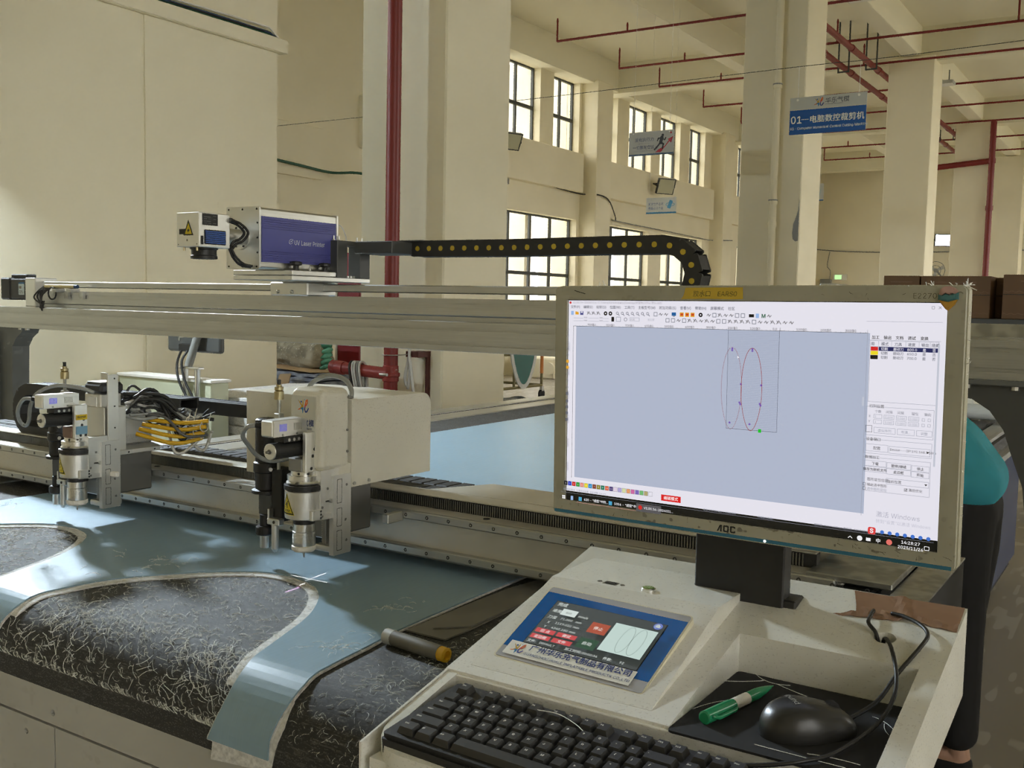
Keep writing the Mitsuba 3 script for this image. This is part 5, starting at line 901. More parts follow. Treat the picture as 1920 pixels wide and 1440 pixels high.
# ================================================================== the fixed bridge over the table with the laser unit
mat('m_post', tint((0.105, 0.112, 0.108), (0.085, 0.092, 0.088), 8.0, (0.3, 0.3, 0.28), 0.4, 60), 0.5)
BR = thing('bridge_beam', 'long slotted aluminium bridge beam across the table above the cutting heads', 'machine beam')
def profile(t, name, pts, x0, x1, m='m_alu'):
    return part(t, name, B().prism(Polygon(pts), (x0, 0, 0), (0, 1, 0), (0, 0, 1), x1 - x0), m, False)
y = 2.25
slot = lambda zc: [(y, zc + 0.0042), (y + 0.0022, zc + 0.0042), (y + 0.0022, zc + 0.0048), (y + 0.0075, zc + 0.0048), (y + 0.0075, zc - 0.0048), (y + 0.0022, zc - 0.0048), (y + 0.0022, zc - 0.0042), (y, zc - 0.0042)]
profile(BR, 'lower_profile', [(y + 0.001, 1.444), *[(y, 1.443)], *slot(1.4245), *slot(1.3835), (y, 1.364), (y + 0.001, 1.363), (y + 0.04, 1.363), (y + 0.04, 1.444)], -4.15, 0.12)
y = 2.288
profile(BR, 'middle_profile', [(y, 1.507), (y, 1.4935), (y + 0.004, 1.4935), (y + 0.004, 1.4915), (y + 0.0015, 1.4915), (y + 0.0015, 1.4825), (y + 0.003, 1.4825), (y + 0.003, 1.481), (y, 1.481), (y, 1.4605), (y + 0.007, 1.4565), (y + 0.007, 1.4438), (y + 0.04, 1.4438), (y + 0.04, 1.507)], -3.66, -0.62)
part(BR, 'upper_rail', B().box(-3.66, -0.62, 2.302, 2.342, 1.520, 1.543, 0.003), 'm_alu', False)
part(BR, 'end_plate', B().box(-3.69, -3.625, 2.272, 2.365, 1.446, 1.556, 0.003), 'm_alu_satin', False)
part(BR, 'end_plate', B().box(-0.66, -0.62, 2.272, 2.365, 1.446, 1.556, 0.003), 'm_alu_satin', False)
part(BR, 'cable_tray', B().box(-0.62, 0.12, 2.262, 2.42, 1.4438, 1.4475).box(-0.62, 0.12, 2.40, 2.42, 1.4475, 1.475), 'm_steel', False)
part(BR, 'drive_motor', B().box(-3.80, -3.69, 2.28, 2.36, 1.474, 1.552, 0.004), 'm_black', False)
part(BR, 'motor_head', B().box(-3.865, -3.80, 2.277, 2.363, 1.470, 1.556, 0.006).box(-3.83, -3.72, 2.30, 2.34, 1.55, 1.570, 0.004), 'm_black_soft', False)
pr = Print((-3.745, 2.2795, 1.49), (1, 0, 0), (0, 0, 1)); pr.rect(0, 0, 38, 48, (176, 190, 196)).rect(0, 42, 38, 48, (36, 96, 140)).rect(4, 24, 20, 34, (120, 110, 96)).rect(4, 6, 30, 9, (110, 112, 112)).rect(4, 13, 26, 16, (110, 112, 112))
pr.rect(-112, 20, -80, 26, (140, 140, 136)); pr.part(BR, 'motor_label', 'white and blue rating label')
for k, x in enumerate((-3.49, -3.40)):
    part(BR, 'limit_sensor', B().cyl((x - 0.05, 2.262, 1.524), (x + 0.04, 2.262, 1.524), 0.0075, 14), 'm_brass')
    part(BR, 'sensor_tip', B().cyl((x + 0.04, 2.262, 1.524), (x + 0.055, 2.262, 1.524), 0.007, 14), 'm_cable_blue')
    part(BR, 'sensor_bracket', B().box(x + 0.005, x + 0.03, 2.25, 2.288, 1.503, 1.516).box(x + 0.04, x + 0.065, 2.276, 2.288, 1.480, 1.505), 'm_steel', False)
for k in range(6):
    a = vec(-3.55 + 0.01 * k, 2.262, 1.524); ph = 0.7 * k
    part(BR, 'sensor_cable', B().tube(spline([a, a + [-0.03, -0.008, -0.02], a + [-0.05 + 0.02 * math.sin(ph), -0.01, -0.045], a + [-0.02 + 0.03 * math.cos(ph), -0.012, -0.07 - 0.01 * (k % 3)], a + [-0.055, 0.002, -0.055]], 7), 0.0028, 7), 'm_black', True)
o = vec(-3.49, 2.255, 1.498); a = np.linspace(0, 2 * PI, 22)
part(BR, 'sensor_cable', B().tube(np.c_[o[0] + 0.024 * np.cos(a), o[1] + 0 * a, o[2] + 0.022 * np.sin(a)], 0.003, 7), 'm_black', True)
# posts: left with its bolts, right with the long curved gusset
part(BR, 'left_post', B().prism([(-4.0, 1.363), (-3.69, 1.363), (-3.70, 1.345), (-3.735, 1.325), (-3.762, 1.29), (-3.768, 1.12), (-3.755, 1.04), (-3.755, 0.60), (-4.0, 0.60)], (0, 2.33, 0), (1, 0, 0), (0, 0, 1), 0.07), 'm_post', False)
part(BR, 'left_post_web', B().box(-3.93, -3.845, 2.235, 2.262, 0.60, 1.35, 0.003), 'm_post', False)
for z in (1.272, 1.244, 1.216, 1.160, 1.132, 1.104, 1.076):
    part(BR, 'post_bolt', B().lathe((-3.875, 2.236, z), (0, -1, 0), [(0.0095, 0), (0.0095, 0.002), (0.0062, 0.002), (0.0062, 0.007), (0.003, 0.008)], 12), 'm_alu_bright')
for z in (1.30, 1.188): part(BR, 'post_hole', B().cyl((-3.875, 2.2355, z), (-3.875, 2.2335, z), 0.006, 12), 'm_black')
for x in (-3.905, -3.862, -3.708, -3.664): part(BR, 'post_bolt', B().cyl((x, 2.262, 1.364), (x, 2.262, 1.356), 0.0085, 8), 'm_steel')
part(BR, 'right_post', B().prism([(-0.40, 1.363), (-0.05, 1.363), (-0.05, 0.05), (-0.195, 0.05), (-0.20, 0.9), (-0.232, 1.15), (-0.256, 1.215), (-0.272, 1.262), (-0.300, 1.300), (-0.335, 1.322), (-0.40, 1.328)], (0, 2.33, 0), (1, 0, 0), (0, 0, 1), 0.07), 'm_grey_dark', False)
part(BR, 'post_cap', B().box(-0.42, -0.04, 2.245, 2.335, 1.352, 1.3635, 0.002), 'm_post', False)
for x in (-0.345, -0.255): part(BR, 'post_bolt', B().cyl((x, 2.262, 1.352), (x, 2.262, 1.344), 0.0085, 8), 'm_steel')

LU = thing('laser_unit', 'blue-sided laser marking unit with a small scan head, standing on the bridge beam', 'laser unit')
part(LU, 'carriage', B().box(-2.335, -2.175, 2.235, 2.36, 1.506, 1.5475, 0.004), 'm_alu_satin', False)
for x, z in ((-2.298, 1.518), (-2.24, 1.518)): part(LU, 'carriage__screw', B().lathe((x, 2.235, z), (0, -1, 0), [(0.0055, 0), (0.0055, 0.004), (0.003, 0.006)], 12), 'm_steel')
part(LU, 'base_plate', B().box(-2.287, -2.05, 2.047, 2.373, 1.5485, 1.5615, 0.0015), 'm_alu_bright_satin', False)
part(LU, 'base_plate', B().box(-2.287, -2.05, 2.047, 2.223, 1.5630, 1.5765, 0.0015), 'm_alu_bright_satin', False)
p = rrect(-2.203, 1.5775, -2.080, 1.742, 0.007)
part(LU, 'housing', B().prism(p, (0, 2.254, 0), (1, 0, 0), (0, 0, 1), 0.298), 'm_alu_y', 20)
part(LU, 'front_plate', B().prism(rrect(-2.2055, 1.576, -2.0775, 1.744, 0.004), (0, 1.9565, 0), (1, 0, 0), (0, 0, 1), 0.006), 'm_alu_satin', False)
part(LU, 'rear_plate', B().prism(rrect(-2.2055, 1.576, -2.0775, 1.744, 0.004), (0, 2.2605, 0), (1, 0, 0), (0, 0, 1), 0.006), 'm_alu_bright_satin', False)
for x in (-2.196, -2.142, -2.087):
    for z in (1.5825, 1.737): part(LU, 'front_plate__screw', B().cyl((x, 1.951, z), (x, 1.9496, z), 0.0028, 10), 'm_black')
for z in (1.62, 1.66, 1.70): part(LU, 'front_plate__screw', B().cyl((-2.084, 1.951, z), (-2.084, 1.9496, z), 0.0028, 10), 'm_black')
mat('m_laser_blue', [0.075, 0.08, 0.30], 0.4, spec=0.4)
fins = Polygon([(1.5955, 0), (1.5955, 0.0035), (1.600, 0.0035)] + [q for k in range(5) for q in ((1.6005 + 0.0058 * k, 0.0035), (1.6005 + 0.0058 * k, 0.0008), (1.602 + 0.0058 * k, 0.0008), (1.602 + 0.0058 * k, 0.0035))] +
               [q for k in range(5) for q in ((1.686 + 0.0058 * k, 0.0035), (1.686 + 0.0058 * k, 0.0008), (1.6875 + 0.0058 * k, 0.0008), (1.6875 + 0.0058 * k, 0.0035))] + [(1.7185, 0.0035), (1.7185, 0)])
part(LU, 'side_fins', B().prism(affinity.affine_transform(fins, [0, 1, 1, 0, 0, 0]), (-2.0803, 2.2515, 0), (1, 0, 0), (0, 0, 1), 0.291), 'm_laser_blue', False)
pr = Print((-2.0768, 2.10, 1.655), (0, 1, 0), (0, 0, 1), lift=0.0003)
pr.text('UV Laser Printer', 17, -20, -7, (176, 178, 200), bold=0.022, sx=0.93)
e = ellipse(-32, 1, 9, 6.5).difference(ellipse(-31.5, 1, 7.6, 5)); pr.add(affinity.rotate(e, 35), (176, 178, 200)).line([(-38, -4), (-29, 3), (-36, 1)], 1.0, (176, 178, 200)).line([(-31, 0), (-25, 7)], 0.9, (176, 178, 200)).text('-----', 4.5, -39, -12, (150, 152, 180))
pr.part(LU, 'housing_lettering', 'pale lettering on the blue side')
part(LU, 'beam_flange', B().lathe((-2.148, 1.9505, 1.662), (0, -1, 0), [(0.034, 0), (0.034, 0.003), (0.031, 0.004)], 36), 'm_alu_satin', 25)
for a in np.arange(6) * PI / 3: part(LU, 'beam_flange__screw', B().cyl((-2.148 + 0.0285 * math.cos(a), 1.947, 1.662 + 0.0285 * math.sin(a)), (-2.148 + 0.0285 * math.cos(a), 1.9445, 1.662 + 0.0285 * math.sin(a)), 0.0028, 8), 'm_black')
part(LU, 'beam_tube', B().lathe((-2.150, 1.950, 1.662), (0, -1, 0), [(0.021, 0), (0.021, 0.06), (0.023, 0.061), (0.023, 0.070)], 30), 'm_alu_satin', 25)
part(LU, 'scan_head', B().box(-2.203, -2.115, 1.780, 1.882, 1.6265, 1.7155, 0.0015), 'm_alu_bright_satin', False)
part(LU, 'scan_lens', B().lathe((-2.158, 1.832, 1.627), (0, 0, -1), [(0.036, 0), (0.036, 0.004), (0.0325, 0.006), (0.0325, 0.020), (0.0345, 0.022), (0.0345, 0.029), (0.030, 0.030)], 36), 'm_black', 25)
for x in (-2.185, -2.135): part(LU, 'scan_head__foot', B().cyl((x, 1.79, 1.627), (x, 1.79, 1.617), 0.003, 10), 'm_brass')
pr = Print((-2.159, 1.780, 1.671), (1, 0, 0), (0, 0, 1))
pr.rect(-33, -12, 8, 2, (24, 22, 18)).add([(-16, -15), (22, -15), (3, 26)], (24, 22, 16)).add([(-10.5, -11.5), (16.5, -11.5), (3, 18)], (196, 172, 24)).add(disc(3, -2, 3.2), (24, 22, 16)).line([(-3, -2), (9, -2)], 1.2, (24, 22, 16)).line([(3, -8), (3, 6)], 1.2, (24, 22, 16)).line([(-1, -6), (7, 2)], 1.2, (24, 22, 16))
pr.add(disc(-2, -27, 3), (120, 120, 112)).add(disc(36, -38, 1.6), (60, 60, 56)).add(disc(-36, -38, 1.6), (60, 60, 56)); pr.part(LU, 'laser_hazard_label', 'yellow laser hazard triangle')
pr = Print((-2.115, 1.831, 1.671), (0, 1, 0), (0, 0, 1))
pr.rect(-41, 12, 10, 42, (22, 22, 22))
for a, b in ((33, 1), (22, 0)): pr.rect(-36, a, -12, a + 1.2, (110, 110, 108)).rect(-36, a - 5, -26, a - 4, (110, 110, 108)).rect(-22, a - 5, -12, a - 4, (110, 110, 108)).rect(-6, a - 5, 5, a - 4, (110, 110, 108))
pr.rect(-6, 36, 4, 37, (110, 110, 108)).add(rrect(-46, -38, -38, -16, 1), (26, 26, 26)); pr.part(LU, 'scan_label', 'black printed label')
part(LU, 'heat_sink', B().prism(rrect(1.796, 1.634, 1.868, 1.672, 0.003), (-2.1148, 0, 0), (0, 1, 0), (0, 0, 1), 0.0006), 'm_black', False)
mat('m_heat_blue', [0.03, 0.09, 0.34], 0.35, 0.3)
for k in range(7): part(LU, 'heat_sink__fin', B().box(-2.115, -2.1115, 1.799, 1.865, 1.637 + 0.0048 * k, 1.640 + 0.0048 * k), 'm_heat_blue', False)
for q in ([(-2.113, 1.884, 1.702), (-2.105, 1.91, 1.694), (-2.100, 1.932, 1.672), (-2.112, 1.925, 1.650), (-2.118, 1.905, 1.640), (-2.125, 1.90, 1.628)],
          [(-2.116, 1.884, 1.698), (-2.110, 1.905, 1.690), (-2.108, 1.925, 1.672), (-2.118, 1.92, 1.655), (-2.124, 1.902, 1.646), (-2.13, 1.896, 1.63)],
          [(-2.116, 1.886, 1.630), (-2.112, 1.90, 1.606), (-2.110, 1.925, 1.588), (-2.098, 1.946, 1.583)],
          [(-2.120, 1.884, 1.628), (-2.118, 1.896, 1.604), (-2.116, 1.92, 1.585), (-2.104, 1.946, 1.580)]):
    part(LU, 'cable', B().tube(spline(q, 7), 0.0035, 8), 'm_black', True)
part(LU, 'cable_grip', B().cyl((-2.113, 1.880, 1.702), (-2.113, 1.893, 1.698), 0.007, 12), 'm_black')
for y in (2.075, 2.19):
    part(LU, 'clamp_knob', B().cyl((-2.064, y, 1.576), (-2.064, y, 1.592), 0.0085, 14).lathe((-2.064, y, 0), (0, 0, 1), [(0.012, 1.590), (0.017, 1.592), (0.0175, 1.596), (0.016, 1.600), (0.010, 1.602)], 10), 'm_black')
part(LU, 'stud', B().cyl((-2.066, 2.132, 1.576), (-2.066, 2.132, 1.589), 0.005, 12, 0.003), 'm_steel')
part(LU, 'chain_bracket', B().box(-2.098, -2.05, 2.228, 2.272, 1.5615, 1.668, 0.002).box(-2.098, -2.05, 2.328, 2.372, 1.5615, 1.668, 0.002).box(-2.098, -2.05, 2.228, 2.372, 1.655, 1.670, 0.002), 'm_grey_dark', False)
part(LU, 'chain_arm', B().box(-2.05, -1.905, 2.30, 2.43, 1.634, 1.670, 0.002).box(-1.95, -1.86, 2.38, 2.46, 1.6735, 1.6765), 'm_grey_dark', False)
for y in (2.238, 2.26, 2.34, 2.362): part(LU, 'bracket_screw', B().cyl((-2.074, y, 1.669), (-2.074, y, 1.684), 0.0025, 10).cyl((-2.074, y, 1.669), (-2.074, y, 1.674), 0.0045, 6), 'm_steel')
for y in (2.285, 2.30, 2.315): part(LU, 'bracket_screw', B().cyl((-2.066, y, 1.561), (-2.066, y, 1.568), 0.005, 6), 'm_steel')
part(LU, 'signal_wire', B().tube(spline([(-2.10, 2.262, 1.72), (-2.09, 2.285, 1.715), (-2.085, 2.30, 1.69), (-2.085, 2.305, 1.67)], 6), 0.0018, 6), 'm_cable_white', True)
C3 = thing('cable_chain', 'black cable chain with yellow plugs running from the laser unit and bending down', 'cable chain')
chain(C3, [(-1.905, 1.6525), (-1.55, 1.6515), (-1.25, 1.6545), (-1.095, 1.6545)] + arc(-1.085, 1.5775, 0.0765, PI / 2, -PI / 2) + [(-1.24, 1.501)], 0.0425, 2.392, 2.452, 0.047, dots=0.0075)

# ================================================================== the control console
CO = thing('control_console', 'white metal control console with a raised deck, a keyboard tray and a mouse well', 'control console')
base_z = lambda y: 1.137 - 0.22 * (1.286 - y)
def slab(poly, zf, th):
    """Sheet-metal piece over a plan polygon, its top following zf(y), th thick."""
    b = B().prism(poly, (0, 0, 0), (1, 0, 0), (0, 1, 0), 1.0)
    def lift(v):
        z = zf(v[:, 1]); return np.c_[v[:, 0], v[:, 1], z - th * (v[:, 2] < 0.5)]
    return b.xf(lift)
WELL = (-0.413, -0.209, 0.955, 1.1577)
shell = rrect(-0.701, 0.70, -0.1855, 1.312, 0.03).union(sbox(-0.701, 0.95, -0.1855, 1.312)).difference(sbox(-1, 0, 0, 0.955))
shell = shell.difference(sbox(*[WELL[0], WELL[2] - 0.01, WELL[1], WELL[3]])).difference(disc(-0.257, 1.21, 0.0125))
part(CO, 'top', slab(shell, base_z, 0.03), 'm_console', False)
rim = rrect(-0.697, 0.800, -0.1855, 1.0, 0.05).intersection(sbox(-1, 0, 0, 0.956)).difference(rrect(-0.683, 0.814, -0.203, 1.2, 0.035))
part(CO, 'tray_rim', slab(rim, lambda y: base_z(y) - 0.002, 0.08), 'm_console', 40)
part(CO, 'tray_floor', B().box(-0.69, -0.195, 0.805, 0.955, 1.000, 1.0135), 'm_console', False)
part(CO, 'tray_wall', B().box(-0.69, -0.19, 0.950, 0.956, 1.005, 1.0610, 0.001), 'm_console', False)
part(CO, 'well_floor', B().box(WELL[0], WELL[1], 0.951, WELL[3], 1.050, 1.0605), 'm_console', False)
for q in ([(WELL[0] - 0.004, 0.955), (WELL[0], 0.955), (WELL[0], WELL[3]), (WELL[0] - 0.004, WELL[3])], [(WELL[1], 0.955), (WELL[1] + 0.004, 0.955), (WELL[1] + 0.004, WELL[3]), (WELL[1], WELL[3])], [(WELL[0], WELL[3]), (WELL[1], WELL[3]), (WELL[1], WELL[3] + 0.004), (WELL[0], WELL[3] + 0.004)]):
    part(CO, 'well_wall', slab(Polygon(q), lambda y: np.maximum(base_z(y) - 0.0003, 1.0612), 0.058), 'm_console', False)
side = Polygon([(1.312, 1.1425), (0.80, base_z(0.80) - 0.0005), (0.80, 0.98), (1.06, 1.00), (1.312, 1.035)])
part(CO, 'side_panel', B().prism(side, (-0.188, 0, 0), (0, 1, 0), (0, 0, 1), 0.0026), 'm_console', False)
part(CO, 'side_panel', B().prism(side, (-0.7005, 0, 0), (0, 1, 0), (0, 0, 1), 0.0026), 'm_console', False)
part(CO, 'underside', B().prism(Polygon([(1.308, 1.04), (0.83, 0.985), (0.83, 0.995), (1.308, 1.09)]), (-0.698, 0, 0), (0, 1, 0), (0, 0, 1), 0.51), 'm_grey_dark', False)
part(CO, 'column', B().box(-0.56, -0.30, 1.06, 1.26, 0.03, 1.05, 0.01), 'm_grey_dark', False)
part(CO, 'foot', B().box(-0.62, -0.22, 0.90, 1.36, 0.0, 0.035, 0.01), 'm_grey_dark', False)
# raised deck with the slanted face for the touch panel; its right side is the thin fin
wedge = Polygon([(1.312, 1.1355), (1.161, 1.135), (0.972, base_z(0.972) + 0.0004), (0.972, 1.05), (1.312, 1.09)])
part(CO, 'raised_deck', B().prism(wedge, (-0.677, 0, 0), (0, 1, 0), (0, 0, 1), 0.2355), 'm_console', False)
part(CO, 'power_button', B().lathe((-0.542, 1.174, 1.135), (0, 0, 1), [(0.0095, 0), (0.0095, 0.003), (0.0082, 0.0042), (0.0078, 0.0036)], 24), 'm_alu_bright')
mat('m_green_button', [0.10, 0.17, 0.035], 0.35)
part(CO, 'power_button__cap', B().lathe((-0.542, 1.174, 1.1382), (0, 0, 1), [(0.0078, 0), (0.0074, 0.0012), (0.002, 0.0016)], 24), 'm_green_button')
pr = Print((-0.542, 1.174, 1.1400), (1, 0, 0), (0, 1, 0)); pr.add(disc(0, 0, 5.6).difference(disc(0, 0, 5.0)), (206, 220, 190)).add(disc(0, 0, 2.4).difference(disc(0, 0, 1.8)), (206, 220, 190)); pr.part(CO, 'power_button__mark', mat='m_print')
part(CO, 'data_port', B().box(-0.606, -0.587, 1.169, 1.181, 1.130, 1.1356), 'm_steel_dark', False)
part(CO, 'data_port__slot', B().box(-0.603, -0.590, 1.171, 1.179, 1.134, 1.1362), 'm_black', False)
for x in (-0.613, -0.580): part(CO, 'port_screw', B().lathe((x, 1.175, 1.135), (0, 0, 1), [(0.0032, 0), (0.003, 0.001), (0.0014, 0.0014)], 12), 'm_steel_dark')
part(CO, 'cable_hole', B().box(-0.275, -0.239, 1.19, 1.23, 1.02, 1.089), 'm_black', False)

# ------------------------------------------------------------------ touch panel
class Screen(Print):
    """A lit screen: each colour is a mesh of its own that glows in that colour; near-black stays unlit."""
    def finish(self, t, name, words):
        by = {}
        for v, f, c in zip(self.v, self.f, self.c): by.setdefault(tuple(np.round(c[0], 4)), []).append((v, f))
        at = 0
        for col, items in by.items():
            b = B()
            for v, f in items:
                b.add(v, f - at); at = at
            yield col, items
    def emit(self, t, name, scale=1.0):
        by, at = {}, 0
        for v, f, c in zip(self.v, self.f, self.c):
            by.setdefault(tuple(np.round(c[0], 4)), B()).add(v, f - at); at += len(v)
        for n, (col, b) in enumerate(by.items()):
            k = fresh(t + '__' + name); s = {}
            if max(col) > 0.045: s['emitter'] = {'type': 'area', 'sampling_weight': 0.15, 'radiance': {'type': 'rgb', 'value': [float(SCREEN * scale * c) for c in col]}}
            scene[k] = ply(b.mesh(), 'm_black_soft', smooth=False, **s)

HM = thing('touch_panel', 'blue-framed touch screen panel set in the slanted deck of the console', 'touch panel')
HO = vec(-0.6664, 1.1447, 1.1399); HX = vec(1, 0, 0); HY = vec(0, 1, 0.42) / math.hypot(1, 0.42); HN = np.cross(HX, HY); KS = 1.0748
_c = HO + (HX * 0.1 - HY * 0.087) * KS; _s, _k = math.sin(-0.028), math.cos(-0.028); HX, HY = HX * _k + HY * _s, HY * _k - HX * _s
HO = _c - (HX * 0.1 - HY * 0.087) * KS
plate = affinity.scale(rrect(6.5, -154, 193, -20.5, 5), 0.001 * KS, 0.001 * KS, origin=(0, 0))
mat('m_ivory', [0.60, 0.57, 0.43], 0.4)
mat('m_overlay_grey', [0.34, 0.345, 0.36], 0.35)
part(HM, 'case', B().prism(plate, HO - HN * 0.0085, HX, HY, 0.0082), 'm_ivory', False)
part(HM, 'overlay', B().prism(plate.buffer(-0.0022), HO - HN * 0.0004, HX, HY, 0.0008), 'm_overlay_grey', False)
pr = Print(HO, HX * KS, HY * KS, lift=0.0006, step=0.0001)
pr.rect(8.8, -134.5, 191, -32.5, (12, 84, 152)).rect(28.5, -124.5, 172.5, -44.5, (30, 34, 34))
pr.part(HM, 'frame_print', 'blue printed frame', 'm_print_gloss')
sc = Screen(HO, HX * KS, HY * KS, lift=0.0012, step=0.00012)
sc.rect(29.5, -123.5, 171.5, -45.5, (58, 64, 62))
for s, x, y, z in (('完成', 33, -53, 6.6), ('速度', 33, -65, 6), ('刀深', 33, -77, 6), ('X', 38, -86, 5), ('Y', 38, -94, 5), ('mm/s', 68, -66, 5), ('71.000', 50, -76, 4.6), ('mm', 70, -76, 4.6), ('1119.032', 48, -85, 4.6), ('mm', 72, -85, 4.6), ('4340.180', 48, -94, 4.6), ('mm', 72, -94, 4.6), ('文件:', 33, -122, 5), ('DEFAULT', 49, -122, 4.4), ('加工时间:', 82, -121.5, 5), ('00:00:34', 104, -121.5, 4.4), ('件数:', 130, -121.5, 5), ('92', 150, -121.5, 4.6)):
    sc.text(s, z, x, y, (206, 214, 208), bold=0.02)
sc.rect(46, -69.5, 66, -58.5, (222, 234, 228)).text('800', 4, 52, -66, (40, 44, 44))
for s, x, y in (('回原点', 33.5, -105.5), ('调试', 61.5, -105.5), ('走边框', 33.5, -116.5), ('文件', 61.5, -116.5)): sc.rect(x, y, x + 25, y + 7.4, (206, 62, 64)).text(s, 5.4, x + 12.5, y + 1.6, (236, 226, 222), align=0.5, bold=0.02)
sc.rect(91.5, -88, 114.6, -70, (178, 74, 40)).text('停止', 6, 103, -81.5, (240, 226, 214), align=0.5, bold=0.02)
sc.rect(91.5, -115, 115, -98, (22, 70, 40)).text('启动', 6, 103, -108.5, (206, 214, 208), align=0.5, bold=0.02)
sc.rect(118, -111, 170, -63.5, (204, 226, 218))
for dx in (0, 14): 
    e = ellipse(141 + dx, -87, 7, 22); sc.add(e.difference(e.buffer(-0.35)), (96, 112, 108))
sc.add(disc(165.5, -55, 5.4), (44, 84, 196)).add(disc(165.5, -55, 4.6).difference(disc(165.5, -55, 4.1)), (206, 214, 208)).rect(162.6, -57.6, 168.4, -54.6, (206, 214, 208)).add([(161.8, -54.6), (169.2, -54.6), (165.5, -51.6)], (206, 214, 208))
sc.emit(HM, 'screen', 0.8)
pr = Print(HO, HX * KS, HY * KS, lift=0.0016, step=0.0001)
pr.add([(15.5, -147.5), (174.5, -147.5), (174.5, -125), (15.5, -125)], (214, 214, 206))
logo(pr, 29, -136.5, 15)
pr.text('广州华乐充气制品有限公司', 10.6, 43.5, -134.8, (24, 40, 104), bold=0.016, sx=1.0).text('GUANGZHOU HUALE INFLATABLE PRODUCTS CO.,LTD', 5.0, 41.5, -143.5, (36, 48, 104), bold=0.008, sx=0.985)
pr.part(HM, 'company_label', 'white label with the company name')

# ------------------------------------------------------------------ keyboard
KB = thing('keyboard', 'black full-size keyboard with white legends in the console tray', 'keyboard')
KO = vec(-0.6354, 0.8236, 1.0514); ky, kt, U = -0.0318, 0.1029, 0.01905
KX = vec(math.cos(ky), math.sin(ky), 0); KYv = vec(-math.sin(ky) * math.cos(kt), math.cos(ky) * math.cos(kt), math.sin(kt)); KN = np.cross(KX, KYv)
def kb(v): return KO + v[:, :1] * KX + v[:, 1:2] * KYv + v[:, 2:] * KN
L0 = -1.5 * U
case = B().add(*B().prism(rrect(L0 - 0.012, -0.0165, L0 + 0.4335, 0.1165, 0.004), (0, 0, -0.0155), (1, 0, 0), (0, 1, 0), 0.0085).mesh())
case.add(*B().prism(rrect(L0 - 0.012, -0.0195, L0 + 0.4335, 0.118, 0.003), (0, 0, -0.0325), (1, 0, 0), (0, 1, 0), 0.0205).mesh())
part(KB, 'case', case.xf(kb), 'm_black', False)
mat('m_key', [0.021, 0.021, 0.020], 0.42)
mat('m_legend', [0.55, 0.55, 0.54], 0.5)
rows = [(5.3, [('Esc', 1), (None, 1), ('F1', 1), ('F2', 1), ('F3', 1), ('F4', 1), (None, .5), ('F5', 1), ('F6', 1), ('F7', 1), ('F8', 1), (None, .5), ('F9', 1), ('F10', 1), ('F11', 1), ('F12', 1), (None, .25), ('Prt', 1), ('Scr', 1), ('Pau', 1)]),
        (4, [('`', 1)] + [(c, 1) for c in '1234567890'] + [('-', 1), ('=', 1), ('<-', 2), (None, .25), ('Ins', 1), ('Hom', 1), ('PgU', 1), (None, .25), ('Num', 1), ('/', 1), ('*', 1), ('-', 1)]),
        (3, [('Tab', 1.5)] + [(c, 1) for c in 'QWERTYUIOP'] + [('(', 1), (')', 1), ('/', 1.5), (None, .25), ('Del', 1), ('End', 1), ('PgD', 1), (None, .25), ('7', 1), ('8', 1), ('9', 1), ('+', 1)]),
        (2, [('Caps', 1.75)] + [(c, 1) for c in 'ASDFGHJKL'] + [(';', 1), ('"', 1), ('Enter', 2.25), (None, 3.5), ('4', 1), ('5', 1), ('6', 1), ('+', 1)]),
        (1, [('Shift', 2.25)] + [(c, 1) for c in 'ZXCVBNM'] + [('<', 1), ('>', 1), ('/', 1), ('Shift', 2.75), (None, 1.25), ('^', 1), (None, 1.25), ('1', 1), ('2', 1), ('3', 1), ('En', 1)]),
        (0, [('Ctrl', 1.25), ('win', 1.25), ('AIt', 1.25), ('', 6.25), ('AIt', 1.25), ('Fn', 1.25), ('Me', 1.25), ('Ctrl', 1.25), (None, .25), ('<', 1), ('v', 1), ('>', 1), (None, .25), ('0', 2), ('.', 1), ('En', 1)])]
leg = B()
for j, keys in rows:
    at = L0
    for s, w in keys:
        if s is None: at += w * U; continue
        x0, x1, yc = at + 0.0007, at + w * U - 0.0007, j * U
        at += w * U
        y0, y1 = yc - U / 2 + 0.0007, yc + U / 2 - 0.0007
        P8 = [(x, y, -0.008) for x in (x0, x1) for y in (y0, y1)] + [(x, y, z) for x in (x0 + 0.0032, x1 - 0.0032) for y, z in ((y0 + 0.0034, -0.0004), (y1 - 0.0016, 0.0003))]
        P8 += [((x0 + x1) / 2, yc + 0.001, -0.0006)]
        b = B().man(m3.Manifold.hull_points(np.array(P8[:8]))).xf(kb)
        part(KB, 'key', b, 'm_key', False)
        if s:
            small = len(s) > 1
            g = shapely.union_all([sbox(a, c, a + 0.0011, c + 0.0011) for a in (0, 0.0014) for c in (0, 0.0014)]) if s == 'win' else text(s, 0.0042 if not small else 0.0030, bold=0.012)
            g = affinity.translate(g, x0 + 0.0045 + (0.002 if not small else -0.0006), yc + (0.0005 if not small else 0.0015))
            for q in getattr(g, 'geoms', [g]):
                leg.prism(q, (0, 0, 0.0000), (1, 0, 0), (0, 1, 0), 0.00045)
            if s in '1234567890' and j == 4: pass
part(KB, 'key_legends', leg.xf(kb), 'm_legend', False, 'white printed key legends', 'stuff')

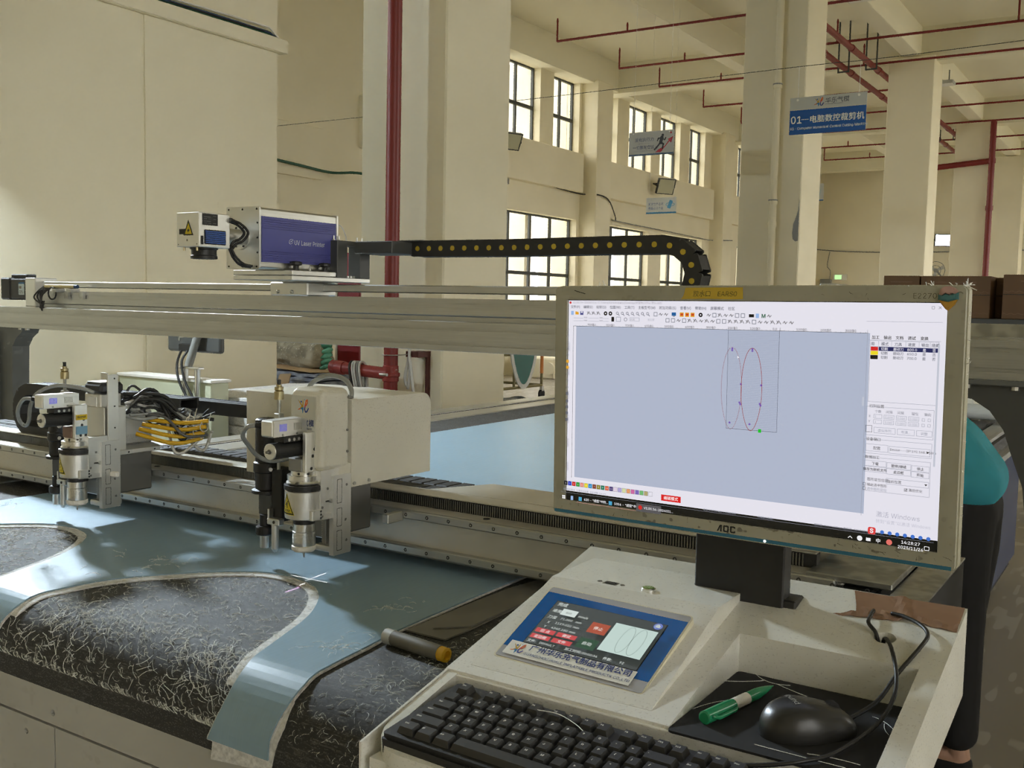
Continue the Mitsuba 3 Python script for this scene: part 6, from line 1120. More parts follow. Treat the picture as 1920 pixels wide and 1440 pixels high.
# ------------------------------------------------------------------ mouse, pad, marker, tape
solo('mouse_pad', 'black mouse pad lying in the well of the console', 'mouse pad', B().prism(rrect(-0.4125, 0.948, -0.2095, 1.1560, 0.006), (0, 0, 1.0607), (1, 0, 0), (0, 1, 0), 0.0025), 'm_black_matte', False)
MO = thing('computer_mouse', 'black cabled mouse with a pale word on its back, on the pad', 'computer mouse')
mc, ma = vec(-0.2905, 1.028, 1.0635), math.radians(47)
mx, my = vec(math.cos(ma), math.sin(ma), 0), vec(-math.sin(ma), math.cos(ma), 0)
def mouse_pt(u, w):     # u along -1..1 (rear to front), w across -1..1
    l = 0.053; wd = 0.0315 * (1 - 0.10 * (u - 0.15)**2) * np.sqrt(np.clip(1 - np.abs(u)**3.2, 0, 1)) * (1 - 0.10 * np.exp(-((u - 0.35) / 0.3)**2))
    hh = (0.0365 - 0.013 * np.clip(u + 0.25, 0, 2)**1.3 - 0.004 * np.clip(-u - 0.25, 0, 1)) * np.clip(1 - np.abs(u)**4.5, 0, 1)**0.5
    return u * l, w * wd, hh
nu, nw = 40, 28; grid = []
for u in np.sin(np.linspace(-PI / 2, PI / 2, nu)):
    for a in np.linspace(0, PI, nw):
        px, py, hh = mouse_pt(u, 1.0)
        cw = math.cos(a); grid.append((px, py * np.sign(cw) * abs(cw)**0.75, hh * math.sin(a)**0.72))
G = np.array(grid); k, i = np.meshgrid(np.arange(nu - 1), np.arange(nw - 1), indexing='ij')
q = np.stack([k * nw + i, k * nw + i + 1, (k + 1) * nw + i + 1, (k + 1) * nw + i], -1).reshape(-1, 4)
Gw = mc + G[:, :1] * mx + G[:, 1:2] * my + G[:, 2:] * vec(0, 0, 1)
mat('m_mouse', [0.020, 0.020, 0.019], 0.33)
part(MO, 'body', (Gw, np.vstack([q[:, [0, 2, 1]], q[:, [0, 3, 2]]])), 'm_mouse', True)
wb = lambda a, b, c: mc + mx * a + my * b + vec(0, 0, c)
part(MO, 'scroll_wheel', B().cyl(wb(0.026, -0.0035, 0.0225), wb(0.026, 0.0035, 0.0225), 0.0085, 20), 'm_black_matte')
pr = Print(wb(-0.0205, 0.0155, 0.0372), -my + vec(0, 0, -0.02), mx + vec(0, 0, -0.08), lift=0.0004)
pr.text('ifound', 8.2, -1, -1, (140, 140, 136), sx=1.15, slant=0.15); 
for v in pr.v:
    d = v - mc; u = np.clip((d @ mx) / 0.053, -0.99, 0.99); l, wd, hh = mouse_pt(u, 1.0); cw = np.clip(np.abs(d @ my) / np.maximum(wd, 1e-4), 0, 0.98)**(1 / 0.75)
    v[:, 2] = mc[2] + hh * (1 - cw**2)**0.36 + 0.0008
pr.part(MO, 'lettering')
part(MO, 'cable', B().tube(spline([wb(0.050, 0.0, 0.010), (-0.240, 1.108, 1.082), (-0.228, 1.145, 1.104), (-0.214, 1.195, 1.124), (-0.213, 1.222, 1.130), (-0.226, 1.242, 1.134), (-0.247, 1.256, 1.136), (-0.262, 1.262, 1.1355)], 9), 0.0024, 9), 'm_black', True)
solo('black_cable', 'black cable coming up through the round hole of the console', 'cable', B().tube(spline([(-0.262, 1.216, 1.08), (-0.258, 1.209, 1.118), (-0.243, 1.175, 1.122), (-0.226, 1.128, 1.108), (-0.222, 1.098, 1.092), (-0.229, 1.055, 1.076), (-0.250, 0.985, 1.068), (-0.272, 0.950, 1.0665), (-0.300, 0.935, 1.061), (-0.33, 0.925, 1.056)], 9), 0.0023, 9), 'm_black', True)
solo('black_cable', 'short black cable from the tape into the round hole of the console', 'cable', B().tube(spline([(-0.283, 1.262, 1.1350), (-0.282, 1.245, 1.134), (-0.280, 1.225, 1.130), (-0.268, 1.212, 1.123), (-0.262, 1.211, 1.10)], 9), 0.0023, 9), 'm_black', True)
mat('m_packing_tape', tint((0.235, 0.135, 0.085), (0.20, 0.11, 0.068), 30.0), 0.35)
tp = Polygon([(-0.318, 1.309), (-0.188, 1.311), (-0.187, 1.250), (-0.215, 1.252), (-0.240, 1.258), (-0.262, 1.249), (-0.290, 1.247), (-0.325, 1.240), (-0.312, 1.252), (-0.303, 1.258), (-0.307, 1.275)])
b = B()
for a in np.arange(-0.33, -0.18, 0.006):
    for c in np.arange(1.23, 1.32, 0.006): b.prism(tp.intersection(sbox(a, c, a + 0.006, c + 0.006)), (0, 0, 0), (1, 0, 0), (0, 1, 0), 0.0004)
b.xf(lambda v: np.c_[v[:, 0], v[:, 1], base_z(v[:, 1]) + 0.0006 + v[:, 2] + 0.0035 * np.exp(-((v[:, 0] + 0.245 + 0.3 * (v[:, 1] - 1.26)) / 0.006)**2) + 0.0016 * np.clip(np.sin(v[:, 0] * 300 + v[:, 1] * 120), 0, 1) * (v[:, 1] < 1.27)])
solo('packing_tape', 'strip of brown packing tape stuck across the back corner of the console', 'tape', b, 'm_packing_tape', False)
PN = thing('marker', 'green translucent marker lying on the mouse pad', 'marker')
scene['m_green_plastic'] = {'type': 'principled', 'base_color': {'type': 'rgb', 'value': [0.012, 0.20, 0.085]}, 'roughness': 0.15, 'spec_trans': 0.0, 'clearcoat': 0.6}
p0, p1 = vec(-0.3855, 0.982, 1.0705), vec(-0.3576, 1.1163, 1.0690); d = (p1 - p0) / np.linalg.norm(p1 - p0)
part(PN, 'barrel', B().lathe(p0, d, [(0.0045, 0.006), (0.0062, 0.007), (0.0062, 0.102), (0.0052, 0.114), (0.0034, 0.126), (0.002, 0.133)], 24), 'm_green_plastic')
part(PN, 'cap', B().lathe(p0, d, [(0.0055, 0), (0.0072, 0.001), (0.0072, 0.048), (0.0066, 0.05)], 24), 'm_green_plastic')
sidev = np.cross(d, [0, 0, 1])
part(PN, 'clip', B().tube([p0 + d * 0.006 + sidev * 0.0065 + [0, 0, 0.002], p0 + d * 0.012 + sidev * 0.0105, p0 + d * 0.044 + sidev * 0.0100, p0 + d * 0.05 + sidev * 0.0085], 0.0022, 8), 'm_green_plastic', True)
part(PN, 'tip', B().cyl(p0 + d * 0.131, p0 + d * 0.1395, 0.0016, 10, 0.0006), 'm_green_plastic')
part(PN, 'label', B().lathe(p0, d, [(0.00628, 0.055), (0.00640, 0.055), (0.00640, 0.083), (0.00628, 0.083)], 24), 'm_offwhite')

# ------------------------------------------------------------------ monitor
MN = thing('computer_monitor', 'grey-beige computer monitor showing cutting software, on a black column behind the console', 'monitor')
MC = vec(-0.4371, 1.1731, 1.3724)
_a, _t, _q = -0.0511, -0.0086, 0.0093
MX = vec(math.cos(_a), math.sin(_a), 0); _n = np.cross(MX, [0, 0, 1]); MZ = math.cos(_t) * vec(0, 0, 1) - math.sin(_t) * _n
MX, MZ = math.cos(_q) * MX + math.sin(_q) * MZ, -math.sin(_q) * MX + math.cos(_q) * MZ
MNrm = np.cross(MX, MZ)      # towards the operator
mm = lambda p: affinity.scale(p, 0.001, 0.001, origin=(0, 0))
outer = rrect(-257, -153.5, 257, 152, 6)
hole = sbox(-239, -134.8, 239, 134.8)
mat('m_bezel', tint((0.33, 0.32, 0.25), (0.29, 0.28, 0.215), 14.0, (0.09, 0.08, 0.06), 0.8, 130), 0.42)
mat('m_bezel_edge', tint((0.40, 0.385, 0.29), (0.34, 0.325, 0.24), 14.0), 0.4)
part(MN, 'bezel', B().prism(mm(outer.difference(hole)), MC - MNrm * 0.006, MX, MZ, 0.0085), 'm_bezel', False)
part(MN, 'bezel_edge', B().prism(mm(outer.buffer(1.2).difference(outer.buffer(-9))), MC - MNrm * 0.020, MX, MZ, 0.0145), 'm_bezel_edge', False)
part(MN, 'back_shell', B().prism(mm(outer.buffer(-4)), MC - MNrm * 0.038, MX, MZ, 0.030), 'm_bezel_edge', False)
part(MN, 'back_shell', B().prism(mm(rrect(-150, -110, 150, 90, 15)), MC - MNrm * 0.058, MX, MZ, 0.022), 'm_bezel_edge', False)
mat('m_strip_blue', [0.025, 0.13, 0.21], 0.35)
part(MN, 'blue_strip', B().prism(mm(sbox(-255, -152.2, 254, -148.2)), MC + MNrm * 0.0022, MX, MZ, 0.001), 'm_strip_blue', False)
k = part(MN, 'power_light', B().prism(mm(disc(45, -150.2, 1.7, 12)), MC + MNrm * 0.0030, MX, MZ, 0.0006), 'm_offwhite', False)
scene[k]['emitter'] = {'type': 'area', 'sampling_weight': 0.1, 'radiance': {'type': 'rgb', 'value': [2.0 * SCREEN] * 3}}
part(MN, 'column', B().box(-0.5045, -0.386, 1.233, 1.262, 1.10, 1.36, 0.002), 'm_black', False)
part(MN, 'column_foot', B().box(-0.508, -0.371, 1.236, 1.272, 1.095, 1.136, 0.002), 'm_black', False)
part(MN, 'column_neck', B().box(-0.49, -0.40, 1.205, 1.235, 1.31, 1.36, 0.002), 'm_black', False)
pr = Print(MC + MNrm * 0.0025, MX, MZ, lift=0.0003)
aoc = shapely.union_all([Polygon([(0, 0), (4.6, 11), (7.4, 11), (7.4, 0), (5.0, 0), (5.0, 7.6), (2.2, 0)]), rrect(9.2, 0, 17.6, 11, 2).difference(rrect(11.6, 2.3, 15.2, 8.7, 1)), rrect(19.2, 0, 27, 11, 2).difference(sbox(21.6, 2.3, 28, 8.7)).union(sbox(24.8, 2.3, 27, 3.6)).union(sbox(24.8, 7.4, 27, 8.7))])
pr.add(affinity.translate(affinity.scale(aoc, 0.9, 0.75, origin=(0, 0)), -17, -146.5), (28, 28, 26)).text('E2270VW', 8, 203, 138.6, (104, 100, 82), sx=1.0)
r3 = np.random.default_rng(5)
for kx in range(34):
    x = r3.choice([r3.uniform(-250, 250), r3.uniform(60, 250)]); y = r3.uniform(-147, -137) if kx > 6 else r3.uniform(137, 150); a = r3.uniform(-0.6, 0.6) if kx % 3 else r3.uniform(1, 2); l = r3.uniform(1.5, 8)
    yy = min(max(y + l * math.sin(a), -148), 151)
    pr.line([(x, y), (x + l * math.cos(a) * 0.5, (y + yy) / 2 + r3.uniform(-1, 1)), (x + l * math.cos(a), yy)], r3.uniform(0.25, 0.6), (84, 78, 58))
pr.line([(-226, 147), (-209, 142.5)], 0.9, (34, 32, 26)); pr.part(MN, 'bezel_print', 'dark lettering and scratches')
part(MN, 'screen_glass', B().prism(mm(hole.buffer(1)), MC - MNrm * 0.0055, MX, MZ, 0.004), 'm_black', False)

sc = Screen(MC - MNrm * 0.0008, MX, MZ, lift=0.0002, step=0.00003)
K, W_, G1, G2 = (30, 30, 36), (226, 224, 234), (150, 154, 168), (110, 112, 124)
sc.rect(-238.3, -134, 238.3, 134, W_)
sc.rect(-226, -102.8, 158.5, 100.2, (172, 180, 200))
sc.rect(-238.3, -134, 238.3, -122.5, (16, 18, 20))
def row(s, size, x, y, col=G2, gap=7.0, **k):
    for w in s.split(' '):
        g = text(w, size, x, y, bold=0.012, **k); sc.add(g, col)
        if not g.is_empty: x = g.bounds[2] + gap
sc.text('V2.00.54-20240314 (C:/Users/Administrator/Desktop/天蓝色/1054 排头.dxf)', 3.6, -232, 130, (150, 146, 156)).add(disc(-235.5, 131, 1.6), (200, 40, 40))
row('文件(F) 编辑(E) 绘制(D) 位图(W) 工具(T) 主板型号(M) 附加功能(S) 查看(V) 帮助(H) 屏幕模式 社区', 4.4, -235, 123.8, gap=5.5)
def icon(x, y, kind):
    s = 2.6
    if kind == 0: sc.rect(x - s, y - s, x + s, y + s, (120, 124, 136)).rect(x - s + .7, y - s + .7, x + s - .7, y + s - .7, W_)
    elif kind == 1: sc.add(disc(x - .5, y + .5, 1.9, 12).difference(disc(x - .5, y + .5, 1.2, 12)), G2).line([(x + .8, y - .8), (x + 2.6, y - 2.6)], .8, G2)
    elif kind == 2: sc.add(disc(x, y, 2.7, 14), (52, 52, 58)).add(disc(x, y, 1.0, 10), W_)
    elif kind == 3: sc.line([(x - s, y - 1), (x - .6, y + 1.4), (x + .6, y - 1.4), (x + s, y + 1)], .6, K)
    elif kind == 4: sc.rect(x - s, y - s, x + s, y + s, (224, 160, 40)).rect(x - 1.6, y - 1.2, x + 1.8, y + 1.4, (190, 60, 30))
    elif kind == 5: sc.rect(x - 3, y - 1.5, x + 3, y + 2.5, (22, 90, 150)).rect(x - 1.4, y - 2.6, x + 1.4, y - 1.9, K)
    elif kind == 6: sc.line([(x - s, y - 2), (x, y + 2), (x + s, y - 2)], .6, K).line([(x - s, y + 2), (x, y - 1)], .6, K)
    elif kind == 7: sc.rect(x - 3.2, y - 1.8, x + 3.2, y + 1.8, K)
    elif kind == 8: sc.rect(x - 2, y - 2.6, x + 2, y + 2.6, (150, 180, 224))
    elif kind == 9: sc.add([(x - 2.6, y - 2), (x + 2.8, y - 2), (x + 2, y + 1.4), (x - 2.6, y + 2.2)], (224, 160, 40))
    elif kind == 10: sc.rect(x - 2.4, y - 2.4, x + 2.4, y + 2.4, (70, 72, 130)).rect(x - 1.3, y + .2, x + 1.3, y + 2.2, W_)
    elif kind == 11: sc.text('M', 6, x - 2.4, y - 2.2, (40, 96, 70), bold=.03)
x = -232.0
for kind in (8, 9, 10, None, 6, 6, 6, None, 2, 2, None, 1, 1, 1, 1, 1, 1, 1, None, 0, 3, 3, None, 5, None, 4, 4, 4, None, 2, None, 3, 0, 6, 3, 3, 0, 0, None, 7, 8, 11, 3):
    if kind is None: x += 3.5; continue
    icon(x, 117.3, kind); x += 7.35
for x0, x1 in ((-229, -214), (-206, -190), (-184, -175)):
    for y in (110.6, 106.8): sc.rect(x0, y, x1, y + .35, G1)
for x0 in (-213, -189): sc.text('mm', 3, x0, 110.6, G2).text('mm', 3, x0, 106.8, G2)
sc.rect(-171, 107, -167, 113, K).rect(-164, 107, -157, 113.2, G1).rect(-163.4, 107.6, -157.6, 112.6, W_).add(disc(-150, 110, 2.4).difference(disc(-150, 110, 1.8)), G2).rect(-144, 108, -130, 112.5, G1).rect(-143.5, 108.4, -130.5, 112.1, W_).text('0.00', 3, -143, 109, G2).text('加工次序' if False else '加工优', 3.2, -118, 109, G1)
x = -90.0
for n in range(22):
    icon(x, 110, (0, 0, 3, 0, 6, 6, 3, 6, 3, 0, 0, 6, 6, 6, 6, 0, 3, 3, 6, 6, 3, 3)[n]); x += 7.6
for n in range(-9, 4):
    x = 54.5 + n * 28.2 + 0; s = f'{abs(-n) * 1000:d}.0' if n else '0.0'
    if -226 < x < 158: sc.text(s, 3.6, x - 7, 101.0, K).rect(x + 2, 100.4, x + 2.4, 104, K)
for n in range(70): sc.rect(-224 + n * 5.5, 100.5, -223.7 + n * 5.5, 101.4, G2)
sc.rect(-226, 100.1, 158.5, 100.5, K).rect(-226.3, -102.8, -225.9, 100.4, K)
for n in range(6): sc.add(affinity.rotate(text(f'{n + 1}000.0', 3.2, -231.5, 72 - n * 32, align=0.5), 90, origin=(-231.5, 72 - n * 32)), G2)
for n, y in enumerate((96, 88, 79, 70, 62, 53, 45, 37, 29, 19, 10, 0, -8, -16, -25)):
    if n in (5, 6): sc.rect(-236.6, y - 2, -232.6, y + 2, (224, 160, 40))
    elif n > 9: sc.rect(-236.4, y - 2, -232.8, y + 2, (96, 98, 108))
    else: sc.line([(-236.6, y - 2), (-234.6, y + 1.2), (-232.6, y - 1)], .5, G2)
# work area, ovals with their marks, the pointer
for n in range(58): sc.rect(-5.8, 99 - n * 2.05, 58, 99.35 - n * 2.05, (150, 157, 176))
sc.rect(-5.8, -18.4, -5.4, 100, (84, 88, 104)).rect(57.6, -18.4, 58, 100, (84, 88, 104)).rect(-5.8, -18.4, 58, -18, (84, 88, 104))
for cx, dash in ((0, True), (25.6, False)):
    e = Polygon([(cx + 13 * math.sin(a) * (1 - 0.16 * (math.cos(a) < 0) * abs(math.cos(a))**2), 30.3 + 49 * math.cos(a)) for a in np.linspace(0, 2 * PI, 80)])
    ring = e.buffer(.28).difference(e.buffer(-.28))
    if dash: ring = ring.difference(shapely.union_all([sbox(-40, y, 60, y + .9) for y in np.arange(-30, 90, 1.9)]))
    sc.add(ring, (150, 52, 56))
    for px, py in ((cx, 78), (cx, 76), (cx + 12, 36), (cx + 12, 12), (cx + 11, 14), (cx - 1, -11)):
        for a in (0, 1.05, 2.1): sc.line([(px - 1.5 * math.cos(a), py - 1.5 * math.sin(a)), (px + 1.5 * math.cos(a), py + 1.5 * math.sin(a))], .5, (96, 40, 170))
sc.rect(35.5, -20, 39.3, -16, (20, 190, 40)).add([(7.4, 70), (7.4, 66.4), (8.3, 67.2), (9.6, 67)], (245, 245, 250))
# side panel of the software
def frm(x0, y0, x1, y1, col=G1): sc.add(sbox(x0, y0, x1, y1).difference(sbox(x0 + .35, y0 + .35, x1 - .35, y1 - .35)), col)
sc.rect(158.6, -102.8, 159, 104, G1)
row('加工 输出 文档 调试 变换', 4.2, 163.5, 94.5, K, gap=4.6); sc.rect(160, 93, 236, 93.3, G1)
frm(162, 25, 234, 92.5)
for x, s in ((163, '图'), (174, '模式'), (188, '刀具'), (202, '速度'), (216, '输出'), (226.5, '隐藏')): sc.text(s, 4, x, 87.5, G2, bold=.012)
for x in (171, 185, 200, 213.5, 225): sc.rect(x, 86.5, x + .3, 92, G1)
sc.rect(162.5, 86, 233.5, 86.3, G1).rect(171.5, 81.4, 233.5, 85.8, (24, 30, 84))
for n, (s, c) in enumerate((('800.0', (206, 30, 30)), ('650.0', (232, 214, 30)), ('700.0', (14, 14, 16)))):
    y = 81.4 - n * 4.6; sc.rect(163, y, 171, y + 4.3, c)
    for x, w in ((174, '切割'), (187, '振动刀'), (201.5, s), (217.5, '是'), (227.5, '否')): sc.text(w, 3.7, x, y + .8, W_ if n == 0 else G2, bold=.012)
frm(160.5, -12, 232, 20); sc.text('行列设置', 4, 164, 19, K)
for x, s in ((170, '个数'), (182, '间隔'), (194, '间隔'), (209, '错位'), (222, '偏向')): sc.text(s, 3.6, x, 13.5, G2)
for n, y in enumerate((8, 2.2)):
    sc.text('XY'[n], 3.4, 163.5, y, G2)
    for x0, x1, s in ((169, 178, '1'), (180, 191, '0.000'), (193, 204, '0.000'), (206, 217, '0.000')): frm(x0, y - 1, x1, y + 3.6); sc.text(s, 3, x0 + 1.2, y, G1)
    frm(220, y - .6, 223, y + 2.6); frm(226, y - .6, 229, y + 2.6)
frm(161, -8.5, 168, -1, K)
for x0, x1, s in ((170, 193, '虚拟阵列'), (195, 213, '布满...'), (215, 231, '调整')): frm(x0, -9, x1, -2.5); sc.text(s, 3.6, (x0 + x1) / 2, -7.2, G1, align=.5)
frm(160, -32, 231.5, -16); sc.text('设备端口', 4, 162, -17.5, K)
frm(162, -29.5, 186, -21.5); sc.text('配置', 4, 174, -27.2, K, align=.5); frm(187, -30.2, 230, -22.2); sc.text('Device---(IP:192.168.1.100)', 3.3, 188, -27, K).add([(226, -25), (229, -25), (227.5, -27)], K)
frm(159.5, -74, 231, -36); sc.text('数据加工', 4, 161.5, -37.4, K)
for x0, x1, y, s in ((161, 185, -46, '下载'), (185.4, 211, -46.6, '暂停/继续'), (211.4, 230, -47.2, '停止'), (161, 185, -52.6, '保存为脱机文件'), (185.4, 211, -53.2, '走边框'), (211.4, 230, -53.8, '开始')): frm(x0, y, x1, y + 6.3); sc.text(s, 3.7, (x0 + x1) / 2, y + 1.6, K, align=.5, bold=.01)
sc.text('图形定位位置:', 3.8, 165, -62, K).text('当前位置', 3.8, 186.5, -62.3, K); frm(185.5, -64, 230, -57.6); sc.add([(225.5, -60), (228.5, -60), (227, -62)], K)
for y, s, c in ((-68, '输出选中图形', K), (-72.6, '选中图形定位', G1)): frm(160.5, y - .3, 163.8, y + 3, K); sc.text(s, 3.6, 165, y, c)
frm(205, -70, 208.2, -66.8, K); sc.line([(205.6, -68.4), (206.4, -69.2), (207.8, -67.2)], .5, K).text('路径优化', 3.6, 209.5, -69.5, K)
sc.rect(233.6, -40, 235.6, 90, (190, 194, 206)).rect(156.6, 20, 158.4, 30, (190, 194, 206))
sc.text('激活 Windows', 7, 176, -101, (178, 178, 192)).text('转到"设置"以激活 Windows', 4.6, 176, -108, (190, 190, 204))
# colours, status lines, task bar
for n, c in enumerate(((18, 18, 20), (30, 50, 190), (206, 30, 30), (30, 150, 40), (230, 140, 120), (232, 214, 30), (30, 140, 200), (130, 60, 36), (140, 130, 40), (30, 120, 90), (214, 84, 40), (60, 40, 110), (222, 206, 222), (170, 160, 210), (208, 214, 160), (222, 150, 100), (200, 100, 160), (120, 100, 180), (110, 180, 110), (170, 160, 110), (226, 224, 234))):
    x = -233.5 + n * 6.4; frm(x, -112.2, x + 5.6, -106.4, G2); sc.rect(x + .3, -111.9, x + 5.3, -106.7, c)
    if n < 12: sc.text(str(n), 2.8, x + 2.8, -110.4, W_, align=.5)
sc.rect(-87.5, -115.5, -60.5, -107.8, (214, 24, 28)).text('编辑模式', 5, -74, -113.4, (246, 232, 232), align=.5, bold=.012)
sc.rect(-238, -121.8, 238, -121.5, G1).text('1.任意色块为切割输出, 右键开始图层设置, 双击色块成图形高 Ctrl+F1...' if False else '选中图形输出, 位置优化设置, 空位调整 Ctrl+F1...', 3.2, -234, -118.5, G1)
sc.text('当前: X:1719.480 Y:3350.000', 3.0, -30, -120.4, G1).text('开始加工数据..', 3.0, 40, -120.4, G1).text('图形宽=1719.480mm,图形高=3350.000mm/1691', 3.2, 108, -120.4, G2)
TW = (236, 236, 238)
for a, c in ((0, 0), (2.6, 0), (0, 2.6), (2.6, 2.6)): sc.rect(-235 + a, -130.6 + c, -232.8 + a, -128.4 + c, TW)
sc.rect(-221.5, -131, -217.5, -125.4, (150, 180, 224))
for x, s in ((-209, '620 - "成型"中的...'), (-163, '1054 - "成型"中的...')): sc.rect(x, -130.6, x + 5, -125.4, (70, 160, 200)).text(s, 4.2, x + 8, -129.4, TW, bold=.016).rect(x - 4, -133.2, x + 40, -132.7, (200, 140, 130))
sc.rect(-122.5, -133.3, -87, -123, (82, 80, 84)).add(disc(-116.5, -128, 2.8), (206, 30, 30)).text('V2.00.54-2024031...', 4.0, -111.5, -129.4, TW, bold=.012)
sc.add(rrect(168.5, -121.5, 177, -113.5, 2), (214, 60, 60)).text('S', 6.4, 170.6, -119.7, TW, bold=.04)
for n in range(7): sc.add(disc(184 + n * 8.1, -117.6 - .1 * n, 2.2, 12), (60, 110, 200))
sc.line([(147, -129), (149.4, -126.8), (151.8, -129)], .8, TW).add(disc(160, -127.6, 3), TW).rect(167, -129.5, 172, -125.8, TW).text('中', 5.4, 177.5, -129.6, TW, bold=.02).add(disc(192, -127.6, 3.2), (222, 110, 100))
sc.text('14:28:27', 4.6, 214.5, -127, TW, align=.5, bold=.02).text('2025/11/26', 4.6, 214.5, -132.6, TW, align=.5, bold=.02); sc.add(rrect(228.5, -131, 234, -126.4, .8).difference(rrect(229.2, -130.3, 233.3, -127.1, .5)), TW)
frm(226.5, 127.5, 229.4, 130.4, G2); sc.line([(233.4, 127.6), (236.2, 130.4)], .4, G2).line([(233.4, 130.4), (236.2, 127.6)], .4, G2).rect(159, 113.4, 238, 113.7, G1)
sc.emit(MN, 'screen')

tape = thing('paper_tape', 'yellow masking tape with handwriting on the top edge of the monitor', 'tape')
pr = Print(MC + MNrm * 0.0026, MX, MZ, lift=0.0004)
jag = Polygon([(-66, 150.5), (9, 151), (9.4, 137), (-8, 136.6), (-40, 137.2), (-72, 136.4), (-69.5, 139), (-68, 142)])
pr.add(jag, (186, 158, 52)).text('胶水口', 8, -56, 140.2, (70, 56, 20), slant=.1).text('EARS0', 8, -24, 140.2, (70, 56, 20), slant=.12)
pr.part(tape, 'strip')
CN = thing('cone_sticker', 'small ice-cream cone magnet on the top right corner of the monitor', 'magnet')
co = MC + MNrm * 0.0026
def puff(poly, h, m, name):
    b = B()
    for f_, hh in ((1.0, h * 0.4), (0.86, h * 0.75), (0.66, h)): b.prism(mm(affinity.scale(poly, f_, f_)), co, MX, MZ, hh)
    part(CN, name, b, m, 30)
mat('m_pink', [0.42, 0.26, 0.23], 0.45); mat('m_teal', [0.055, 0.16, 0.17], 0.45); mat('m_cone', [0.42, 0.23, 0.03], 0.5)
puff(Polygon([(230, 143), (231.5, 148.5), (236, 151.5), (241, 152), (246, 150), (249.5, 146), (247, 143), (244, 144.5), (241, 142.5), (237, 144.5), (233, 142)]), 0.005, 'm_pink', 'scoop')
puff(Polygon([(229.5, 143), (233, 141.5), (237, 144), (241, 142), (244, 144), (247.5, 142.5), (249.8, 145.5), (250, 138), (240, 135), (229.6, 137.5)]), 0.0055, 'm_teal', 'middle')
puff(Polygon([(230, 137.5), (240, 135.5), (249.5, 138.5), (246, 132), (240, 126), (237.5, 127.5), (233, 133)]), 0.005, 'm_cone', 'cone')

# ================================================================== behind the machine
from meshkit import noise as mnoise, fbm as mfbm
def lumpy(b, amp, scale, seed=0, keep=None):
    def fn(v):
        n = np.stack([mfbm(v * scale + 7.3 * k, 3, seed + k) for k in range(3)], 1) - 0.5
        w = 1.0 if keep is None else keep(v)[:, None]
        return v + n * amp * w
    return b.xf(fn)
def grid_box(x0, x1, y0, y1, z0, z1, n):
    m = trimesh.creation.box(extents=(1, 1, 1))
    for _ in range(n): m = m.subdivide()
    return B().add(np.array(m.vertices) * [x1 - x0, y1 - y0, z1 - z0] + [(x0 + x1) / 2, (y0 + y1) / 2, (z0 + z1) / 2], m.faces)

# ---- riser pipe with its branch, hydrant panel, straps
RP = thing('riser_pipe', 'thick dark red riser pipe standing in front of the nearest pillar', 'pipe')
part(RP, 'pipe', B().cyl((-4.557, 5.50, 0), (-4.545, 5.50, 7.0), 0.0495, 28), 'm_red', 30)
part(RP, 'coupling', B().lathe((-4.5555, 5.50, 0.93), (0, 0, 1), [(0.05, 0), (0.058, 0.005), (0.058, 0.035), (0.066, 0.04), (0.066, 0.06), (0.056, 0.065), (0.056, 0.11), (0.05, 0.115)], 24), 'm_red_old', 30)
part(RP, 'coupling_bolt', B().cyl((-4.60, 5.44, 0.982), (-4.53, 5.43, 0.982), 0.011, 8), 'm_steel')
part(RP, 'branch', B().cyl((-4.555, 5.48, 0.985), (-5.00, 5.43, 1.012), 0.043, 24), 'm_red_old', 30)
part(RP, 'branch_cap', B().lathe((-4.93, 5.437, 1.008), (-1, -0.112, 0.06), [(0.049, 0), (0.05, 0.055), (0.047, 0.058), (0.047, 0.068), (0.05, 0.071), (0.05, 0.105), (0.042, 0.113)], 24), 'm_red_old', 30)
part(RP, 'wire_ring', B().tube([(-4.552 + 0.062 * math.cos(a) - 0.0, 5.50 + 0.062 * math.sin(a), 1.118) for a in np.linspace(0, 2 * PI, 25)], 0.004, 6).tube([(-4.49, 5.49, 1.118), (-4.44, 5.58, 1.125)], 0.004, 6), 'm_steel', True)
for k, (x, m) in enumerate(((-4.86, 'm_black_soft'), (-4.835, 'm_cable_white'), (-4.815, 'm_cable_white'), (-4.79, 'm_grey'), (-4.77, 'm_cable_white'))):
    pts = [(x + 0.055, 5.43, 0.72), (x + 0.03, 5.41, 0.88), (x + 0.012, 5.402, 0.985), (x, 5.415, 1.04), (x - 0.005, 5.44, 1.058), (x - 0.006, 5.48, 1.045), (x - 0.004, 5.50, 0.98), (x, 5.50, 0.74)]
    solo('strap', 'white and black strap wound over the red branch pipe', 'strap', B().tube(spline(pts, 6), 0.0085, 6), m, True, 'straps over the red branch pipe')
HB = thing('hose_bracket', 'dark red angle bracket with white straps, on the pillar right of the riser pipe', 'bracket')
part(HB, 'bracket', B().box(-4.47, -4.36, 5.56, 5.70, 1.105, 1.145).box(-4.375, -4.362, 5.66, 5.70, 0.76, 1.13), 'm_red_dark', False) if 'm_red_dark' in scene else (mat('m_red_dark', [0.07, 0.016, 0.014], 0.5), part(HB, 'bracket', B().box(-4.47, -4.36, 5.56, 5.70, 1.105, 1.145).box(-4.375, -4.362, 5.66, 5.70, 0.76, 1.13), 'm_red_dark', False))
for pts in ([(-4.43, 5.55, 1.16), (-4.425, 5.545, 1.10), (-4.405, 5.55, 0.95), (-4.375, 5.555, 0.72)], [(-4.44, 5.57, 1.14), (-4.455, 5.56, 1.05), (-4.475, 5.56, 0.96), (-4.46, 5.56, 0.90)], [(-4.445, 5.57, 1.10), (-4.435, 5.56, 0.98), (-4.45, 5.56, 0.88)]):
    part(HB, 'strap', B().tube(spline(pts, 6), 0.011, 6), 'm_cable_white', True)
RC = thing('hydrant_panel', 'tall red hydrant panel on the left beside the nearest pillar', 'panel')
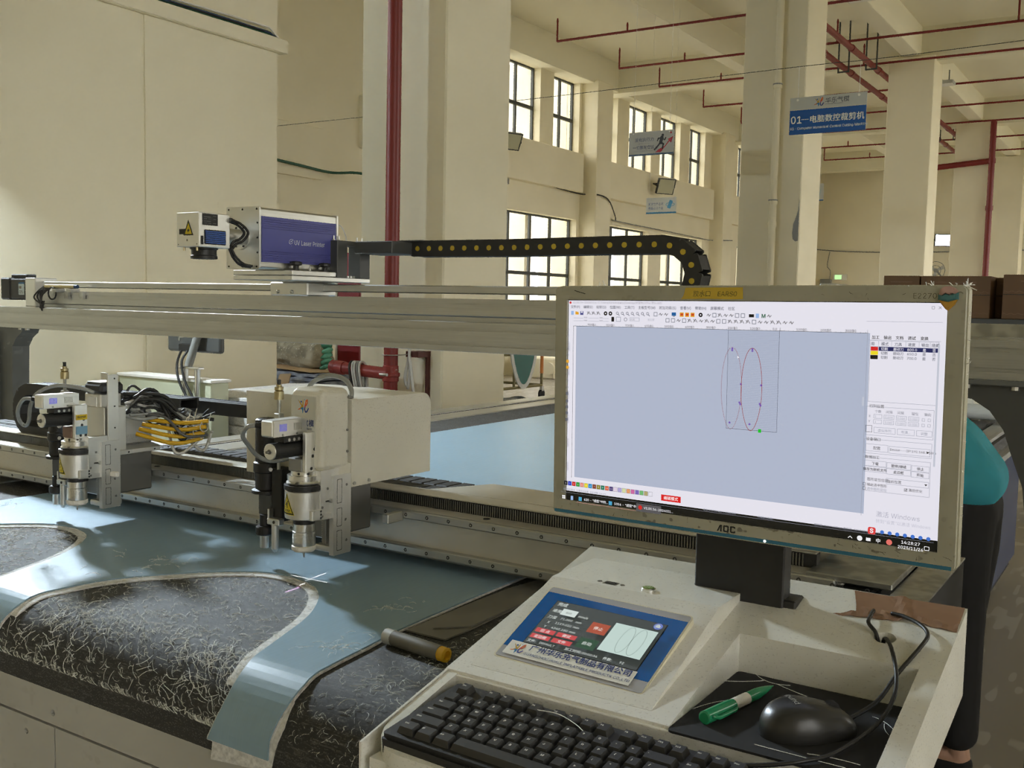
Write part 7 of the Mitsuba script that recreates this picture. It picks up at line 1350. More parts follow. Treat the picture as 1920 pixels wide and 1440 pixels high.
mat('m_red_panel', [0.22, 0.014, 0.018], 0.4)
part(RC, 'panel', B().box(-5.70, -5.465, 6.2, 6.32, 0.2, 1.87, 0.006), 'm_red_panel', False)
part(RC, 'panel__trim', B().box(-5.715, -5.70, 6.19, 6.32, 0.2, 1.875, 0.003), 'm_offwhite', False)

# ---- stacked material behind the partition's end
mat('m_fuzzy', tint((0.36, 0.33, 0.25), (0.20, 0.18, 0.13), 11.0, (0.52, 0.50, 0.42), 0.8, 60), 0.95)
mat('m_green_film', tint((0.12, 0.36, 0.24), (0.05, 0.20, 0.14), 14.0), 0.3)
mat('m_cardboard', tint((0.36, 0.25, 0.14), (0.31, 0.21, 0.115), 5.0), 0.8)
mat('m_cloth_blue', tint((0.33, 0.36, 0.42), (0.16, 0.18, 0.24), 16.0), 0.8)
solo('pallet_stand', 'grey stand under the stacked rolls', 'stand', B().box(-6.4, -5.42, 5.72, 6.15, 0, 0.72, 0.01), 'm_grey', False)
BU = thing('fabric_bundle', 'fuzzy beige bundle of fabric half wrapped in green film', 'bundle')
part(BU, 'fabric', lumpy(B().lathe((-6.3, 5.97, 1.06), (1, -0.1, -0.02), [(0.03, 0)] + [(0.105, 0.02 + 0.04 * k) for k in range(19)] + [(0.02, 0.76)], 40), 0.07, 13, 3), 'm_fuzzy', True)
part(BU, 'film', lumpy(B().lathe((-6.32, 5.99, 1.15), (1, -0.1, -0.005), [(0.02, 0)] + [(0.052, 0.02 + 0.04 * k) for k in range(20)] + [(0.02, 0.83)], 24), 0.04, 12, 9), 'm_green_film', True)
for k in range(4): part(BU, 'film', lumpy(B().lathe((-5.535 + 0.006 * k, 5.87, 0.965 + 0.042 * k), (0.5, 0.3, 0.2), [(0.012, -0.03), (0.022, 0), (0.022, 0.03), (0.01, 0.06)], 14), 0.02, 30, k), 'm_green_film', True)
cb = B().prism([(0, 0), (0.62, -0.03), (0.75, 0.16), (0.1, 0.34)], (-6.10, 5.70, 0.955), (1, 0, -0.035), (0, 1, 0.02), 0.006)
solo('cardboard_sheet', 'brown cardboard sheet under the fuzzy bundle', 'cardboard', cb, 'm_cardboard', False)
for k in range(6):
    solo('folded_cloth', 'folded blue-white cloth in the pile below the cardboard sheet', 'cloth', lumpy(grid_box(-6.25, -5.45 + 0.03 * math.sin(3 * k), 5.70, 6.1, 0.725 + 0.034 * k, 0.755 + 0.034 * k, 4), 0.035, 9, 20 + k), 'm_cloth_blue', True, 'folded cloths below the cardboard')
solo('cardboard_piece', 'small brown cardboard piece leaning on the folded cloth', 'cardboard', B().prism([(0, 0.02), (0.13, 0.0), (0.12, 0.115), (0.0, 0.105)], (-5.78, 5.60, 0.81), (0.95, 0, 0), (0.2, 0.25, 0.95), 0.006), 'm_cardboard', False)

# ---- white sheet stack, pale cabinet, the small display on its stand
ST = thing('sheet_stack', 'stack of white fuzzy-edged fabric sheets behind the gantry', 'fabric stack')
r4 = np.random.default_rng(21)
for k in range(13):
    e = r4.uniform(-0.02, 0.02, 4)
    part(ST, 'sheet', lumpy(grid_box(-4.62 + e[0], -3.86 + e[1], 3.74 + e[2], 4.7, 0.30 + 0.0515 * k, 0.346 + 0.0515 * k, 4), 0.03, 8, 40 + k), 'm_fringe', True)
part(ST, 'pallet', B().box(-4.65, -3.84, 3.7, 4.75, 0, 0.30, 0.01), 'm_cardboard', False)
mat('m_pale_green', [0.45, 0.47, 0.34], 0.5)
CBN = thing('pale_cabinet', 'pale green low cabinet with a white top edge behind the cables', 'cabinet')
part(CBN, 'body', B().box(-4.95, -4.19, 3.6, 3.72, 0, 1.045, 0.004), 'm_pale_green', False)
part(CBN, 'top_edge', B().box(-4.96, -4.18, 3.59, 3.73, 1.045, 1.062, 0.003), 'm_offwhite', False)
SD = thing('display_stand', 'small dark display on a chrome stand seen from behind under the bridge beam', 'display')
part(SD, 'display', B().rbox(-4.565, -4.145, 3.62, 3.66, 1.20, 1.46, 0.018, 3), 'm_grey_dark', 30)
part(SD, 'connector_box', B().box(-4.44, -4.32, 3.595, 3.622, 1.205, 1.245, 0.003), 'm_black', False)
part(SD, 'arm', B().cyl((-4.33, 3.57, 1.13), (-4.27, 3.60, 1.34), 0.021, 18).cyl((-4.30, 3.585, 1.27), (-4.30, 3.62, 1.29), 0.018, 14), 'm_grey', 30)
part(SD, 'lever', B().tube(spline([(-4.42, 3.585, 1.262), (-4.40, 3.58, 1.282), (-4.30, 3.575, 1.285)], 6), 0.006, 8), 'm_alu_bright', True)
for x in (-4.362, -4.268): part(SD, 'post', B().cyl((x, 3.575, 0.955), (x + 0.004, 3.575, 1.128), 0.0155, 18), 'm_alu_bright')
for z in (0.955, 1.122): part(SD, 'cross_bar', B().box(-4.395, -4.235, 3.555, 3.595, z - 0.006, z + 0.006, 0.003), 'm_alu_bright', False)
part(SD, 'stand_base', B().box(-4.40, -4.23, 3.55, 3.60, 0.0, 0.95, 0.01), 'm_grey', False)
for q in ([(-4.41, 3.59, 1.21), (-4.42, 3.57, 1.14), (-4.385, 3.55, 1.06), (-4.33, 3.55, 0.98), (-4.25, 3.55, 0.90), (-4.19, 3.54, 0.70)], [(-4.36, 3.59, 1.21), (-4.365, 3.555, 1.15), (-4.32, 3.54, 1.05), (-4.25, 3.54, 0.95), (-4.21, 3.53, 0.80)]):
    part(SD, 'cable', B().tube(spline(q, 7), 0.0065, 8), 'm_black', True)

# ---- cart with the green cloth, dark plastic heap
mat('m_olive', [0.15, 0.125, 0.045], 0.45)
CT = thing('cart', 'olive metal cart with wheels and an orange corner, beyond the nearest pillar', 'cart')
x0, x1, y0, y1 = -9.35, -8.25, 12.05, 13.65
for z, n in ((0.215, 'lower_bar'), (0.72, 'upper_bar')):
    for q in (((x0, y0), (x1, y0)), ((x1, y0), (x1, y1)), ((x1, y1), (x0, y1)), ((x0, y1), (x0, y0))): part(CT, n, B().cyl((*q[0], z), (*q[1], z), 0.022, 10), 'm_olive')
for x in (x0, x1):
    for y in (y0, (y0 + y1) / 2, y1): part(CT, 'post', B().cyl((x, y, 0.2), (x, y, 0.86 if y == y1 else 0.74), 0.021, 10), 'm_olive')
mat('m_orange', [0.50, 0.17, 0.03], 0.5)
part(CT, 'corner_guard', B().cyl((x1, y1, 0.40), (x1, y1, 0.80), 0.026, 10).cyl((x1, y1, 0.80), (x1 - 0.02, y1 - 0.5, 0.80), 0.026, 10), 'm_orange')
for x in (x0, x1):
    for y in (y0, y1):
        w = part(CT, 'caster', B().box(x - 0.012, x + 0.03, y - 0.03, y + 0.03, 0.12, 0.20, 0.004), 'm_steel', False)
        part(CT, 'caster__wheel', B().cyl((x - 0.012, y + 0.0, 0.075), (x + 0.022, y, 0.075), 0.075, 20), 'm_black_matte')
solo('fabric_roll', 'fuzzy whitish fabric roll lying on the cart', 'fabric', lumpy(B().lathe((-8.75, 11.95, 0.86), (0.02, 1, 0), [(0.03, 0)] + [(0.16, 0.03 + 0.1 * k) for k in range(17)] + [(0.03, 1.7)], 30), 0.09, 6, 77), 'm_fringe', True)
mat('m_green_cloth', [0.012, 0.10, 0.085], 0.5)
gc = Polygon([(0, 0)] + [(0.62 * t, -0.50 * math.sin(PI * t)**0.8) for t in np.linspace(0, 1, 20)] + [(0.62, 0)])
GC = thing('green_cloth', 'dark green fringed cloth hanging from the cart', 'cloth')
part(GC, 'cloth', B().prism(gc, (-8.22, 12.75, 0.76), (0, 1, 0), (0, 0, 1), 0.012), 'm_green_cloth', False)
part(GC, 'fringe', B().prism(gc.buffer(0.07).difference(gc.buffer(0.002)).intersection(sbox(-1, -1, 2, 0)), (-8.225, 12.75, 0.76), (0, 1, 0), (0, 0, 1), 0.02), 'm_fringe', False)
mat('m_plastic_dark', [0.05, 0.06, 0.066], 0.25)
solo('plastic_sheet', 'dark grey crumpled plastic sheet on the floor behind the table', 'plastic sheet', lumpy(B().man(m3.Manifold.hull_points(np.array([(-8.3, 10.2, 0), (-8.3, 11.6, 0), (-6.2, 10.2, 0), (-6.0, 11.4, 0), (-7.1, 10.8, 0.30), (-6.85, 10.9, 0.31), (-7.7, 10.8, 0.14), (-6.45, 10.8, 0.16), (-8.1, 10.7, 0.06)])).refine_to_length(0.12)), 0.14, 3.2, 5, keep=lambda v: np.clip(v[:, 2] * 8, 0, 1)), 'm_plastic_dark', 40)
solo('white_block', 'pale block with a dark hole on the floor at the window wall', 'block', B().box(-10.9, -10.1, 17.2, 18.6, 0, 0.42, 0.03).cyl((-10.2, 17.19, 0.22), (-10.2, 17.12, 0.22), 0.12, 18), 'm_wall', False)

# ---- far end of the table: roll, white bracket; rack with cartons
solo('end_roll', 'pale fabric roll lying across the far right end of the table', 'fabric roll', B().cyl((-1.55, 6.12, 0.948), (-0.70, 6.12, 0.948), 0.043, 24), 'm_grey_light')
solo('roll_cap', 'dark red cap at the end of the pale roll', 'cap', B().cyl((-0.70, 6.12, 0.93), (-0.662, 6.12, 0.93), 0.034, 18), 'm_red_dark')
solo('end_bracket', 'white A-shaped bracket beyond the pale roll', 'bracket', B().prism(Polygon([(-1.05, 0.89), (-0.99, 1.11), (-0.945, 1.11), (-0.875, 0.89), (-0.915, 0.89), (-0.935, 0.97), (-0.955, 0.97), (-0.975, 0.89)]), (0, 6.36, 0), (1, 0, 0), (0, 0, 1), 0.15), 'm_white', False)
RK = thing('storage_rack', 'grey storage rack that carries the brown cartons behind the bridge beam', 'rack')
part(RK, 'shelf', B().box(-2.1, 0.6, 7.85, 8.75, 1.395, 1.452, 0.004), 'm_grey_dark', False)
for x in (-2.06, 0.55):
    for y in (7.9, 8.7): part(RK, 'post', B().box(x - 0.03, x + 0.03, y - 0.03, y + 0.03, 0, 1.40), 'm_grey_dark', False)
part(RK, 'shelf', B().box(-2.1, 0.6, 7.85, 8.75, 0.35, 0.40, 0.004), 'm_grey_dark', False)
part(RK, 'back_sheet', B().box(-2.05, 0.55, 8.70, 8.72, 0.4, 1.39), 'm_grey', False)
mat('m_carton', tint((0.14, 0.078, 0.036), (0.115, 0.063, 0.03), 3.0), 0.75)
def carton(x0, x1, y0, z1, label, marks=True):
    t = thing('carton', label, 'carton', None)
    part(t, 'box', B().box(x0, x1, y0, y0 + 0.42, 1.453, z1, 0.004), 'm_carton', False)
    part(t, 'tape_seam', B().box(x0 + 0.002, x1 - 0.002, y0 - 0.001, y0 + 0.001, 1.453 + (z1 - 1.453) * 0.545, 1.453 + (z1 - 1.453) * 0.56), 'm_black_soft', False)
    w, h = (x1 - x0) * 1000, (z1 - 1.453) * 1000
    pr = Print((x0, y0 - 0.001, 1.453), (1, 0, 0), (0, 0, 1)); c = (112, 84, 64)
    for yb in (h * 0.12, h * 0.62):
        xs = np.linspace(6, w - 6, 40); pr.line([(x, yb + 5 * math.sin(x / 7.5)) for x in xs], 4.5, c)
    pr.rect(w * .2, h * .84, w * .8, h * .86, c)
    if marks: pr.add([(w * .46, h * .80), (w * .42, h * .74), (w * .46, h * .68), (w * .5, h * .74)], c).line([(w * .3, h * .66), (w * .3, h * .78)], 3, c).line([(w * .6, h * .66), (w * .6, h * .78)], 3, c).rect(w * .55, h * .28, w * .72, h * .37, (150, 132, 116))
    pr.part(t, 'carton_print')
carton(-1.84, -1.585, 8.0, 1.757, 'brown carton at the left end of the row on the rack')
carton(-1.575, -1.10, 8.0, 1.756, 'wide brown carton in the middle of the row on the rack')
carton(-1.095, -0.97, 8.22, 1.752, 'narrow brown carton set back in the gap of the row', False)
carton(-1.01, -0.45, 7.92, 1.765, 'large brown carton at the right end of the row on the rack')
carton(-0.43, 0.10, 7.95, 1.76, 'brown carton beyond the right edge of the row on the rack')

# ---- sprinkler pipes under the ceiling
ZP = 6.36
for k, (yb, xl, xr) in enumerate(((16.7, -9.92, 7.8), (19.2, -9.90, 7.8), (21.2, -9.92, 7.8), (23.8, -9.94, 7.8), (26.3, -9.9, 7.8), (28.7, -9.9, 7.8), (31.4, -9.9, 7.8), (34.0, -9.9, 7.8))):
    t = thing('sprinkler_pipe', ('nearest', 'second', 'third', 'fourth', 'fifth', 'sixth', 'seventh', 'farthest')[k] + ' thin red sprinkler line crossing the hall under the ceiling', 'pipe', None)
    part(t, 'pipe', B().cyl((xl, yb, ZP), (xr, yb, ZP), 0.022, 10), 'm_red')
    for x in (xl, *np.arange(xl + 1.45, 7, 3.0)):
        hgt = 0.36 if x != xl + 1.45 else 0.10
        part(t, 'riser', B().cyl((x, yb, ZP), (x, yb, ZP + hgt), 0.017, 8).cyl((x, yb, ZP + hgt), (x, yb, ZP + hgt + 0.06), 0.024, 8, 0.010), 'm_red')
for k, (x, ya, yb_) in enumerate(((-5.17, 16.7, 36.0), (-5.70, 18.2, 35.0))):
    t = thing('sprinkler_main', ('right', 'left')[k] + ' one of the two thick red mains running lengthwise beside the pillars', 'pipe')
    z = 6.22
    part(t, 'pipe', B().cyl((x, ya, z), (x, yb_, z), 0.056, 18), 'm_red')
    for y in (19.2, 21.2, 23.8, 26.3, 28.7, 31.4): part(t, 'collar', B().cyl((x, y - 0.07, z), (x, y + 0.07, z), 0.067, 18), 'm_red')
    part(t, 'link_pipe', B().cyl((x, ya + 0.03, z), (x, ya + 0.03, 6.46), 0.05, 14), 'm_red')
    for y in (16.9, 20.6, 25.0, 30.0):
        part(t, 'hanger', B().box(x - 0.11, x - 0.09, y - 0.02, y + 0.02, z - 0.09, 7.1).box(x + 0.09, x + 0.11, y - 0.02, y + 0.02, z - 0.09, 7.1).box(x - 0.11, x + 0.11, y - 0.02, y + 0.02, z - 0.10, z - 0.075), 'm_frame', False)
t = thing('riser_pipe', 'thin red riser in front of the far pillar', 'pipe')
part(t, 'pipe', B().cyl((-4.17, 29.25, 0), (-4.17, 29.25, 6.42), 0.075, 16), 'm_red')
part(t, 'level_pipe', B().cyl((-4.17, 29.25, 5.42), (-5.7, 29.25, 5.30), 0.075, 16), 'm_red')
for z in (2.3, 4.2, 5.42): part(t, 'collar', B().cyl((-4.17, 29.25, z - 0.06), (-4.17, 29.25, z + 0.06), 0.095, 16), 'm_red')

# ---- pillar fittings, wall cables, floodlights, signs
DP = thing('drain_pipe', 'cream drain pipe on the shaded face of the second pillar', 'pipe')
part(DP, 'pipe', B().cyl((-4.60, 13.53, 0), (-4.60, 13.53, 6.5), 0.048, 18), 'm_wall')
for z in (4.45, 2.92, 2.62): part(DP, 'collar', B().cyl((-4.60, 13.53, z - 0.035), (-4.60, 13.53, z + 0.035), 0.058, 18), 'm_wall')
for z in (4.47, 2.94): part(DP, 'clip', B().cyl((-4.60, 13.53, z - 0.008), (-4.60, 13.53, z + 0.008), 0.063, 18), 'm_grey')
solo('chipped_plaster', 'dark patch of chipped plaster on the edge of the second pillar', 'plaster patch', B().prism(Polygon([(-4.335, 2.42), (-4.30, 2.39), (-4.262, 2.40), (-4.262, 2.95), (-4.275, 2.80), (-4.30, 2.72), (-4.335, 2.62), (-4.345, 2.5)]), (0, 13.599, 0), (1, 0, 0), (0, 0, 1), 0.003), 'm_grey', False)
def cable(pts, r, label, m='m_black', n=8):
    solo('wall_cable', label, 'cable', B().tube(spline(pts, n), r, 6), m, True)
cable([(-11.43, 16.0, 4.05), (-11.41, 17.2, 4.12), (-11.40, 18.3, 4.06), (-11.41, 19.5, 4.00), (-11.42, 20.45, 3.98), (-11.05, 20.6, 3.96), (-11.05, 21.1, 3.88), (-11.3, 21.9, 3.62), (-11.43, 22.2, 3.52)], 0.016, 'black cable sagging across the window wall below the upper windows')
cable([(-11.43, 22.0, 3.52), (-11.40, 22.8, 3.49), (-11.41, 24.6, 3.47), (-11.41, 26.5, 3.44), (-11.42, 28.2, 3.42), (-11.05, 28.4, 3.42), (-11.05, 29.0, 3.45)], 0.015, 'grey cable running above the lower windows of the far bay', 'm_grey')
cable([(-11.40, 10.2, 3.60), (-11.38, 11.5, 3.53), (-11.38, 12.2, 3.50), (-11.03, 12.4, 3.50), (-11.02, 13.0, 3.50)], 0.022, 'dark green-black cable bundle on the cream wall between partition and pillar', 'm_cable_green')
cable([(-12, 38.26, 3.78), (-10.4, 38.26, 3.62), (-8, 38.26, 3.56), (-4, 38.26, 3.6), (2, 38.26, 3.7)], 0.02, 'grey cable across the far end wall', 'm_grey')
cable([(-9.0, 8.0, 3.35), (-5.3, 8.0, 3.345), (-2.6, 8.0, 3.375), (-0.9, 8.0, 3.39), (7.8, 8.0, 3.6)], 0.0025, 'thin taut wire across the hall that carries the blue sign', 'm_frame', 4)
JB = thing('junction_wiring', 'loose tangle of wires and parts on the window wall below the near floodlight', 'wiring')
for k in range(9):
    o = vec(-11.15, 16.55 + 0.05 * (k % 4), 3.86 + 0.03 * (k % 3)); r5 = np.random.default_rng(60 + k)
    part(JB, 'wire', B().tube(spline(o + r5.uniform(-0.16, 0.16, (5, 3)), 6), 0.008, 6), ('m_black', 'm_offwhite', 'm_brass')[k % 3], True)
part(JB, 'bracket', B().box(-11.3, -11.05, 16.5, 16.9, 3.80, 3.92, 0.01), 'm_steel_dark', False)
part(JB, 'arm', B().tube([(-11.4, 16.2, 4.25), (-11.2, 16.55, 3.95)], 0.015, 6), 'm_black')

def floodlight(pos, aim, w, h, label, power=0.0, tilt=0.0, weight=1.0):
    t = thing('floodlight', label, 'floodlight')
    pos, d = vec(*pos), vec(*aim) / np.linalg.norm(aim)
    a = np.cross(d, [0, 0, 1]); a /= np.linalg.norm(a); u = np.cross(a, d)
    def at(b): return b.xf(lambda v: pos + v[:, :1] * a + v[:, 1:2] * d + v[:, 2:] * u)
    part(t, 'housing', at(B().box(-w / 2, w / 2, -0.06, 0, -h / 2, h / 2, 0.008)), 'm_grey_dark', False)
    part(t, 'rim', at(B().prism(sbox(-w / 2, -h / 2, w / 2, h / 2).difference(sbox(-w / 2 + 0.02, -h / 2 + 0.02, w / 2 - 0.02, h / 2 - 0.02)), (0, 0.012, 0), (1, 0, 0), (0, 0, 1), 0.012)), 'm_grey_dark', False)
    q = at(B().add([(-w / 2 + 0.02, 0.003, -h / 2 + 0.02), (w / 2 - 0.02, 0.003, -h / 2 + 0.02), (w / 2 - 0.02, 0.003, h / 2 - 0.02), (-w / 2 + 0.02, 0.003, h / 2 - 0.02)], [[0, 2, 1], [0, 3, 2]]))
    k = part(t, 'led_panel', q, 'm_led', False)
    if power: scene[k]['emitter'] = {'type': 'area', 'sampling_weight': weight, 'radiance': {'type': 'rgb', 'value': [power * c for c in (0.86, 1.0, 1.12)]}}
    part(t, 'mount', at(B().box(-w / 2 - 0.012, -w / 2, -0.20, 0.01, -0.015, 0.015).box(w / 2, w / 2 + 0.012, -0.20, 0.01, -0.015, 0.015).box(-w / 2 - 0.012, w / 2 + 0.012, -0.21, -0.19, -0.02, 0.02)), 'm_black', False)
    return t
mat('m_led', [0.45, 0.44, 0.30], 0.35)
floodlight((-11.0, 16.85, 4.62), (0.8, -0.35, -0.45), 0.46, 0.34, 'unlit floodlight on the window wall at the edge of the nearest pillar')
floodlight((-10.95, 24.0, 4.50), (0.8, -0.45, -0.35), 0.52, 0.40, 'unlit floodlight on the window wall above the white hanging sign')
floodlight((-6.75, 38.05, 3.95), (0.55, -0.85, -0.1), 0.75, 0.42, 'brightly lit floodlight at the far end wall', FLOOD * 6.0, weight=1.0)
floodlight((-4.74, 2.62, 2.82), (0.86, -0.24, -0.44), 0.30, 0.24, 'lit cool white floodlight on the partition left of the cutting table', FLOOD * 1150.0, weight=14.0)
floodlight((-10.7, -0.35, 4.3), (0.72, 0.62, -0.25), 0.32, 0.26, 'lit floodlight on the window wall behind the partition', FLOOD * 900.0, weight=3.0)

def hang_sign(c, w, h, yaw, label, draw, ztop, thick=0.006):
    t = thing('hanging_sign', label, 'sign'); c = vec(*c)
    a = vec(math.cos(yaw), math.sin(yaw), 0); z = vec(0, 0, 1)
    part(t, 'board', B().prism(sbox(-w / 2, -h / 2, w / 2, h / 2), c + np.cross(a, z) * -thick / 2, a, z, thick), 'm_sign', False)
    pr = Print(c - a * w / 2 - z * h / 2 + np.cross(a, z) * thick / 2, a * (w * 1.0), z * (w * 1.0), lift=0.0008, step=0.0003); draw(pr, 1000.0, 1000.0 * h / w); pr.part(t, 'sign_print')
    for s in (-0.40, 0.40):
        e = c + a * w * s + z * (h / 2 - 0.02); part(t, 'grommet', B().cyl(e + np.cross(a, z) * 0.004, e + np.cross(a, z) * 0.006, 0.009 * w / 0.55, 12), 'm_offwhite')
        part(t, 'cord', B().tube([e, e + z * (ztop - e[2])], 0.0022, 5), 'm_offwhite')
mat('m_sign', [0.50, 0.50, 0.48], 0.5)
def d1(pr, w, h):
    pr.rect(0, 0, w, h, (176, 178, 174)).rect(0, 0, w, h * .655, (10, 74, 148)); logo(pr, 378, h * .83, 112); pr.text('华乐气模', 78, 468, h * .80, (64, 68, 80)).rect(468, h * .755, 700, h * .765, (110, 112, 116))
    pr.text('01', 128, 14, h * .30, (226, 228, 226), bold=.022, sx=.95).rect(158, h * .385, 262, h * .40, (226, 228, 226)).text('电脑数控裁剪机', 102, 268, h * .31, (226, 228, 226), bold=.016, sx=1.0).text('01- Computer Numerical Control Cutting Machine', 44, 12, h * .13, (214, 220, 226), bold=.02, sx=.97)
hang_sign((-2.32, 8.0, 2.995), 0.585, 0.285, 0.0, 'blue and grey hanging sign with white lettering and a logo', d1, 3.378)
def d2(pr, w, h):
    pr.rect(0, 0, w, h, (168, 168, 162)).rect(0, 0, w, h * .07, (60, 84, 112)); pr.text('没有执行力', 86, 130, h * .60, (58, 66, 92), bold=.01).text('一切都是空谈', 80, 90, h * .28, (58, 66, 92), bold=.01).rect(210, h * .50, 460, h * .51, (110, 110, 116)).rect(120, h * .19, 560, h * .20, (110, 110, 116)).text('- - - - -', 40, 60, h * .86, (120, 120, 124))
    pr.add([(600, h * .1), (720, h * .1), (900, h * .52), (940, h * .46), (980, h * .72), (860, h * .62), (890, h * .58), (800, h * .34), (660, h * .22)], (168, 30, 44)).add(disc(930, h * .88, 20), (168, 40, 52))
    body = shapely.union_all([disc(752, h * .80, 28), LineString([(735, h * .70), (712, h * .50)]).buffer(34), LineString([(712, h * .50), (770, h * .44), (755, h * .26)]).buffer(17), LineString([(705, h * .50), (650, h * .36), (580, h * .22)]).buffer(17), LineString([(735, h * .68), (800, h * .60), (820, h * .68)]).buffer(12), LineString([(730, h * .70), (660, h * .68), (640, h * .58)]).buffer(12)])
    pr.add(body, (22, 22, 24))
hang_sign((-5.70, 12.0, 3.555), 0.64, 0.30, -0.04, 'grey hanging sign with a black running figure and a red arrow', d2, 6.42)
def d3(pr, w, h):
    pr.rect(0, 0, w, h, (222, 226, 226)).rect(0, 0, w, h * .10, (70, 140, 190)); pr.text('安全生产之本', 84, 70, h * .55, (70, 100, 160)).text('质量企业之根', 84, 70, h * .27, (70, 100, 160)).rect(70, h * .48, 560, h * .49, (150, 160, 180)).text('- - - -', 40, 90, h * .82, (150, 156, 170))
    pr.add(ellipse(800, h * .55, 150, 60).difference(ellipse(800, h * .55, 130, 42)), (130, 190, 220)).add(affinity.rotate(rrect(740, h * .30, 850, h * .82, 20), -20), (90, 170, 216))
hang_sign((-7.38, 16.0, 3.185), 0.56, 0.27, -0.02, 'white hanging sign with blue text and a blue emblem under the far floodlight', d3, 6.40)
def d4(pr, w, h):
    pr.rect(0, 0, w, h, (188, 190, 184)).rect(0, 0, w, h * .07, (40, 96, 150)); pr.text('质量之本', 90, 120, h * .55, (80, 80, 100)).text('安全之根', 90, 120, h * .28, (80, 80, 100))
    pr.add(disc(800, h * .55, 125).difference(disc(800, h * .55, 108)), (150, 180, 190)).add(disc(795, h * .58, 88), (206, 140, 40)).add([(740, h * .3), (800, h * .2), (800, h * .35)], (206, 110, 60)).line([(760, h * .58), (790, h * .48), (840, h * .72)], 22, (226, 222, 210)).add([(600, h * .46), (660, h * .62), (640, h * .5)], (190, 60, 60))
hang_sign((-5.535, 18.0, 3.525), 0.62, 0.30, 0.0, 'grey hanging sign with an orange tick emblem, half hidden by the second pillar', d4, 6.36)

def ceiling_lamp(x, y, z, label, m):
    t = thing('ceiling_lamp', label, 'lamp')
    part(t, 'housing', B().box(x - 0.22, x + 0.22, y - 0.16, y + 0.16, z, z + 0.07, 0.01), m, False)
    part(t, 'diffuser', B().box(x - 0.20, x + 0.20, y - 0.14, y + 0.14, z - 0.008, z + 0.002), 'm_offwhite', False)
    part(t, 'bracket', B().box(x - 0.12, x - 0.10, y - 0.02, y + 0.02, z + 0.07, 6.62).box(x + 0.10, x + 0.12, y - 0.02, y + 0.02, z + 0.07, 6.62), 'm_grey', False)
ceiling_lamp(-4.45, 16.85, 6.40, 'unlit dark ceiling lamp above the blue sign', 'm_grey_dark')
ceiling_lamp(-4.40, 23.6, 6.32, 'unlit pale ceiling lamp right of the third pillar', 'm_grey_light')
ES = thing('exit_sign', 'small green lit exit sign on the far end wall', 'exit sign')
part(ES, 'case', B().box(-10.62, -10.12, 38.22, 38.30, 2.56, 2.78, 0.01), 'm_offwhite', False)
k = part(ES, 'lit_panel', B().box(-10.55, -10.30, 38.215, 38.222, 2.59, 2.75), 'm_offwhite', False)
scene[k]['emitter'] = {'type': 'area', 'sampling_weight': 0.1, 'radiance': {'type': 'rgb', 'value': [0.35 * SCREEN, 0.9 * SCREEN, 0.3 * SCREEN]}}
WB = thing('wall_box', 'small grey box with a wire on the far end wall, left of the exit sign', 'box')
part(WB, 'box', B().box(-11.08, -10.67, 38.16, 38.30, 2.38, 2.60, 0.02), 'm_grey', False)
part(WB, 'wire', B().tube(spline([(-10.72, 38.2, 2.6), (-10.72, 38.22, 2.9), (-10.85, 38.25, 3.1), (-10.78, 38.27, 3.6)], 6), 0.012, 6), 'm_grey', True)
WF = thing('wall_fan', 'round wall fan at the far end of the hall above the cartons', 'fan')
fan_at = vec(-6.87, 37.2, 2.88)
for r in (0.17, 0.30): part(WF, 'guard_ring', B().tube([fan_at + vec(r * math.cos(a), 0, r * math.sin(a)) for a in np.linspace(0, 2 * PI, 33)], 0.010, 6), 'm_grey', True)
for a in np.arange(3) * 2.094 + 0.5: part(WF, 'blade', B().prism(Polygon([(0, -0.03), (0.26, -0.09), (0.27, 0.05), (0, 0.03)]), fan_at + vec(0, 0.04, 0), (math.cos(a), 0.2 * math.sin(a), math.sin(a)), (-math.sin(a), 0.25, math.cos(a)), 0.006), 'm_grey_light', False)
part(WF, 'centre_cap', B().cyl(fan_at, fan_at + vec(0, 0.22, 0), 0.07, 16), 'm_grey')
part(WF, 'arm', B().cyl(fan_at + vec(0, 0.2, 0), vec(-6.87, 38.32, 2.7), 0.03, 10), 'm_grey')

# ================================================================== the person at the far side of the table
def flesh(joints, bones, size=0.018, n=14):
    J = {k: (vec(*p), r) for k, (p, r) in joints.items()}; out = None
    ball = trimesh.creation.icosphere(2, 1.0).vertices
    for a, b in bones:
        pts = np.vstack([J[a][0] + ball * J[a][1], J[b][0] + ball * J[b][1]])
        h = m3.Manifold.hull_points(pts); out = h if out is None else out + h
    q = out.refine_to_length(size).to_mesh()
    m = trimesh.Trimesh(q.vert_properties[:, :3], q.tri_verts, process=True)
    trimesh.smoothing.filter_taubin(m, iterations=n)
    return B().add(m.vertices, m.faces)
PE = thing('person', 'person in a teal shirt and black trousers bending over the far side of the table', 'person')
mat('m_skin', [0.42, 0.25, 0.18], 0.5); mat('m_hair', [0.012, 0.010, 0.009], 0.5); mat('m_shirt', tint((0.03, 0.26, 0.33), (0.025, 0.23, 0.29), 9.0), 0.8); mat('m_trousers', [0.009, 0.009, 0.010], 0.85)
ya, yb_ = 3.50, 3.68
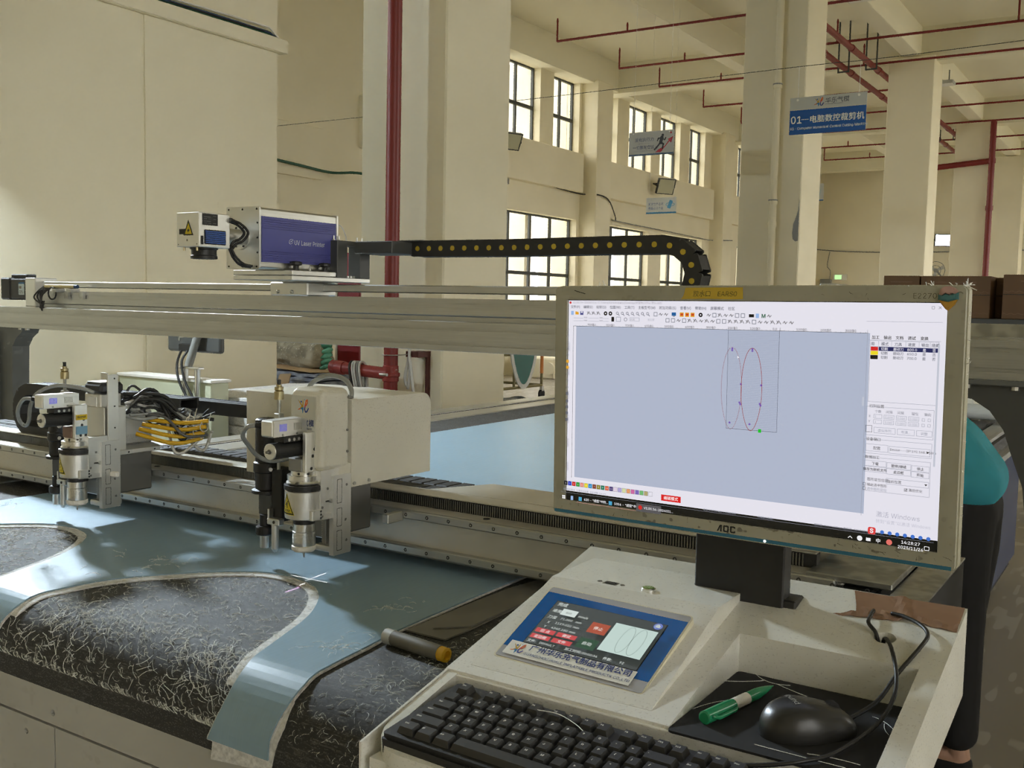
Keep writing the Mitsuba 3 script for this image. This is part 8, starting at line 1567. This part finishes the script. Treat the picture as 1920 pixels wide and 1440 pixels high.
part(PE, 'body', flesh({'neck': ((-0.90, 3.59, 1.255), 0.052), 'skull': ((-1.03, 3.59, 1.325), 0.088), 'jaw': ((-1.09, 3.59, 1.275), 0.058), 'chest': ((-0.80, 3.59, 1.20), 0.075), 'brow': ((-1.10, 3.59, 1.335), 0.05), 'chin': ((-1.125, 3.59, 1.25), 0.028), 'nose': ((-1.142, 3.59, 1.295), 0.014),
      'la': ((-0.93, 3.40, 1.12), 0.040), 'lw': ((-1.20, 3.44, 1.005), 0.028), 'ra': ((-0.93, 3.78, 1.12), 0.040), 'rw': ((-1.20, 3.74, 1.005), 0.028)},
      [('neck', 'skull'), ('skull', 'jaw'), ('skull', 'brow'), ('jaw', 'chin'), ('brow', 'nose'), ('chest', 'neck'), ('chest', 'la'), ('la', 'lw'), ('chest', 'ra'), ('ra', 'rw')], 0.016), 'm_skin', True)
for y, s in ((3.44, 1), (3.74, -1)):
    j = {'w': ((-1.19, y, 1.005), 0.027), 'p': ((-1.262, y, 0.962), 0.024)}; bn = [('w', 'p')]
    for n, dy in enumerate((-0.030, -0.010, 0.010, 0.029)):
        l = (0.060, 0.070, 0.066, 0.052)[n]; r = 0.0088
        j |= {f'k{n}': ((-1.268, y + dy, 0.958), 0.010), f'm{n}': ((-1.268 - l * .6, y + dy * 1.1, 0.945), r), f't{n}': ((-1.268 - l, y + dy * 1.15, 0.925), r * .9)}; bn += [('p', f'k{n}'), (f'k{n}', f'm{n}'), (f'm{n}', f't{n}')]
    j |= {'a': ((-1.225, y + 0.034 * s, 0.965), 0.012), 'b': ((-1.262, y + 0.058 * s, 0.945), 0.010), 'c': ((-1.285, y + 0.060 * s, 0.928), 0.0085)}; bn += [('w', 'a'), ('a', 'b'), ('b', 'c')]
    part(PE, 'hand', flesh(j, bn, 0.004, 6), 'm_skin', True)
part(PE, 'hair', flesh({'a': ((-1.015, 3.59, 1.345), 0.092), 'b': ((-1.04, 3.59, 1.375), 0.080), 'c': ((-0.965, 3.59, 1.315), 0.07), 'd': ((-1.085, 3.59, 1.385), 0.045)}, [('a', 'b'), ('a', 'c'), ('b', 'd')], 0.016), 'm_hair', True)
for y in (3.512, 3.668): part(PE, 'ear', flesh({'a': ((-1.045, y, 1.318), 0.018), 'b': ((-1.048, y, 1.295), 0.012)}, [('a', 'b')], 0.008, 4), 'm_skin', True)
part(PE, 'shirt', flesh({'hl': ((-0.52, 3.52, 0.955), 0.105), 'hr': ((-0.52, 3.66, 0.955), 0.105), 'wl': ((-0.585, 3.52, 1.04), 0.105), 'wr': ((-0.585, 3.66, 1.04), 0.105), 'cl': ((-0.75, 3.51, 1.165), 0.108), 'cr': ((-0.75, 3.67, 1.165), 0.108),
      'sl': ((-0.83, 3.43, 1.20), 0.068), 'sr': ((-0.83, 3.75, 1.20), 0.068), 'el': ((-0.915, 3.40, 1.135), 0.054), 'er': ((-0.915, 3.78, 1.135), 0.054), 'nk': ((-0.85, 3.59, 1.235), 0.07)},
      [('hl', 'hr'), ('wl', 'wr'), ('hl', 'wl'), ('hr', 'wr'), ('hl', 'wr'), ('hr', 'wl'), ('wl', 'cl'), ('wr', 'cr'), ('wl', 'cr'), ('cl', 'cr'), ('cl', 'sl'), ('cr', 'sr'), ('sl', 'el'), ('sr', 'er'), ('cl', 'nk'), ('cr', 'nk')], 0.018), 'm_shirt', True)
part(PE, 'trousers', flesh({'pl': ((-0.525, 3.525, 0.86), 0.100), 'pr': ((-0.525, 3.655, 0.86), 0.100), 'tl': ((-0.525, ya, 0.72), 0.092), 'tr': ((-0.525, yb_, 0.72), 0.092), 'kl': ((-0.515, ya, 0.46), 0.074), 'kr': ((-0.54, yb_, 0.46), 0.074), 'al': ((-0.505, ya, 0.14), 0.064), 'ar': ((-0.545, yb_, 0.14), 0.064)},
      [('pl', 'pr'), ('pl', 'tl'), ('pr', 'tr'), ('tl', 'kl'), ('tr', 'kr'), ('kl', 'al'), ('kr', 'ar')], 0.02), 'm_trousers', True)
for y, x in ((ya, -0.505), (yb_, -0.545)):
    part(PE, 'ankle', flesh({'a': ((x, y, 0.11), 0.034), 'b': ((x + 0.012, y, 0.05), 0.033), 'c': ((x - 0.05, y, 0.05), 0.034)}, [('a', 'b'), ('b', 'c')], 0.012, 6), 'm_skin', True)
    part(PE, 'shoe', flesh({'h': ((x + 0.018, y, 0.034), 0.034), 'm': ((x - 0.08, y, 0.036), 0.036), 't': ((x - 0.175, y, 0.032), 0.032)}, [('h', 'm'), ('m', 't')], 0.012, 6), 'm_black_matte', True)

# ================================================================== roll, loose threads, laser pointers
FR = thing('film_roll', 'grey-brown film rolled up with a yellow core end, lying beside the blue sheet', 'roll')
part(FR, 'roll', B().cyl((-1.118, 1.366, 0.9055), (-1.004, 1.352, 0.9055), 0.0135, 20), 'm_offcut')
part(FR, 'band', B().cyl((-1.136, 1.368, 0.9055), (-1.117, 1.366, 0.9055), 0.0138, 20), 'm_grey_light')
part(FR, 'yellow_core', B().lathe((-1.006, 1.352, 0.9055), (1, -0.12, 0), [(0.0115, 0), (0.0125, 0.002), (0.0125, 0.016), (0.008, 0.018), (0.006, 0.010)], 20), 'm_yellow')
def on_belt(x, s, h): return wrap(np.c_[x, s, h])
def threads(name, label, spots, seed, mat_='m_thread'):
    """spots: (x, s, spread x, spread s, how many, length, height, radius, inside polygon or None, main angle or None)"""
    g = np.random.default_rng(seed); b = B()
    for x, s, dx, ds, n, l, h, r, inside, ang in spots:
        for _ in range(n):
            px, ps = x + dx * g.normal() if inside is None else g.uniform(x - dx, x + dx), s + ds * g.normal() if inside is None else g.uniform(s - ds, s + ds)
            if inside is not None and not inside.contains(shapely.Point(px, ps)): continue
            a = g.uniform(0, 2 * PI) if ang is None else ang + g.normal() * 0.5
            L = l * g.uniform(0.4, 1.6); k = g.normal() * 0.7; t = np.linspace(0, 1, 6); th = a + k * (t - 0.5) * 2
            X = px + np.cumsum(np.cos(th)) * L / 6; Y = ps + np.cumsum(np.sin(th)) * L / 6
            b.tube(on_belt(X, np.maximum(Y, 1.046 + 0.01 * t), h + g.uniform(0, 0.004) * np.sin(PI * t) + 0.0006), r * g.uniform(0.6, 1.2), 3, False)
    solo(name, label, 'threads', b, mat_, True, kind='stuff')
right = Polygon([(-1.10, 1.05), (-0.83, 1.05), (-0.83, 1.9), (-1.03, 1.9), (-1.06, 1.4), (-1.11, 1.3)])
edge = [(x, s, 0.012, 0.010, 12, 0.022, 0.002, 0.0004, None, PI * 0.9) for x, s in NEAR_CUT[1:10]] + [(x, s, 0.010, 0.008, 12, 0.02, 0.003, 0.0004, None, None) for x, s in NEAR_CUT[10:-1]]
threads('thread_scraps', 'white thread scraps strewn over the black belt inside the near oval', [(-1.57, 1.28, 0.34, 0.30, 1500, 0.018, 0.0005, 0.00028, near, 2.7), (-1.57, 1.28, 0.34, 0.30, 420, 0.028, 0.001, 0.0005, near, None), (-1.6, 1.17, 0.10, 0.03, 260, 0.022, 0.001, 0.0004, None, 2.7), (-1.33, 1.13, 0.04, 0.04, 130, 0.035, 0.002, 0.0005, None, 2.6), (-1.75, 1.12, 0.07, 0.05, 110, 0.03, 0.002, 0.0005, None, None)] + edge, 101)
threads('thread_scraps', 'white thread scraps on the black belt inside the far oval', [(-2.35, 1.3, 0.34, 0.30, 1400, 0.022, 0.001, 0.0005, far, None), (-2.40, 1.45, 0.07, 0.05, 120, 0.028, 0.001, 0.0005, None, None)], 102)
threads('thread_scraps', 'thin white fuzz on the black belt right of the blue sheet', [(-0.98, 1.35, 0.16, 0.32, 900, 0.014, 0.0004, 0.00025, right, None), (-0.99, 1.22, 0.03, 0.03, 30, 0.03, 0.001, 0.0004, None, None), (-0.98, 1.30, 0.02, 0.02, 14, 0.03, 0.001, 0.0005, None, None)], 103)
threads('thread_scraps', 'little heaps of white thread ends lying on the blue sheet', [(x, s, 0.018, 0.014, n, 0.028, 0.0078, 0.0004, None, None) for x, s, n in ((-1.2516, 1.515, 16), (-1.19, 1.29, 22), (-1.90, 1.485, 10), (-1.854, 1.491, 10), (-1.952, 1.303, 3), (-1.872, 1.40, 6), (-2.74, 1.634, 9), (-1.187, 1.363, 5), (-2.02, 1.487, 5), (-1.249, 1.561, 4))], 104)
g = np.random.default_rng(105); b = B()
for x, y, L, a in ((-0.40, 1.12, 0.06, 0.6), (-0.37, 1.14, 0.05, -0.3), (-0.395, 1.05, 0.07, 1.0), (-0.28, 0.965, 0.09, 0.0), (-0.25, 0.98, 0.05, 0.1), (-0.23, 1.10, 0.035, -0.7), (-0.225, 1.08, 0.03, -1.2), (-0.34, 1.13, 0.045, -0.4)):
    t = np.linspace(-0.5, 0.5, 12); c = g.uniform(-0.25, 0.25); b.tube(np.c_[x + L * t * math.cos(a) - c * L * (t * t) * math.sin(a), y + L * t * math.sin(a) + c * L * t * t * 4 * math.cos(a), 0 * t + 1.0640], 0.0004, 4, False)
solo('pad_threads', 'a few thin white threads on the mouse pad', 'threads', b, 'm_thread', True, kind='stuff')
b = B()
for k in range(70):
    p = MC + MX * (g.choice([g.uniform(-0.22, -0.18), g.uniform(0.19, 0.256), 0.256])) + MZ * 0.1525 - MNrm * 0.006
    if k % 3 == 0: p = MC + MX * 0.2575 + MZ * g.uniform(-0.12, 0.15) - MNrm * 0.01
    q = p + g.normal(size=3) * 0.003; b.tube([p, (p + q) / 2 + g.normal(size=3) * 0.001, q + [0, 0, 0.001]], 0.0005, 3, False)
solo('monitor_fluff', 'white fluff caught along the edge of the monitor', 'fluff', b, 'm_thread', True, kind='stuff')
k0 = vec(-0.535, 0.905, 1.0635)
solo('loose_thread', 'single white thread lying across the keyboard', 'thread', B().tube(spline([k0 + [-0.01, 0.004, 0.002], k0 + [0.015, 0.005, 0.003], k0 + [0.04, -0.004, 0.002], k0 + [0.055, -0.013, 0.001]], 6), 0.0005, 5), 'm_thread', True)

def pointer(P0, target, marks, colour, power, label, hole=None):
    """A small laser module: a point source in a closed barrel whose front plate lets the beam out through slits or a hole."""
    P0, target = vec(*P0), vec(*target); d = (target - P0) / np.linalg.norm(target - P0); a, c = frame(d); D = 0.020
    cutp = []
    for e0, e1 in marks:
        pts = []
        for e in (e0, e1):
            v = vec(*e, target[2]) - P0; v = v * D / (v @ d); pts.append((v @ a, v @ c))
        cutp.append(LineString(pts).buffer(0.0003, cap_style=2))
    if hole: cutp.append(disc(0, 0, hole, 10))
    t = thing('laser_pointer', label, 'laser pointer')
    part(t, 'barrel', B().lathe(P0, d, [(0.0001, -0.006), (0.0105, -0.006), (0.0105, D + 0.0005), (0.0095, D + 0.0005), (0.0095, -0.005)], 20), 'm_black')
    part(t, 'front_plate', B().flat(disc(0, 0, 0.0097, 24).difference(shapely.union_all(cutp)), P0 + d * D, a, c), 'm_black', False)
    scene[t + '_source'] = {'type': 'point', 'position': P0.tolist(), 'intensity': {'type': 'rgb', 'value': [power * q for q in colour]}, 'sampling_weight': 5.0}
pointer((-1.585, 1.612, 1.030), (-1.5305, 1.5737, 0.8975), [((-1.579, 1.5745), (-1.4759, 1.5783)), ((-1.5147, 1.4982), (-1.5297, 1.634))], (1.0, 0.05, 0.16), 14.0, 'red cross laser pointer on the right cutting head')
pointer((-2.375, 1.618, 1.030), (-2.3878, 1.6234, 0.8975), [], (0.08, 1.0, 0.25), 0.6, 'green laser pointer on the left cutting head', hole=0.0007)
